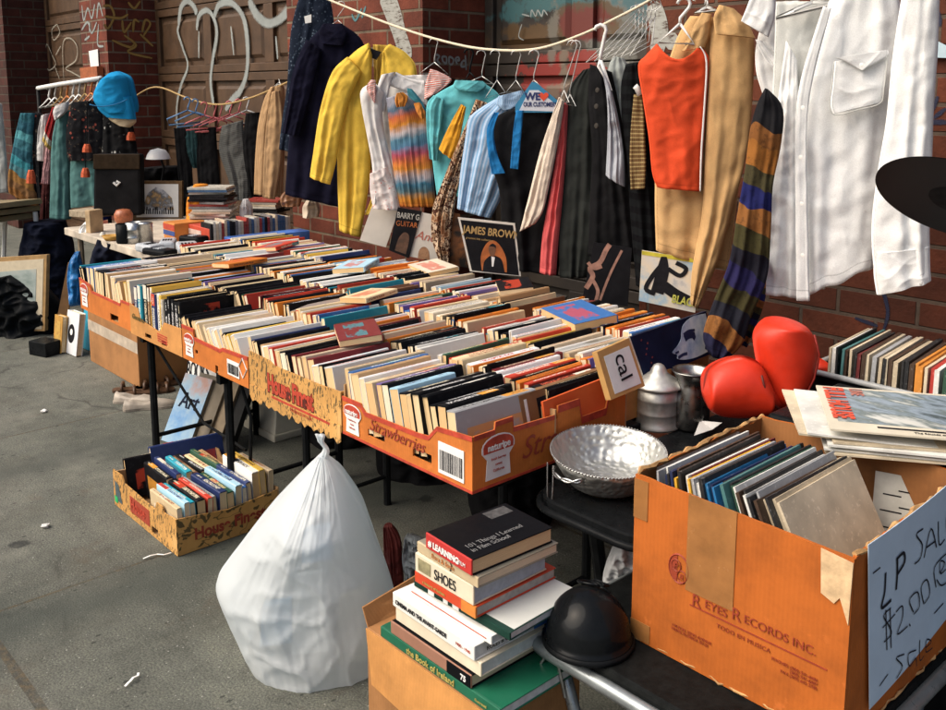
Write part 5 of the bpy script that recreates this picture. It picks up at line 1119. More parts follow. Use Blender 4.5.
# aqua shirt
AQ=fabric('aqua_cotton',(.13,.46,.50),var=.1)
f=Frame(458,120,A,Y=2.90); t0=wear('aqua_shirt','aqua blue shirt with a buttoned collar','shirt',f,(458,130),G)
soft('shirt_body',AQ,t0,f,[(454,84),(438,93),(430,102),(430,130),(433,165),(437,196)],[(486,84),(500,96),(505,120),(490,150),(470,196)],depth=.05,folds=3,seed=61)
soft('collar',AQ,t0,f,[(457,80),(455,86),(460,90)],[(484,81),(488,86),(480,92)],depth=.03,folds=1,famp=.002,seed=62,off=.04)
soft('sleeve',AQ,t0,f,[(436,95),(429,105),(429,130),(432,158)],[(447,100),(444,120),(442,140),(440,160)],depth=.035,folds=2,seed=63,off=.05)
hanger(f,(481,50),(482,76),(468,82),(494,84),'wire hanger holding the aqua shirt')
hanger(f,(467,48),(468,72),(462,82),(476,80),'black hanger behind the aqua shirt collar',mat=BLKP,r=.005,off=-.05)
# mustard piece
f=Frame(458,130,A,Y=2.86); t0=wear('mustard_blouse','small mustard orange top hanging at a slant','top',f,(455,140),G)
soft('top_body',fabric('mustard_knit',(.62,.30,.03)),t0,f,[(463,104),(455,118),(448,132),(441,148)],[(468,107),(465,122),(461,142),(456,160)],depth=.03,folds=2,seed=64,off=.05)
# snake print blouse
SN=fabric('snake_print',(.22,.10,.05),'blot',((.42,.28,.17),(.07,.03,.02),(.52,.40,.28),(.10,.05,.03)),20)
f=Frame(460,180,A,Y=2.83); t0=wear('snake_blouse','brown snakeskin print blouse trailing onto the records','blouse',f,(455,200),G)
soft('blouse_body',SN,t0,f,[(477,99),(468,122),(456,150),(445,178),(434,208),(433,236),(440,258)],[(489,103),(482,125),(470,155),(460,185),(455,212),(452,240),(450,264)],depth=.045,folds=3,seed=65,off=.03,wr=.018)
hanger(f,(496,50),(498,80),(486,98),(506,92),'wire hanger holding the snakeskin blouse',off=.03)
# pinstripe shirt
PIN=fabric('blue_pinstripe',(.20,.36,.56),'stripe',((.42,.54,.70),),4.5)
f=Frame(490,150,A,Y=2.88); t0=wear('striped_shirt','pale blue pinstriped shirt left of the black vest','shirt',f,(490,160),G)
soft('shirt_body',PIN,t0,f,[(500,96),(480,108),(469,118),(465,140),(460,175),(457,208)],[(524,92),(530,110),(520,150),(505,190),(491,218)],depth=.06,folds=3,seed=66)
soft('collar',PIN,t0,f,[(500,96),(498,104),(505,110)],[(524,90),(526,100),(515,108)],depth=.03,folds=1,famp=.002,seed=67,off=.05)
hanger(f,(516,50),(516,80),(506,92),(524,92),'wire hanger holding the pinstriped shirt')
# black vest with blue straps and paper hanger cover
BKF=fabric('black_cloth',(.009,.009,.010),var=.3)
f=Frame(530,160,A,Y=2.86); t0=wear('black_vest','black vest with bright blue straps under the printed paper hanger','vest',f,(528,170),G)
soft('vest_body',BKF,t0,f,[(519,108),(500,114),(489,128),(490,160),(499,190),(502,230),(506,268)],[(556,108),(564,116),(568,140),(566,190),(562,240),(558,275)],depth=.05,folds=3,seed=71)
BLU=fabric('blue_strap',(.02,.17,.42))
soft('strap',BLU,t0,f,[(496,112),(489,128),(490,150),(494,173)],[(501,112),(496,130),(499,152),(507,172)],depth=.012,folds=1,famp=.002,seed=72,off=.06)
soft('strap',BLU,t0,f,[(518,110),(515,130),(512,167)],[(525,110),(523,135),(520,168)],depth=.012,folds=1,famp=.002,seed=73,off=.06)
hc_=thing('hanger_cover','blue and white paper hanger cover printed WE love OUR CUSTOMERS','hanger',f.p(540,110),G)
def sheet(pl,off,th_,nm,mat,par):
    m=MB(); m.prism([f.p(a,b,off) for a,b in pl],f.n*th_); return m.build(nm,mat,par)
sheet([(517,112),(517,105),(533,82),(537,82),(562,103),(561,112)],.055,.004,'cover_border',plain('cover_blue',(.03,.20,.36),.6,.1),hc_)
cvp=sheet([(521,110),(531,90),(540,90),(557,104),(557,111)],.0592,.0015,'cover_panel',plain('cover_white',(.55,.58,.64),.6,.06),hc_)
text('WE',.042,f.p(526.5,99.5,.061),f.s,ZU,plain('cover_navy',(.02,.03,.12),.5),cvp,bold=.0016)
text('OUR CUSTOMERS',.026,f.p(525,106,.061),f.s,ZU,plain('cover_navy',(.02,.03,.12),.5),cvp,sx=.66,bold=.0007)
m=MB(); c=f.p(545,96,.0615); m.prism([c+f.s*(.019*(math.sin(a)**3))*1.1+ZU*(.0013*(13*math.cos(a)-5*math.cos(2*a)-2*math.cos(3*a)-math.cos(4*a))) for a in [k*.3142 for k in range(20)]][::-1],f.n*.001); m.build('heart',REDL,cvp)
hanger(f,(535,50),(535,80),(527,90),(546,90),'wire hanger inside the printed paper cover',off=.045)
# cream and pink
f=Frame(548,170,20,Y=2.84); t0=wear('cream_shirt','cream shirt hanging edge on with a pink lining edge','shirt',f,(545,170),G)
soft('shirt_body',fabric('cream_cotton',(.66,.56,.46),var=.06),t0,f,[(561,97),(551,125),(542,152),(531,196),(522,231)],[(566,101),(561,135),(551,185),(545,210),(538,222)],depth=.04,folds=2,seed=74,off=.02)
f=Frame(552,190,20,Y=2.86); t0=wear('coral_dress','coral pink dress edge between the cream shirt and the dark grey coat','dress',f,(552,190),G)
soft('dress_body',fabric('coral_cloth',(.60,.11,.11),var=.1),t0,f,[(562,101),(559,140),(550,195),(543,235),(540,272)],[(568,105),(566,150),(562,203),(558,245),(556,275)],depth=.045,folds=2,seed=75)
hanger(f,(574,40),(566,90),(561,102),(571,102),'wire hanger holding the cream and coral garments',off=.02)
hanger(f,(576,40),(570,94),(566,104),(576,106),'thin wire hanger beside the cream shirt',off=0)
# grey and black coats
f=Frame(575,170,30,Y=2.92); t0=wear('grey_coat','dark grey green coat next to the coral dress','coat',f,(575,180),G)
soft('coat_body',fabric('charcoal_wool',(.026,.029,.027),var=.2),t0,f,[(583,70),(568,90),(562,130),(560,190),(558,240),(560,277)],[(600,66),(604,110),(604,170),(600,230),(592,277)],depth=.05,folds=3,seed=76)
f=Frame(605,170,30,Y=2.90); t0=wear('black_coat','long black coat with small buttons behind the grey tee','coat',f,(605,180),G)
soft('coat_body',BKF,t0,f,[(590,64),(588,100),(592,150),(590,200),(588,255)],[(612,72),(620,110),(630,170),(640,230),(645,262)],depth=.06,folds=3,seed=77)
for a,b in ((601,90),(600,106),(600,125)):
    m=MB(); m.lathe([(.0004,-.004),(.009,-.003),(.011,0),(.009,.003),(.0004,.004)],f.p(a,b,.08),10,0,Matrix.Rotation(R_(90),3,'X')); m.build('button',plain('dark_button',(.05,.045,.04),.3),t0)
f=Frame(614,120,30,Y=2.83); t0=wear('grey_tee','pale grey tee hanging edge on','t-shirt',f,(614,130),G)
soft('tee_body',fabric('heather_grey',(.36,.38,.42),var=.12),t0,f,[(603,68),(608,95),(609,130),(607,174)],[(611,84),(619,115),(625,155),(626,186)],depth=.04,folds=3,seed=78,off=.03,wr=.015)
hanger(f,(602,25),(602,60),(600,66),(612,90),'thick white plastic hanger with its end against the grey tee',mat=WHITEP,r=.007,off=.03)
f=Frame(616,80,30,Y=2.96); t0=wear('pale_green_tee','pale grey green tee behind the black vest','t-shirt',f,(616,80),G)
soft('tee_body',fabric('mist_cotton',(.40,.44,.42)),t0,f,[(614,56),(608,70),(608,110),(610,160)],[(624,58),(632,75),(634,110),(634,160)],depth=.04,folds=2,seed=79)
f=Frame(635,170,30,Y=2.86); t0=wear('padded_vest','black padded vest with a tan plaid lining strip left of the orange shorts','vest',f,(635,180),G)
soft('vest_body',fabric('black_quilt',(.008,.009,.010),'vstripe',((.005,.005,.006),),5),t0,f,[(626,64),(621,85),(622,120),(627,160),(630,210),(636,285)],[(640,62),(646,90),(650,140),(655,190),(658,240),(660,292)],depth=.05,folds=2,seed=81)
soft('plaid_lining',fabric('tan_plaid',(.20,.12,.05),'plaid',((.05,.04,.03),(.42,.33,.15)),3),t0,f,[(636,94),(633,130),(632,160),(633,188)],[(645,95),(647,130),(648,160),(647,187)],depth=.02,folds=1,seed=82,off=.06)
m=MB(); m.tube([f.p(638,86,.08),f.p(640,88,.08),f.p(643,95,.08)],.011,8); m.build('hanger_end',WHITEP,t0,smooth=True)
# bunch of empty wire hangers
f=Frame(622,40,60,Y=2.95)
for i in range(6):
    hanger(f,(640+i*2.2,4-i*.9),(640+i*2,12+i),(590+i*7,62-i*1.2),(640+i*1.5,30+i*3),f'empty wire hanger, {ORD[i+1]} of the bunch above the grey tee',r=.002,off=.02*i-.05)
# orange shorts
ORS=fabric('orange_sports_cloth',(.66,.075,.025),var=.06,rough=.6)
f=Frame(675,120,36,Y=2.80); t0=wear('orange_shorts','bright orange red sports shorts with white side piping','shorts',f,(675,130),G)
soft('shorts_body',ORS,t0,f,[(657,43),(645,56),(638,66),(643,100),(649,140),(652,172),(657,187)],[(700,44),(706,52),(709,62),(706,105),(703,150),(701,191)],depth=.06,folds=1.4,famp=.008,seed=83,wr=.012,sag=.055)
soft('piping',fabric('white_piping',(.72,.70,.68)),t0,f,[(699,47),(705,62),(703,105),(700,150),(699,189)],[(700.5,47),(707,62),(705,105),(702,150),(700.5,190)],depth=.006,folds=1,famp=0,seed=84,off=.052,wr=.0)
hanger(f,(684,-2),(680,24),(658,43),(694,44),'white plastic hanger holding the orange shorts',mat=WHITEP,r=.006,off=.02)
# camel coat
CAM=fabric('camel_wool',(.56,.35,.16),var=.12)
f=Frame(705,150,36,Y=2.92); t0=wear('camel_coat','long camel wool coat behind the orange shorts','coat',f,(705,150),G)
soft('coat_body',CAM,t0,f,[(690,16),(676,40),(662,90),(655,180),(656,250)],[(742,20),(748,70),(742,150),(735,220),(728,270)],depth=.07,folds=2.5,seed=85,wr=.016)
soft('sleeve',CAM,t0,f,[(716,12),(710,40),(707,95),(704,160),(701,215),(692,265),(690,300)],[(738,20),(752,38),(752,85),(746,150),(731,210),(716,262),(697,305)],depth=.06,folds=2,famp=.012,seed=86,off=.055,wr=.012)
soft('lapel',CAM,t0,f,[(701,14),(690,32),(681,52)],[(711,16),(708,36),(704,48)],depth=.03,folds=1,seed=87,off=.07)
soft('shoulder_fold',CAM,t0,f,[(717,8),(712,20),(714,36)],[(732,12),(744,24),(752,40)],depth=.04,folds=1,seed=88,off=.13)
hanger(f,(700,-4),(706,8),(694,14),(718,12),'white plastic hanger holding the camel coat',mat=WHITEP,r=.006,off=.05)
# white shirts
LIN=fabric('white_linen',(.79,.80,.795),var=.04); LIN2=fabric('white_linen_inside',(.60,.61,.58),var=.05)
f=Frame(772,80,32,Y=2.92); t0=wear('white_shirt','white shirt with pointed collar squeezed behind the linen shirt','shirt',f,(768,80),G)
soft('shirt_body',LIN,t0,f,[(770,2),(757,40),(756,70),(764,100),(768,140)],[(800,0),(800,50),(798,90),(796,140)],depth=.04,folds=2,seed=91,off=-.02)
soft('collar',LIN,t0,f,[(752,-6),(746,10),(741,22)],[(776,-6),(774,18),(768,38)],depth=.03,folds=1,seed=92,off=.06)
soft('lapel',LIN,t0,f,[(755,40),(764,58),(780,78)],[(764,42),(782,62),(797,91)],depth=.02,folds=1,seed=93,off=.05)
f=Frame(830,130,30,Y=2.80); t0=wear('linen_shirt','large white linen shirt with flap pocket and long sleeve on the right','shirt',f,(830,150),G)
soft('shirt_back',LIN2,t0,f,[(776,0),(772,100),(764,180),(757,296)],[(830,0),(830,100),(828,200),(826,292)],depth=.02,folds=2,seed=94,off=-.05)
soft('front_panel',LIN,t0,f,[(832,-8),(815,40),(799,92),(796,160),(797,240),(799,296)],[(898,-8),(904,40),(897,110),(886,180),(878,230),(873,266)],depth=.075,folds=2.2,famp=.012,seed=95,nu=60,nv=70,wr=.009,hem=.006)
soft('front_panel',LIN,t0,f,[(786,40),(778,100),(768,180),(762,240),(757,292)],[(797,60),(799,120),(800,200),(800,250),(799,298)],depth=.035,folds=2,famp=.012,seed=96,off=.0,wr=.016)
soft('placket',LIN,t0,f,[(822,8),(800,80),(795,130),(795,200),(796,296)],[(830,10),(812,80),(806,130),(807,200),(809,296)],depth=.012,folds=1,famp=.003,seed=97,off=.07,wr=.004)
slv=soft('sleeve',LIN,t0,f,[(898,-8),(888,60),(882,120),(873,175),(868,230),(873,287)],[(934,-8),(932,50),(928,110),(926,170),(924,220),(925,273)],depth=.06,folds=2,famp=.014,seed=98,off=.11,wr=.010)
soft('cuff',LIN,slv,f,[(871,246),(870,266),(873,287)],[(924,240),(924,256),(925.5,273)],depth=.062,folds=2,famp=.010,seed=98,off=.113,wr=.012)
po=.093
m=cloth(f,[(833,62),(831,85),(829,104),(832,113)],[(884,54),(882,75),(879,95),(877,102)],depth=.012,folds=1,famp=.002,seed=99,off=po,wr=.008); pk=m.build('pocket',LIN,t0,smooth=True)
m=cloth(f,[(832,59),(844,63),(858,71)],[(884,51),(882,58),(859,71.5)],depth=.010,folds=1,famp=.0,seed=100,off=po+.016,wr=.004); m.build('pocket_flap',LIN,pk,smooth=True)
m=MB(); seamp=[(832,62),(830,85),(828,105),(833,114),(855,109),(876,103),(880,90),(884,55)]
m.tube([f.p(a,b,po+.012) for a,b in smooth(seamp,4)],.0016,5); m.build('pocket_seam',LIN2,pk,smooth=True)
for a,b in ((802,107),(800,155),(801,200),(802,250),(858,66)):
    m=MB(); m.lathe([(.0004,-.002),(.006,-.001),(.007,.001),(.0004,.002)],f.p(a,b,.098 if a<850 else .128),12,0,Matrix.Rotation(R_(90),3,'X')); m.build('button',WHITEP,t0)
hanger(f,(820,-16),(812,2),(776,18),(846,2),'white plastic hanger holding the linen shirt',mat=WHITEP,r=.006,off=.0)
# patchwork scarf
PAT=fabric('patchwork',(.1,.05,.03),'bands',((.014,.018,.05),(.24,.10,.03),(.010,.015,.025),(.04,.038,.016),(.014,.016,.07),(.008,.012,.022),(.05,.048,.02),(.24,.10,.03),(.012,.02,.11),(.055,.05,.025),(.30,.12,.028),(.22,.09,.028),(.010,.014,.018),(.008,.012,.016)),2)
f=Frame(755,200,34,Y=2.62); t0=wear('patchwork_scarf','patchwork scarf in navy, brown and olive hanging over the boxes','scarf',f,(752,220),G)
soft('scarf_body',PAT,t0,f,[(765,88),(757,104),(750,130),(745,169),(737,215),(729,262),(714,300),(703,334),(708,352)],[(768,89),(783,108),(781,145),(773,185),(771,230),(767,278),(752,315),(742,345),(725,360)],depth=.05,folds=2.5,seed=101,wr=.018,nv=44)
soft('scarf_tail',PAT,t0,f,[(742,262),(738,300),(727,345)],[(766,262),(766,305),(748,352)],depth=.03,folds=2,seed=102,off=-.06)
# --- cord in front of the garage door: empty plastic hangers and trousers
G2='clothes on the tan cord'
PL=[plain('blue_hanger',(.10,.22,.42),.4),plain('pink_hanger',(.55,.14,.15),.4),plain('white_hanger',(.6,.6,.58),.4)]
f=Frame(210,110,70,Y=YM)
for i,(hx,hy,ci) in enumerate([(187,97,0),(195,99,0),(204,102,1),(213,104,1),(219,104,1),(229,101,1),(238,99,1),(246,97,2)]):
    hanger(f,(hx,hy),(hx+1,hy+13),(hx-20,hy+22),(hx+14,hy+18),f'empty {("pale blue","coral pink","white")[ci]} plastic hanger, {ORD[i+1]} from left on the tan cord',mat=PL[ci],r=.006,off=.0,bar=((hx-18,hy+28),(hx+13,hy+25)),group='plastic hangers on the tan cord')
f=Frame(215,160,A,Y=3.22)
for nm,lab,mat,Lp,Rp in (('black_trousers','black trousers, leftmost on the tan cord',BKF,[(174,128),(177,160),(181,202)],[(190,127),(192,165),(194,204)]),
  ('teal_trousers','dark teal trousers on the tan cord',fabric('dark_teal',(.025,.06,.065)),[(184,129),(187,150),(193,168)],[(198,127),(199,150),(197,168)]),
  ('dark_skirt','black skirt in the middle of the tan cord',BKF,[(196,128),(197,165),(200,206)],[(216,127),(218,160),(222,204)]),
  ('tweed_trousers','grey tweed trousers on the tan cord',fabric('grey_tweed',(.10,.105,.10),'plaid',((.05,.05,.05),(.16,.16,.15)),6),[(222,126),(219,150),(228,178),(234,200)],[(243,120),(245,150),(250,175),(249,200)]),
  ('black_jacket','black jacket between the tweed trousers and tan jacket',BKF,[(246,113),(243,150),(250,198)],[(260,112),(262,150),(262,198)])):
    t0=wear(nm,lab,nm.split('_')[1],f,((Lp[0][0]+Rp[0][0])/2,Lp[0][1]),G2); soft('cloth_body',mat,t0,f,Lp,Rp,depth=.05,folds=2.5,seed=len(lab))
f=Frame(270,140,A,Y=3.16); t0=wear('tan_jacket','tan corduroy jacket at the right end of the tan cord','jacket',f,(270,150),G2)
TJ=fabric('tan_corduroy',(.44,.29,.16),'stripe',((.36,.22,.11),),5)
soft('jacket_body',TJ,t0,f,[(271,87),(264,100),(258,125),(255,160),(254,194)],[(284,85),(286,110),(285,150),(283,196)],depth=.06,folds=2,seed=111)
soft('sleeve',TJ,t0,f,[(276,92),(271,120),(268,160),(267,196)],[(284,90),(287,120),(285,160),(279,198)],depth=.04,folds=1.5,seed=112,off=.07)
hanger(f,(279,84),(279,82),(272,88),(284,87),'wire hanger holding the tan jacket')

# --- rack of clothes at the far left
G3='clothes on the far left rack'
def rackf(px,d,a=44): return Frame(px,150,a,d=d)
rk=thing('clothes_rack','white metal rail of the clothes rack at the far left','clothes rack',at_d(60,300,7.6))
m=MB(); m.tube([at_d(38,88,8.0),at_d(60,84,7.6),at_d(101,78,7.1)],.018,8); m.build('rail',WHITEP,rk,smooth=True)
a_,b_=at_d(101,78,7.1),at_d(38,88,8.0)
for q in (a_,b_): 
    m=MB(); m.tube([q,Vector((q.x,q.y,0.02))],.016,8); m.build('post',BLK,rk,smooth=True)
m=MB(); m.tube([Vector((a_.x-.2,a_.y-.2,.02)),Vector((a_.x+.2,a_.y+.2,.02))],.016,8); m.tube([Vector((b_.x-.2,b_.y-.2,.02)),Vector((b_.x+.2,b_.y+.2,.02))],.016,8); m.build('foot',BLK,rk,smooth=True)
for i in range(9):
    px=48+i*6; d=7.85-.085*i; f=Frame(px,90,20,d=d)
    hanger(f,(px,86.5-i*1.0),(px+1,98-i*.8),(px-9,108-i*.6),(px+8,104-i*.6),f'{("pale","white","wooden","orange")[i%4]} hanger, {ORD[i+1]} from left on the rack rail',mat=(WHITEP,WIRE,CORD,plain('orange_hanger',(.5,.16,.04),.5))[i%4],r=.008,group='hangers on the rack rail')
TEAL=fabric('teal_suede',(.085,.19,.185),var=.15)
fl1=fabric('dark_floral',(.012,.012,.014),'spots',((.30,.07,.05),(.10,.08,.06)),26)
for nm,cat,lab,mat,d,Lp,Rp in (
 ('pale_shirt','shirt','pale grey shirt cut off at the left edge of the rack',fabric('pale_grey',(.42,.44,.42)),7.75,[(-14,98),(-14,150),(-12,194)],[(2,104),(6,150),(9,192)]),
 ('print_dress','dress','teal and rust print dress at the left of the rack',fabric('teal_rust',(.04,.20,.24),'bands',((.28,.11,.02),(.22,.10,.03),(.30,.14,.03),(.08,.20,.23),(.05,.25,.30),(.03,.10,.14),(.05,.16,.20),(.10,.32,.36),(.03,.10,.14),(.04,.14,.18)),2),7.7,[(21,113),(16,133),(11,159),(8,178),(9,192)],[(35,113),(33,142),(34,176),(39,208)]),
 ('floral_dress','dress','long dark floral dress behind the white tee',fl1,7.72,[(36,112),(33,140),(34,180),(38,216)],[(46,115),(45,150),(50,220)]),
 ('white_tee','t-shirt','white tee beside the red one on the rack',WH,7.55,[(42,116),(38,135),(38,160)],[(50,113),(47,140),(46,161)]),
 ('red_tee','t-shirt','red tee with white and yellow hem on the rack',fabric('red_jersey',(.32,.025,.025),'bands',((.55,.40,.12),(.60,.58,.5),(.34,.03,.03),(.34,.03,.03),(.34,.03,.03),(.34,.03,.03),(.34,.03,.03),(.34,.03,.03)),2),7.45,[(53,107),(47,124),(43,139)],[(60,109),(56,128),(51,150)]),
 ('pink_top','top','dusty pink top under the red tee on the rack',fabric('dusty_pink',(.36,.20,.21)),7.5,[(47,145),(44,165),(42,183)],[(54,148),(52,170),(51,184)]),
 ('maroon_skirt','skirt','dark maroon skirt below the pink top on the rack',fabric('maroon_spot',(.05,.015,.015),'spots',((.14,.05,.04),),30),7.6,[(43,182),(41,205),(40,222)],[(52,182),(52,205),(52,224)]),
 ('black_blouse','blouse','black top with faded red flowers in the middle of the rack',fl1,7.0,[(72,102),(67,125),(66,145),(69,161)],[(98,100),(104,118),(106,140),(103,160)]),
 ('teal_skirt','skirt','teal suede skirt with pocket below the black floral top',TEAL,7.05,[(71,156),(70,180),(71,208)],[(101,156),(104,180),(108,204)]),
 ('skull_shirt','shirt','black shirt with white skull print under the blue hat',fabric('skull_print',(.012,.012,.013),'spots',((.40,.40,.38),),24),6.9,[(103,112),(103,130),(102,153)],[(131,116),(135,135),(138,154)])):
    f=rackf((Lp[0][0]+Rp[0][0])/2,d); t0=wear(nm,lab,cat,f,((Lp[0][0]+Rp[0][0])/2,Lp[0][1]+10),G3); soft('cloth_body',mat,t0,f,Lp,Rp,depth=.06,folds=2.5,seed=len(lab)+3)
f=rackf(60,7.2); t0=wear('teal_jacket','long teal suede jacket standing out on the rack','jacket',f,(60,120),G3)
soft('jacket_body',TEAL,t0,f,[(64,111),(56,122),(52,150),(51,185),(50,218)],[(70,110),(69,140),(71,180),(71,219)],depth=.08,folds=2,seed=121)
soft('collar',WH,t0,f,[(60,106),(58,112),(60,120)],[(74,101),(72,110),(66,116)],depth=.05,folds=1,seed=122,off=.07)
# tassels, hat, black bag
TAS=plain('orange_tassel',(.50,.09,.03),.8,.3,60,.4)
for i,(x,y,y2) in enumerate(((87,144,152),(85.5,168,177),(131,132,140),(31,170,183))):
    a,b=at_d(x,y-40 if i<2 else y-8,6.85),at_d(x,y,6.85); c=at_d(x,y2,6.85); o=thing('tassel',('orange tassel, upper one on a black cord before the black floral top','orange tassel, lower one on a black cord before the teal skirt','orange tassel at the side of the skull shirt','orange red tassel on the teal and rust dress')[i],'tassel',c,'orange tassels')
    m=MB(); m.tube([b,b.lerp(c,.5),c],[.02,.032,.035],8); m.build('fringe',TAS,o); m=MB(); m.tube([a,b],.004,5); m.build('cord',BLK,o)
HAT=fabric('blue_felt',(.015,.25,.52),var=.15); f=Frame(118,98,46,d=6.75)
ht=thing('cap','bright blue peaked cap hung on the end of the clothes rack','hat',f.p(118,110))
soft('crown',HAT,ht,f,[(109,74),(99,86),(95,98),(100,107),(109,113)],[(119,71),(130,77),(134,90),(137,104),(136,112)],depth=.15,folds=1,famp=.003,seed=131,back=1.,round_=True)
pkk=soft('peak',HAT,ht,f,[(100,103),(103,110),(111,117)],[(135,96),(138,108),(139.5,119)],depth=.10,folds=1,famp=.003,seed=132,off=.06,crk=0)
soft('peak_lining',fabric('cream_peak',(.52,.42,.28)),pkk,f,[(110,115),(114,120),(123,125)],[(139,117),(139,122),(133,127)],depth=.08,folds=1,famp=.002,seed=133,off=.055,crk=0)
m=MB(); m.tube([f.p(a,b,.155) for a,b in smooth([(99,104),(110,106),(124,104),(136,99)],4)],.004,5); m.build('peak_seam',plain('dark_blue_seam',(.008,.12,.28),.8),ht,smooth=True)
for a,b in ((108,87),(122,93)):
    m=MB(); m.lathe([(.0004,-.006),(.010,-.004),(.012,0),(.010,.004),(.0004,.006)],f.p(a,b,.098),12,0,Matrix.Rotation(R_(90),3,'X')@Matrix.Rotation(R_(30),3,'Y')); m.build('eyelet',plain('dark_eyelet',(.03,.05,.05),.3,metal=.7),ht)
f=Frame(122,180,46,d=6.7); bb=thing('black_bag','square black bag with a white buckle hanging under the skull shirt','bag',f.p(122,212))
m=MB(); m.prism([f.p(a,b) for a,b in ((98,214),(146,214),(145,153),(99,153))],f.n*.09); m.build('bag_body',fabric('black_canvas',(.012,.012,.013),var=.3),bb,bevel=.02)
m=MB(); m.prism([f.p(a,b,.09) for a,b in ((99,168),(145,168),(145,153),(99,153))],f.n*.012); m.build('flap',plain('dark_leather',(.03,.02,.012),.5),bb,bevel=.008)
m=MB(); m.tube([f.p(119,181,.096),f.p(122,184,.096),f.p(125,181,.096),f.p(122,180,.096)],.01,6); m.build('buckle',WHITEP,bb)

# ------------------------------------------------------------------ records and books shown face out on the tables
def card(pts,th_,nrm,name,mat,label,cat,group=None,parent=None):
    m=MB(); m.prism([Vector(p) for p in pts],Vector(nrm).normalized()*th_); o=m.build(name,mat,parent)
    if label: tag(o,label,cat,group)
    return o
def fcard(f,px,off,th_,name,mat,label=None,cat=None,group=None,parent=None): return card([f.p(a,b,off) for a,b in px],th_,f.n,name,mat,label,cat,group,parent)
GL='records displayed face out behind the books'
SLB=plain('black_sleeve',(.012,.012,.014),.4,.3,12,.05); SLW=plain('white_sleeve',(.62,.58,.52),.5,.1,9,.05)
OR_=plain('portrait_orange',(.42,.12,.03),.5,.5,14,0); SKIN=plain('portrait_brown',(.16,.07,.035),.5,.3,40,0); GOLDT=plain('gold_text',(.40,.26,.10),.5,.2,30,0)
f=Frame(490,270,42,Y=2.735)
o=fcard(f,[(470,271),(521,276),(515,223),(458,217)],0,.006,'record_sleeve',SLW,'black LP cover lettered JAMES BROWN with a suited man, white bordered','record',GL)
o=fcard(f,[(472,270),(519,275),(513,225),(460.5,219.5)],.006,.0012,'cover_panel',SLB,parent=o)
fcard(f,smooth([(482,270),(481,256),(486,244),(493,240),(500,245),(506,257),(507,272)],4),.0072,.0006,'portrait_glow',OR_,parent=o)
fcard(f,smooth([(483,271),(484,262),(488,257),(492,255),(497,256),(502,260),(505,273)],4),.0078,.0006,'portrait_suit',BLACKINK,parent=o)
fcard(f,smooth([(491,256),(489,251),(489,246),(492,244),(495,245),(496,249),(495,254),(494,257)],4),.0079,.0006,'portrait_head',SKIN,parent=o)
fcard(f,[(489.5,246),(490.5,244),(493,243),(496,245),(496,248),(494.5,246.5),(491,246)],.0086,.0005,'portrait_hair',BLACKINK,parent=o)
fcard(f,[(492,266),(493.5,266.2),(495,257),(491.5,256)],.0085,.0006,'portrait_shirt',PAPER,parent=o)
u_=(f.p(460,219)-f.p(471,271)).normalized()
text('JAMES BROWN',.046,f.p(463,232,.0075),f.p(512,237)-f.p(461,231),u_,GOLDT,o,sx=.80,bold=.001)
text('greatest hits collection',.013,f.p(466,238,.0075),f.p(512,243)-f.p(463,237),u_,GOLDT,o)
f=Frame(405,250,42,Y=2.74)
o=fcard(f,[(389,250),(409,258),(422,211),(398,207)],0,.006,'record_sleeve',SLB,'dark LP cover lettered BARRY G GUITAR','record',GL)
u_=(f.p(399,208)-f.p(389,250)).normalized(); gw=plain('grey_text',(.34,.33,.30),.5,.2,30,0)
text('BARRY G',.038,f.p(397,217,.0065),f.p(420,220)-f.p(397,217),u_,gw,o,sx=.72,bold=.001); text('GUITAR',.036,f.p(396,225,.0065),f.p(420,228)-f.p(396,225),u_,OR_,o,sx=.82)
fcard(f,smooth([(395,250),(398,240),(401,235),(405,232),(409,235),(409,242),(406,254)],4),.006,.001,'portrait_panel',covermat('brown_portrait',[(.02,.015,.012),(.10,.05,.03),(.2,.12,.08)],22),parent=o)
f2_=Frame(378,240,42,Y=2.80)
fcard(f2_,[(360,240),(386,247),(400,207),(374,201)],0,.006,'record_sleeve',SLW,'plain off-white LP cover left of the dark guitar one','record',GL)
f2_=Frame(422,250,42,Y=2.80)
o=fcard(f2_,[(409,256),(440,262),(440,216),(421,212)],0,.006,'record_sleeve',SLW,'pinkish white LP cover with red script behind the snakeskin blouse','record',GL)
text('Anos',.06,f2_.p(415,238,.0065),f2_.p(440,243)-f2_.p(415,238),u_,plain('script_red',(.45,.14,.10),.5),o,shear=.3)
fcard(f2_,smooth([(418,258),(419,251),(422,247),(426,247),(429,251),(430,260)],4),.006,.001,'portrait_panel',covermat('tan_portrait',[(.10,.05,.03),(.40,.22,.12),(.05,.03,.02)],22),parent=o)
f2_=Frame(455,260,42,Y=2.82)
fcard(f2_,[(440,262),(470,268),(460,214),(446,211)],0,.006,'record_sleeve',covermat('ember_cover',[(.012,.010,.010),(.02,.015,.012),(.35,.12,.03),(.02,.012,.01)],9,1.2),'dark LP cover with an orange ember behind the snakeskin blouse','record',GL)
f2_=Frame(605,290,36,Y=2.84)
o=fcard(f2_,[(582,301),(628,306),(632,248),(594,242)],0,.006,'record_sleeve',SLB,'black LP cover with a pale reclining figure below the black coat','record',GL)
m=MB(); 
for s,w in (([(586,288),(593,276),(590,268),(600,262),(606,250),(610,244)],.02),([(592,278),(598,290),(596,300)],.014),([(600,300),(610,274),(622,250)],.010),([(588,262),(594,268),(602,266)],.014)):
    m.ribbon([f2_.p(a,b,.006) for a,b in smooth(s,4)],w,f2_.n,.001)
m.build('cover_figure',plain('figure_tone',(.30,.16,.12),.5,.4,40,0),o)
f2_=Frame(668,290,36,Y=2.84)
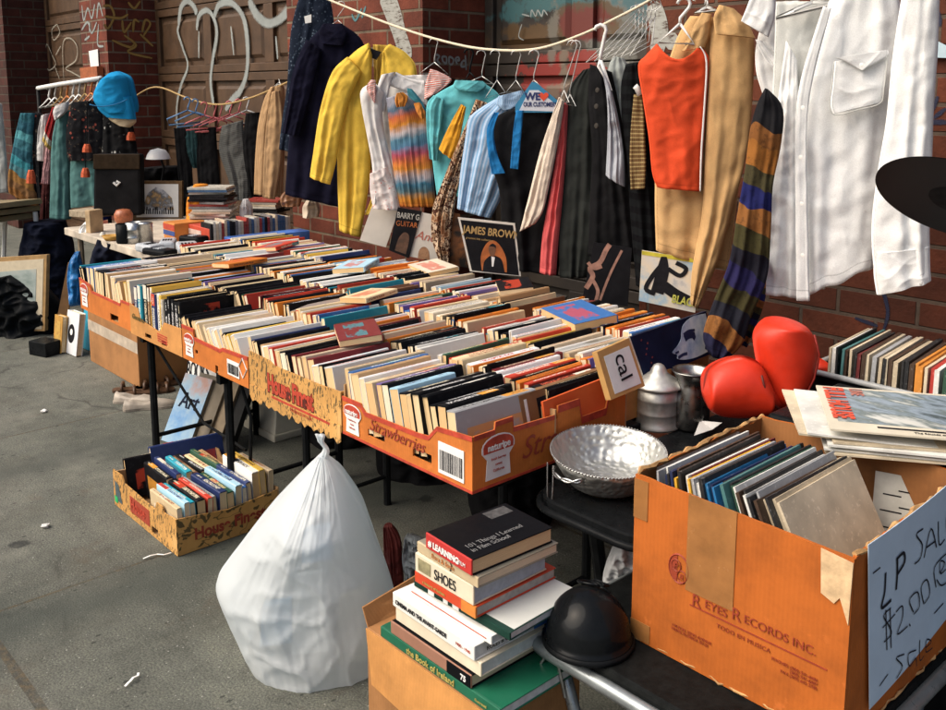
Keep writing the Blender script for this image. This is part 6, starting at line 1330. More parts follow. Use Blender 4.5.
o=fcard(f2_,[(639,300),(695,312),(700,259),(642,250)],0,.012,'record_sleeve',covermat('silver_blue_cover',[(.25,.30,.36),(.62,.60,.55),(.70,.62,.48),(.30,.48,.62),(.7,.68,.62)],7,2.1),'silver blue LP cover with a dark posing figure, lettered BLACK','record',GL)
m=MB(); P_=lambda a,b:f2_.p(a,b,.012)
m.ribbon([P_(a,b) for a,b in smooth([(664,256),(663,268),(660,282),(657,292)],5)],[.02+.028*min(1,i/6) for i in range(16)],f2_.n,.001)
m.ribbon([P_(a,b) for a,b in smooth([(660,266),(652,276),(646,288),(655,293)],5)],.017,f2_.n,.0013)
m.ribbon([P_(a,b) for a,b in smooth([(668,268),(680,275),(686,268),(676,262)],5)],.016,f2_.n,.0016)
m.ribbon([P_(a,b) for a,b in smooth([(664,285),(675,293),(688,300)],5)],.04,f2_.n,.0019)
m.build('cover_figure',BLACKINK,o)
fcard(f2_,[(642,254),(700,263),(700,259),(642,250)],.0122,.0008,'yellow_edge',plain('yellow_edge',(.55,.48,.05),.5),parent=o)
text('BLACK',.042,f2_.p(671,301,.0155),f2_.p(695,306)-f2_.p(671,301),ZU,plain('yellow_text',(.50,.50,.10),.5),o,sx=.75,bold=.001)
# dark record with a pale blue face, standing in the right end of the back box
NVY=plain('night_blue_cover',(.008,.012,.035),.4,.4,8,.03)
def xc(px,py,X): return at_x(px,py,X)
tX,bX=-1.735,-1.700
q=[xc(646,380,bX),xc(716,352,bX),xc(706,311,tX),xc(631,337,tX)]
nF=(q[1]-q[0]).cross(q[3]-q[0]).normalized()
o=card([p-nF*.016 for p in q],.016,nF,'record_sleeve',NVY,'dark blue LP cover with a large pale face in profile, by the metal vase','record',GL)
def onq(u,v,off=.0): return q[0].lerp(q[1],u).lerp(q[3].lerp(q[2],u),v)+nF*off
FACE=covermat('pale_face_print',[(.10,.14,.26),(.34,.42,.55),(.62,.66,.70),(.70,.72,.72)],11,.4)
face=[(.98,.95),(.80,.98),(.66,.88),(.60,.70),(.58,.60),(.52,.48),(.42,.36),(.47,.27),(.46,.18),(.56,.10),(.72,.06),(.98,.10)]
card([onq(u,v,.0004) for u,v in smooth(face,4)][::-1],-.0012,-nF,'cover_face',FACE,None,None,parent=o)
m=MB()
for s,w in (([(.62,.56),(.68,.60),(.75,.57),(.72,.51)],.022),([(.62,.66),(.70,.70),(.78,.67)],.008),([(.47,.20),(.54,.23),(.60,.22)],.010),([(.45,.32),(.50,.33)],.007),([(.88,.12),(.92,.3),(.95,.5),(.99,.62)],.03)):
    m.ribbon([onq(u,v,.0016) for u,v in smooth(s,4)],w,nF,.0004)
m.build('face_shadow',plain('face_navy',(.012,.02,.07),.5,.3,20,0),o)
m=MB()
for k in range(7):
    p=onq(.10+.03*(k%3),.2+.11*k,.0006); m.prism([p+nF.cross(ZU)*.004,p+ZU*.004,p-nF.cross(ZU)*.004,p-ZU*.004][::-1],nF*.0006)
m.build('cover_stars',plain('star_red',(.25,.05,.05),.5),o)
card([onq(-.045,0,-.015),onq(-.004,0,-.015),onq(-.004,1,-.015),onq(-.045,1,-.015)],.012,nF,'sleeve_edges',plain('cream_edges',(.60,.55,.45),.7,.3,60),None,None,parent=o)
# book with a white panel lettered cal
X_=-1.596
q=[xc(611,400,X_+.01),xc(645,386,X_+.01),xc(629,338,X_-.03),xc(597,352,X_-.03)]; nF=(q[1]-q[0]).cross(q[3]-q[0]).normalized()
o=card([p-nF*.02 for p in q],.02,nF,'book',plain('amber_cover',(.48,.28,.10),.45,.15,12,.05),'amber book with white panel lettered cal, leaning behind the bowl','book')
card([onq(.14,.08,.0002),onq(.92,.08,.0002),onq(.92,.86,.0002),onq(.14,.86,.0002)],.001,nF,'cover_panel',PAPER,None,None,parent=o)
yv=(q[1]-q[0]).normalized(); zv=(q[0]-q[3]).normalized()
text('cal',.075,onq(.42,.80,.0014),zv,yv,BLACKINK,o)
# brown lettered book and orange folder at the right end of the near box
X_=-1.668
q=[xc(528,447,X_),xc(610,412,X_),xc(601,369,X_-.02),xc(519,396,X_-.02)]; nF=(q[1]-q[0]).cross(q[3]-q[0]).normalized()
o=card([p-nF*.022 for p in q],.022,nF,'book',plain('brown_lettered',(.20,.11,.05),.45,.2,14,.05),'brown hardcover with white capitals at the right end of the box beside the bowl','book')
text('ARTIST',.04,onq(.50,.70,.0006),(q[1]-q[0]),(q[3]-q[0]),WHITEINK,o,sx=.8,bold=.001)
card([onq(.18,.45,.0002),onq(.42,.45,.0002),onq(.42,.85,.0002),onq(.18,.85,.0002)],.0008,nF,'cover_panel',BLACKINK,None,None,parent=o)
card([onq(.04,.1,.0002),onq(.07,.1,.0002),onq(.07,.9,.0002),onq(.04,.9,.0002)],.0008,nF,'cover_strip',PAPER,None,None,parent=o)
X_=-1.638
q=[xc(548,440,X_),xc(612,412,X_),xc(607,377,X_-.012),xc(543,402,X_-.012)]; nF=(q[1]-q[0]).cross(q[3]-q[0]).normalized()
card([p-nF*.008 for p in q],.008,nF,'folder',plain('orange_red_card',(.60,.10,.025),.5,.08,10,.05),'bright orange red card folder standing at the end of the near box','folder')

# ------------------------------------------------------------------ small things on the far white table
ZT=.72
def tp_(px,py): return at_h(px,py,ZT)
fr_p=Frame(157,217,46,d=6.75)
o=thing('framed_picture','small framed ink and wash print standing at the back of the white table','picture',fr_p.p(157,220))
fcard(fr_p,[(133,220),(182,220),(182,181),(133,181)],-.03,.03,'frame',plain('dark_gilt_frame',(.10,.055,.02),.45,.3,30,.2),parent=o)
fcard(fr_p,[(136.5,217),(178.5,217),(178.5,184),(136.5,184)],.0,.002,'picture_mat',plain('picture_mat',(.62,.63,.62),.6,.04),parent=o)
fcard(fr_p,[(142,210),(174,210),(172,198),(164,190),(156,187),(148,193)],.002,.001,'print_tree',covermat('wash_print',[(.62,.63,.62),(.40,.42,.46),(.10,.11,.12),(.45,.28,.10),(.6,.6,.58)],16,1.),parent=o)
m=MB(); rg=random.Random(9)
for k in range(16): a=140+2.2*k; m.ribbon([fr_p.p(a,214,.003),fr_p.p(a+rg.uniform(-.8,.8),208+rg.uniform(-2,3),.003)],.009,fr_p.n,.0008)
m.build('print_lines',BLACKINK,o)
p=at_d(159,218,6.95); lm=thing('desk_lamp','small lamp with white dome shade behind the framed print','lamp',(p.x,p.y,ZT)); sh=at_d(158,154,6.95)
m=MB(); m.lathe([(.09,-.035),(.08,-.005),(.055,.03),(.0004,.045),(.0004,.04),(.05,.026),(.075,-.006)],sh,24); m.build('lamp_shade',WHITEP,lm,smooth=True)
m=MB(); m.tube([sh+ZU*.02,sh+RT*.04-ZU*.1,Vector((p.x,p.y,ZT+.1))],.008,6); m.build('stem',BLK,lm)
m=MB(); m.lathe([(.0004,0),(.06,0),(.065,.02),(.03,.1),(.04,.16),(.03,.2),(.0004,.21)],(p.x,p.y,ZT),20); m.build('lamp_base',plain('copper_base',(.35,.10,.05),.4,.2,20,.05),lm,smooth=True)
def boxitem(name,label,cat,px,py,l,w,h,yaw,mat,z=ZT,parts=(),bevel=.004,group=None):
    c=at_h(px,py,z); M=Matrix.Translation((c.x,c.y,z))@Matrix.Rotation(R_(yaw),4,'Z')
    m=MB(); m.box(-l/2,l/2,-w/2,w/2,0,h,0,M); o=m.build(name,mat,bevel=bevel); tag(o,label,cat,group)
    for nm,b,mt in parts:
        m=MB(); m.box(*b,0,M); m.build(nm,mt,o)
    return o,M
# red carton carrying disc cases
CART=plain('red_carton',(.46,.06,.03),.5,.15,12,.1)
o,M=boxitem('red_carton','red carton with pale label under the stacked disc cases','box',212,239,.42,.24,.10,0,CART,parts=(('label',(-.19,.10,-.1215,-.1202,.02,.075),plain('carton_label',(.55,.42,.36),.6,.25,18,.1)),))
boxitem('orange_carton','orange and blue carton left of the red one','box',186,238,.16,.22,.11,0,plain('orange_carton',(.55,.20,.04),.5,.2,10,.1),parts=(('blue_band',(-.081,.081,-.1112,-.1102,.03,.06),plain('carton_blue',(.03,.07,.25),.5)),('red_band',(-.081,.081,-.1112,-.1102,.065,.1),RED)))
cc=at_h(217,221,ZT+.10)
GD='disc cases stacked on the red carton'
dm=[plain('disc_case_'+n,c,.3,.25,20,.05) for n,c in (('pale',(.5,.48,.42)),('black',(.02,.02,.022)),('red',(.3,.05,.04)),('grey',(.2,.2,.2)),('cream',(.55,.46,.34)),('blue',(.06,.12,.22)))]
dn=['pale','black','red','grey','cream','blue']; rg=random.Random(4)
for st_,(px,py,n,zb,yw) in enumerate(((214,219,14,ZT+.102,44),(266,222,11,ZT+.002,40))):
    c=at_h(px,py,zb)
    for i in range(n):
        ci=rg.choice((0,0,4,3,1,2,0,5)); M=Matrix.Translation((c.x+rg.uniform(-.014,.014),c.y+rg.uniform(-.014,.014),zb+i*.0155))@Matrix.Rotation(R_(yw+rg.uniform(-9,9)),4,'Z')
        m=MB(); m.box(-.125,.125,-.10,.10,0,.0135,0,M); tag(m.build('disc_case',dm[ci]),f'{dn[ci]} disc case, {ORD[i+1]} from the bottom of the {("left stack on the red carton","right stack behind the disc row")[st_]}','disc case','stacked disc cases')
a=at_h(212,247,ZT); 
for i in range(30):
    ci=rg.randrange(6); M=Matrix.Translation((-5.18+.0*i,2.56+i*.0185,ZT+.001))@Matrix.Rotation(R_(rg.uniform(-3,3)),4,'Z')
    m=MB(); m.box(-.13,.0,0,.016,0,.125+rg.uniform(0,.02),0,M); tag(m.build('disc_case',dm[ci]),f'{dn[ci]} disc case, {ORD[i+1] if i<25 else str(i+1)+"th"} from the front of the upright disc row','disc case','upright disc cases')
boxitem('blue_box','shallow blue and white box beside the upright disc row','box',268,243,.52,.12,.06,88,plain('blue_white_print',(.05,.13,.40),.4,.6,9,.05))
# soft things behind
def lump(name,label,cat,Lp,Rp,d,mat,depth,seed,wr=.03,group=None):
    f=Frame((Lp[0][0]+Rp[0][0])/2,(Lp[0][1]+Lp[-1][1])/2,46,d=d); b=f.p((Lp[-1][0]+Rp[-1][0])/2,Lp[-1][1])
    m=cloth(f,Lp,Rp,depth=depth,folds=2,famp=.01,seed=seed,back=1.,round_=True,wr=wr,wf=6); o=m.build(name,mat,smooth=True); return tag(o,label,cat,group)
lump('orange_cloth','orange cloth bundle behind the left stack of disc cases','cloth',[(195,184),(189,194),(187,208),(187,224)],[(207,185),(211,198),(210,212),(208,224)],6.0,fabric('orange_cotton',(.60,.22,.03)),.09,201)
lump('white_cloth','crumpled white cloth between the two disc stacks','cloth',[(243,199),(240,208),(240,218)],[(248,199),(252,208),(252,218)],6.0,WH,.06,202)
lump('brown_jug','glossy brown leather pouch behind the right disc stack','pouch',[(284,192),(280,198),(282,206)],[(298,190),(302,197),(300,206)],5.8,plain('brown_leather',(.20,.09,.04),.35,.3,16,.2),.06,203)
lump('cloth_hat','cream cloth cap at the back beside the navy coat hem','cap',[(310,196),(303,206),(303,217)],[(316,198),(320,208),(318,217)],5.5,fabric('cream_cap',(.5,.42,.33)),.06,204)
lump('blue_bag','dark blue cloth bag by the black bag on the rack','bag',[(99,197),(95,206),(95,219)],[(106,196),(110,206),(110,219)],6.9,fabric('royal_cloth',(.02,.03,.22)),.08,205)
for nm,lab,cat,px,py,prof,mat in (
 ('copper_pot','ribbed copper coloured pot at the back of the white table','pot',124,224,[(.0004,0),(.045,0),(.062,.03),(.064,.07),(.048,.10),(.03,.105),(.0004,.106)],plain('copper_glaze',(.34,.11,.05),.35,.3,60,.2)),
 ('black_mug','black mug with pale letter among the trinkets','mug',125,243,[(.0004,0),(.045,0),(.05,.01),(.05,.12),(.045,.12),(.045,.01),(.0004,.01)],BLKP),
 ('silver_cup','striped silver cup right of the black mug','cup',135,243,[(.0004,0),(.05,0),(.05,.03),(.053,.035),(.05,.04),(.05,.08),(.053,.085),(.05,.09),(.05,.13),(.045,.13),(.045,.01),(.0004,.01)],STEEL),
 ('silver_canister','plain silver canister at the right of the striped cup','canister',146,243,[(.0004,0),(.045,0),(.045,.12),(.048,.123),(.04,.13),(.0004,.132)],STEEL),
 ('yellow_dish','small yellow dish on the left of the black mug','dish',112,240,[(.0004,0),(.04,0),(.06,.03),(.055,.03),(.038,.006),(.0004,.006)],plain('yellow_glaze',(.5,.28,.06),.4))):
    c=tp_(px,py); m=MB(); m.lathe(prof,(c.x,c.y,ZT),24); tag(m.build(nm,mat,smooth=True),lab,cat)
boxitem('wooden_box','pale wooden box standing tilted near the left end of the white table','box',95,232,.05,.10,.15,15,plain('pale_wood',(.42,.30,.17),.6,.3,12,.2))
lump('white_shell','white shell ornament at the left end of the white table','ornament',[(86,221),(80,228),(79,233)],[(91,221),(93,228),(93,233)],6.1,PAPER,.05,206)
boxitem('paper_stack','stack of cream papers at the back left of the white table','papers',92,216,.25,.2,.05,20,plain('paper_stack',(.36,.29,.2),.7,.4,40,.2))
PH=plain('grey_handset',(.42,.45,.48),.35,.2,16,.05)
for i,(px,py,l,w,h,yw,mt,lab) in enumerate(((150,252,0.16,0.1,0.05,10,PH,'small grey calculator gadget at the left of the telephones'),(168,248,.20,.09,.05,-30,PH,'pale grey telephone handset nearest the striped silver cup'),(188,252,.22,.12,.05,-20,PH,'pale grey telephone base in the middle of the gadgets'),(214,250,.24,.15,.04,-35,WHITEP,'white telephone base at the right of the gadgets'),(194,245,.16,.10,.06,20,BLKP,'black pocket camera lying among the telephones'),(160,255,.2,.1,.04,15,BLKP,'black gadget at the front edge of the white table'),(232,252,.2,.12,.03,0,plain('teal_tin',(.15,.3,.36),.4),'flat teal tin near the upright disc row'))):
    o,M=boxitem('telephone' if 'telephone' in lab else 'gadget',lab,'telephone' if 'telephone' in lab else 'gadget',px,py,l,w,h,yw,mt,bevel=.014)
    m=MB()
    for a in range(3):
        for b_ in range(4): m.box(-l*.1+a*l*.09,-l*.1+a*l*.09+l*.06,-w*.3+b_*w*.16,-w*.3+b_*w*.16+w*.1,h,h+.003,0,M)
    m.build('keypad',BLKP if mt!=BLKP else PH,o)
for i in range(16):
    rg=random.Random(300+i); px,py=rg.uniform(98,175),0; py=228+(px-80)*.28+rg.uniform(2,10); c=tp_(px,py)
    if not(-6.5<c.x<-4.6 and 2.2<c.y<2.8): continue
    m=MB(); s=rg.uniform(.015,.035); m.lathe([(.0004,0),(s,0),(s*1.1,s*.6),(s*.5,s*rg.uniform(.8,1.6)),(.0004,s*1.6)],(c.x,c.y,ZT),10); cn,cv=rg.choice((('brown',(.2,.1,.05)),('pale',(.5,.48,.42)),('black',(.02,.02,.02)),('amber',(.45,.22,.05)))); tag(m.build('trinket',plain('trinket_'+cn,cv,.4)),f'small {cn} trinket among the odds and ends on the white table','trinket','trinkets on the white table')

# ------------------------------------------------------------------ things on the ground at the left
lb=tray(-3.585,-3.008,1.305,1.72,.002,[(0,.15),(.16,.15),(.2,.125),(.68,.115),(.72,.15),(.8,.15),(.82,.13),(1,.14)],[(0,.14),(.5,.115),(1,.13)],K_leaf,'cardboard_box','leaf-printed cardboard box of books on the pavement between the table legs',cat='box',group=GB,holes=[(.3,.4,.02,.045),(.62,.72,.012,.04)],inner=K_inner)
m=MB(); m.hexa([(-3.42,1.3035,.03),(-3.24,1.3035,.03),(-3.24,1.3045,.03),(-3.42,1.3045,.03),(-3.42,1.3035,.095),(-3.24,1.3035,.095),(-3.24,1.3045,.095),(-3.42,1.3045,.095)]); m.build('print_panel',DKRED,lb)
text('House',.05,(-3.41,1.303,.05),XR,ZU,RED,lb,bold=.001); text('House Finest',.06,(-3.0068,1.37,.045),YR,ZU,DKRED,lb,bold=.002,sx=.9)
m=MB(); m.hexa([(-3.56,1.3036,.03),(-3.50,1.3036,.03),(-3.50,1.3045,.03),(-3.56,1.3045,.03),(-3.57,1.3036,.11),(-3.53,1.3036,.10),(-3.53,1.3045,.10),(-3.57,1.3045,.11)]); m.build('print_panel',plain('slate_print',(.06,.09,.10),.6),lb)
m=MB(); m.box(-3.575,-3.545,1.3026,1.3036,.02,.045); m.build('green_sticker',plain('green_sticker',(.02,.4,.12),.5),lb)
y=1.325; rg=random.Random(31); cols=[0,14,8,3,7,18,9,17,14,10,9,1,15,20,12,4]
i=0
while y<1.69 and i<len(cols):
    t_=rg.uniform(.018,.034); ci=cols[i]; h=rg.uniform(.135,.155) if i<11 else rg.uniform(.17,.19)
    M=Matrix.Translation((-3.022-rg.uniform(0,.008),y+t_/2,.035))@Matrix.Rotation(R_(90+rg.uniform(-1.5,1.5)),4,'Z')@Matrix.Rotation(R_(rg.uniform(-4,2)),4,'Y')
    make_book(t_,rg.uniform(.225,.245),h,M,ci,f'{PAL[ci][0]} book, {ORD[i+1]} from the front in the low box on the pavement','books packed in the low box on the pavement'); y+=t_+.002; i+=1
y=1.40; i=0
for ci in (3,9,1,8,11,5,0,17,12):
    t_=rg.uniform(.02,.034)
    if y>1.68: break
    M=Matrix.Translation((-3.275-rg.uniform(0,.01),y+t_/2,.03))@Matrix.Rotation(R_(90+rg.uniform(-3,3)),4,'Z')@Matrix.Rotation(R_(rg.uniform(-6,3)),4,'Y')
    i+=1; make_book(t_,rg.uniform(.20,.23),rg.uniform(.13,.16),M,ci,f'{PAL[ci][0]} book, {ORD[i]} in the rear stack of the low pavement box','books packed in the low box on the pavement'); y+=t_+.003
for k,(dx,ci,h,lab) in enumerate(((-3.53,9,.19,'navy hardcover with red sticker standing at the back of the low box'),(-3.555,3,.16,'black ring-bound book leaning in the low box'))):
    M=Matrix.Translation((dx,1.35+.10*(1-k),.02))@Matrix.Rotation(R_(-8),4,'Z')@Matrix.Rotation(R_(-18),4,'Y'); o=make_book(.035,.30,h,M,ci,lab,None,True)
    if k==0:
        m=MB(); m.box(-.012,.012,.06,.10,h+.0018,h+.0026,0,M); m.build('sticker',RED,o)
# three books standing on the pavement at the left end
for (px,py,w,h,th_,yw,ln,cm,lab) in ((57,353,.10,.235,.035,8,7,plain('mustard_cover',(.45,.24,.05),.5,.3,25,.05),'mustard book standing on the pavement, smallest of three'),(70,355,.17,.27,.04,5,9,plain('white_cover',(.68,.70,.72),.4,.06),'white book with black circle standing on the pavement'),(88,351,.19,.37,.06,5,8,plain('cyan_cover',(.03,.36,.52),.4,.08),'bright cyan book standing tallest of three on the pavement')):
    c=at_h(px,py,0); M=Matrix.Translation((c.x,c.y,.006))@Matrix.Rotation(R_(yw),4,'Z')@Matrix.Rotation(R_(-ln),4,'X')
    m=MB(); m.box(-w/2,w/2,0,.004,0,h,0,M); m.box(-w/2,w/2,th_-.004,th_,0,h,0,M); m.box(-w/2,-w/2+.004,.004,th_-.004,0,h,0,M); o=m.build('book',cm); tag(o,lab,'book')
    m=MB(); m.box(-w/2+.004,w/2-.004,.0042,th_-.0042,.004,h-.004,0,M,[[(0,0)]*4]*2+[[(0,0),(0,1),(2,1),(2,0)]]*4); m.build('pages',pagemat(),o)
    if 'circle' in lab:
        m=MB(); m.prism([M@Vector((-.005+.045*math.cos(k*.314),-.0006,.13+.06*math.sin(k*.314))) for k in range(20)],M.to_3x3()@Vector((0,-.0006,0))); m.build('cover_circle',BLACKINK,o)
        m=MB(); m.prism([M@Vector((-.005+.018*math.cos(k*.314),-.0013,.14+.02*math.sin(k*.314))) for k in range(20)],M.to_3x3()@Vector((0,-.0006,0))); m.build('cover_dot',PAPER,o)
    if 'mustard' in lab:
        m=MB(); m.box(-.03,.03,-.0012,-.0004,.05,.2,0,M); m.build('cover_picture',covermat('mustard_art',[(.3,.12,.03),(.55,.35,.08),(.2,.1,.04)],20),o)
boxitem('black_speaker','small black box beside the mustard book on the pavement','box',46,354,.16,.12,.09,20,BLKP,z=0)
# big carton under the far end
o,M=boxitem('cardboard_carton','large brown carton with pale tape on the pavement under the far left boxes','box',139,369,.74,.30,.335,0,K_brown,z=0,parts=(('tape',(-.3712,.3712,-.1512,-.1502,.20,.265),plain('pale_tape',(.45,.38,.30),.45,.25,16,.2)),))
# black bag heap, leaning picture, chair at far left
lump('black_bag','large black bag slumped in folds on the pavement at the left edge','bag',[(-22,282),(-40,298),(-44,318),(-34,336)],[(16,273),(40,285),(60,306),(58,334)],6.25,plain('black_nylon',(.007,.008,.009),.5,.3,8,.3,spec=.35),.2,211,wr=.09)
f=Frame(25,300,30,d=6.2); o=thing('framed_picture','pale landscape picture in a thin wooden frame behind the black bag','picture',f.p(20,330))
fcard(f,[(-30,330),(48,330),(50,254),(-30,259)],0,.03,'frame',plain('thin_wood_frame',(.36,.22,.09),.5,.2,20,.1),parent=o)
fcard(f,[(-28,328),(45,328),(47,258),(-28,263)],.0302,.002,'picture_mat',plain('cream_mat',(.58,.50,.36),.6,.08),parent=o)
fcard(f,[(-10,310),(39,310),(40,268),(-10,272)],.0325,.0015,'landscape',covermat('landscape_print',[(.16,.22,.20),(.36,.42,.40),(.52,.50,.42)],5,1.,(1,1,2.5)),parent=o)
f=Frame(5,230,20,d=7.2); o=thing('wooden_chair','stacked cream seated chair at the left edge below the rack','chair',f.p(5,285))
for k in range(3): fcard(f,[(-30,208+k*7),(20-k*2,206+k*7),(19-k*2,201+k*7),(-30,203+k*7)],-.2,.42,'seat',plain('cream_seat',(.22,.17,.09),.6,.2,10,.1),parent=o)
for a,b in (((18,214),(23,275)),((-12,216),(-14,285))):
    m=MB(); m.tube([f.p(*a,.2),f.p(*b,.2)],.018,6); m.build('leg',WHITEP,o); m=MB(); m.tube([f.p(*a,-.15),f.p(*b,-.15)],.018,6); m.build('leg',WHITEP,o)
lump('blue_plastic_bag','crinkled bright blue plastic bag below the left end of the white table','plastic bag',[(75,252),(69,265),(68,285),(72,305)],[(79,252),(82,270),(82,290),(80,305)],6.0,plain('blue_plastic',(.02,.16,.42),.3,.35,30,.6),.06,212,wr=.04)
f=Frame(66,290,50,d=6.15); fcard(f,[(58,318),(69,318),(74,262),(69,262)],0,.02,'wooden_board',plain('brown_board',(.22,.11,.04),.6,.3,9,.2),'brown wooden board leaning by the blue plastic bag','board')
DRK=fabric('dark_navy_cloth',(.008,.010,.02),var=.4)
lump('added_dark_sack','dark navy sack under the left half of the white table','sack',[(100,238),(92,262),(92,300),(95,330)],[(150,240),(160,265),(165,300),(160,330)],5.9,DRK,.2,213,wr=.06)  # added to fill the dark background under the table
lump('added_dark_sack','dark sack on the ground below the teal jacket','sack',[(28,222),(22,250),(20,280),(22,300)],[(62,222),(72,250),(74,275),(70,300)],7.2,DRK,.2,214,wr=.06)  # added dark mass standing in for the near-black area below the rack
lump('black_sack_or_filler','black sack behind the framed print and lamp','sack',[(140,168),(132,190),(130,215),(132,235)],[(182,166),(190,190),(192,210),(190,230)],7.3,BKF,.15,215,wr=.06)
f=Frame(180,420,40,Y=1.95)
lump('black_sack_or_filler','black sack on the ground under the rear table behind the column base','sack',[(316,380),(308,400),(306,430),(310,450)],[(360,378),(376,400),(380,430),(374,452)],4.3,BKF,.2,216,wr=.05)  # added to block light and darken the ground under the rear table
lump('black_sack_or_filler','black sack in the shade under the rear table behind the white bag','sack',[(392,410),(378,430),(376,460),(382,482)],[(450,408),(466,430),(470,465),(462,484)],3.9,BKF,.2,217,wr=.05)  # another added sack, there to make the shade under the table darker
lump('black_sack_or_filler','black sack in the shade under the rear table behind the book stack','sack',[(480,450),(470,470),(468,500),(474,520)],[(545,448),(556,475),(556,505),(550,522)],3.4,BKF,.15,218,wr=.05)  # last added sack, also only for darkness under the table
# leaning art books
def lean4(bl,br,tr,tl,Yb,Yt): return [at_h(*bl,.004),at_h(*br,.004),at_y(*tr,Yt),at_y(*tl,Yt)]
q=lean4((161,440),(188,449),(213,379),(184,372),0,1.93); nF=(q[1]-q[0]).cross(q[3]-q[0]).normalized()
_v=Vector((-.055,.165,.285)); q[2]=q[1]+_v; q[3]=q[0]+_v; nF=(q[1]-q[0]).cross(q[3]-q[0]).normalized()
ART=covermat('blue_rust_cover',[(.03,.10,.28),(.06,.22,.46),(.20,.34,.46),(.34,.16,.12),(.30,.10,.06)],4,7.7)
o=thing('art_book','large blue and rust art book leaning under the table','book',q[0],'art books leaning under the table')
card([p-nF*.004 for p in q],.004,nF,'cover',ART,None,None,parent=o); card([p-nF*.03 for p in q],.0255,nF,'pages',plain('dim_pages',(.30,.25,.18),.8,.3,60,.2),None,None,parent=o)
text('Art',.105,onq(.16,.52,.001),(q[1]-q[0]),(q[3]-q[0]),plain('dark_lettering',(.008,.012,.03),.5),o,bold=.001,sx=.9)
off=Vector((.10,.055,0))
for k,(d_,s,mt,lab) in enumerate(((.7,1.03,plain('grey_brown_board',(.17,.14,.10),.7,.2,12,.1),'grey brown board leaning second behind the blue art book'),(1.3,1.0,plain('dim_tan_board',(.25,.19,.12),.7,.2,12,.1),'tan board leaning third behind the blue art book'),(1.9,.95,plain('charcoal_board',(.03,.03,.03),.7,.2,12,.1),'charcoal board leaning last behind the blue art book'))):
    qq=[q[0]+off*d_,q[1]+off*d_,q[1]+(q[2]-q[1])*s+off*d_,q[0]+(q[3]-q[0])*s+off*d_]
    card([p-nF*.03 for p in qq],.03,nF,'leaning_board',mt,lab,'board','boards leaning under the table')
qs=[at_y(183,392,1.99),at_y(226,400,1.99),at_y(233,371,2.01),at_y(190,357,2.01)]
nS=(qs[1]-qs[0]).cross(qs[3]-qs[0]).normalized()
sgn=card(qs,.004,-nS if nS.y<0 else nS,'paper_sign',PAPER,'white card sign lettered BOOKS behind the blue art book','sign')
q=qs; nF=nS if nS.y<0 else -nS
text('BOOKS',.125,onq(.02,.42,.001),(qs[1]-qs[0]),(qs[3]-qs[0]),BLACKINK,sgn,sx=.6,shear=.2)
# white column base
PL_=plain('cream_plinth',(.66,.62,.50),.6,.12,10,.15)
o=thing('column_base','cream painted square column base under the table behind the right leg','pedestal',(-3.88,2.28,0))
x0,x1,y0,y1=-4.03,-3.735,2.12,2.42
m=MB(); m.box(x0,x1,y0,y1,0,.035); m.build('plinth',PL_,o,bevel=.006)
m=MB(); m.hexa([(x0+.01,y0+.01,.035),(x1-.01,y0+.01,.035),(x1-.01,y1-.01,.035),(x0+.01,y1-.01,.035),(x0+.05,y0+.05,.17),(x1-.05,y0+.05,.17),(x1-.05,y1-.05,.17),(x0+.05,y1-.05,.17)]); m.build('flared_base',PL_,o,bevel=.004)
m=MB(); m.box(x0+.04,x1-.04,y0+.04,y1-.04,.17,.19); m.box(x0+.055,x1-.055,y0+.055,y1-.055,.19,.58); m.build('shaft',PL_,o,bevel=.004)
# shoes
for (px,py,yw,cv,nm,lab) in ((150,408,65,(.55,.48,.40),'shoe','pale flat shoe, front one beside the left table leg'),(138,403,40,(.55,.48,.40),'shoe','pale flat shoe, rear one beside the left table leg'),(150,393,70,(.12,.06,.03),'sandal','brown sandal, nearest pair half beside the pale shoes'),(138,390,60,(.10,.05,.03),'sandal','brown sandal, left one behind the pale shoes'),(160,386,80,(.14,.07,.035),'sandal','brown sandal closest to the leaning art book')):
    c=at_h(px,py,0); M=Matrix.Translation((c.x,c.y,0))@Matrix.Rotation(R_(yw),4,'Z'); o=thing(nm,lab,nm,(c.x,c.y,0),'shoes under the table'); mt=plain('leather_'+nm,[x*.6 for x in cv],.5,.3,20,.1)
    sole=[(.13,0),(.12,.03),(.06,.045),(-.05,.032),(-.12,.033),(-.135,0),(-.12,-.033),(-.05,-.03),(.06,-.042),(.12,-.03)]
    m=MB(); m.prism([M@Vector((a,b,.001)) for a,b in smooth(sole+[sole[0]],3)[:-1]],(0,0,.012)); m.build('sole',mt,o)
    m=MB()
    if nm=='shoe':
        secs=[(-.132,.012,.03),(-.12,.030,.06),(-.08,.034,.062),(-.03,.033,.045),(.03,.038,.05),(.08,.040,.042),(.115,.030,.032),(.132,.012,.018)]
        b0=len(m.v)
        for xx,wd,ht in secs:
            for a in range(9): g=math.pi*a/8; m.v.append(M@Vector((xx,-wd*math.cos(g),.012+(ht-.012)*math.sin(g)*(.35 if (-.1<xx<.0 and 2<a<6) else 1))))
        for k in range(len(secs)-1):
            for a in range(8): m.face((b0+k*9+a,b0+(k+1)*9+a,b0+(k+1)*9+a+1,b0+k*9+a+1))
    else:
        for xx in (.09,.04,-.08): m.tube([M@Vector((xx,-.042,.008)),M@Vector((xx,-.025,.04)),M@Vector((xx,.025,.042)),M@Vector((xx,.042,.008))],.010,6)
    m.build('upper',mt,o,smooth=True)
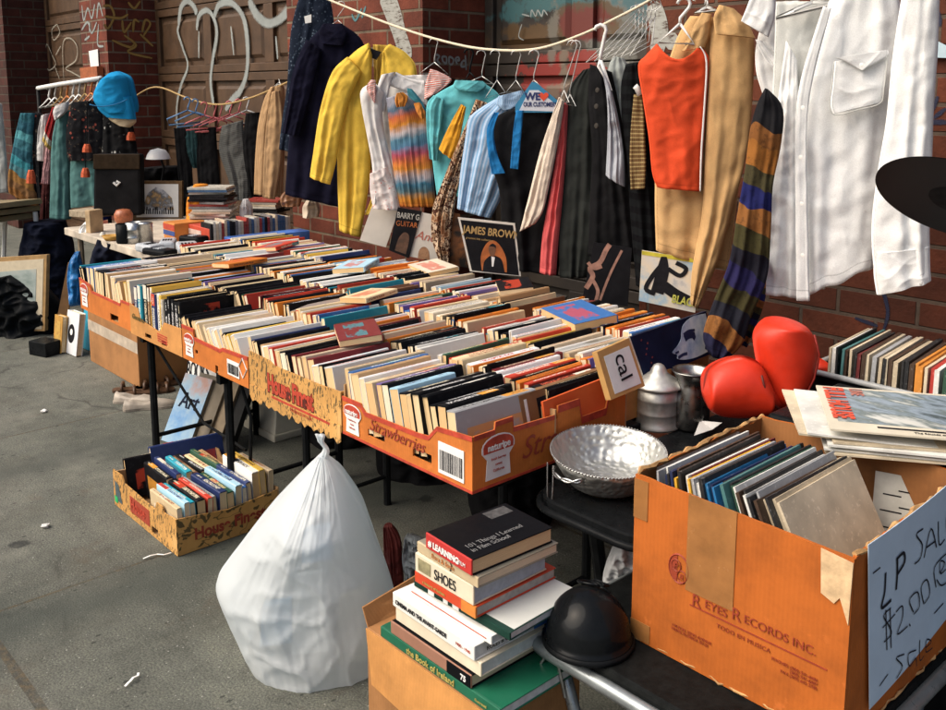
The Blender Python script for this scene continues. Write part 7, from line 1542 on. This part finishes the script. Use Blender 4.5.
# litter
rg=random.Random(77)
for i,(px,py,lab) in enumerate(((45,527,'crumpled white paper scrap left of the low box'),(157,554,'thin white paper strip in front of the low box corner'),(125,688,'torn white scrap near the bottom edge of the pavement'),(44,412,'small cream wrapper on the pavement below the standing books'))):
    c=at_h(px,py,.002); m=MB(); n=6; g=rg.uniform(0,3)
    if i in (1,2):
        pts=[c+Vector((math.cos(g)*k*.012,math.sin(g)*k*.012+.004*math.sin(k*2),.004+.004*(k%2))) for k in range(6)]
        if i==1: pts=[at_h(143,559,.004),at_h(150,556,.01),at_h(157,554.5,.005),at_h(164,555,.012),at_h(171,553,.004)]
        m.ribbon(pts,.007,ZU,.001)
    else:
        M=Matrix.Translation(c)
        for k in range(5):
            a=rg.uniform(0,6.28); p=[Vector((math.cos(a+j*1.57)*rg.uniform(.008,.024),math.sin(a+j*1.57)*rg.uniform(.008,.02),rg.uniform(.001,.012))) for j in range(4)]
            m.prism([M@v_ for v_ in p],(0,0,.001))
    tag(m.build('paper_scrap',PAPER),lab,'litter')

# ------------------------------------------------------------------ camera, light
cam=bpy.data.cameras.new('camera'); co=bpy.data.objects.new('camera',cam); COL.objects.link(co); scn.camera=co
zb=-FWD; M=Matrix((RT,UP,zb)).transposed().to_4x4(); M.translation=EYE; co.matrix_world=M
cam.sensor_width=36; cam.lens=36*F/946; cam.clip_start=.05; cam.clip_end=200
cam.shift_x=0; cam.shift_y=-(355-PY)/946
SE,SA=R_(47),R_(244)   # sun elevation, azimuth of the sun direction (from +X, ccw)
sd=Vector((math.cos(SA)*math.cos(SE),math.sin(SA)*math.cos(SE),math.sin(SE)))
sl=bpy.data.lights.new('sun','SUN'); sl.energy=2.05; sl.angle=R_(60); sl.color=(1,.92,.80); so=bpy.data.objects.new('sun',sl); COL.objects.link(so)
so.rotation_euler=(-sd).to_track_quat('-Z','Y').to_euler(); so.location=(0,-3,6)
w=bpy.data.worlds.new('World'); scn.world=w; w.use_nodes=True; t=w.node_tree
sk=t.nodes.new('ShaderNodeTexSky'); sk.sky_type='NISHITA'; sk.sun_disc=False; sk.sun_elevation=SE; sk.sun_rotation=math.pi/2-SA; sk.air_density=1.; sk.dust_density=7.; sk.ozone_density=1.
t.links.new(sk.outputs[0],t.nodes['Background'].inputs[0]); t.nodes['Background'].inputs[1].default_value=.125
vs_=scn.view_settings; vs_.view_transform='Standard'; vs_.look='None'; vs_.exposure=.42; vs_.gamma=1; vs_.use_curve_mapping=False
scn.render.engine='CYCLES'; scn.cycles.max_bounces=6; scn.cycles.use_denoising=True
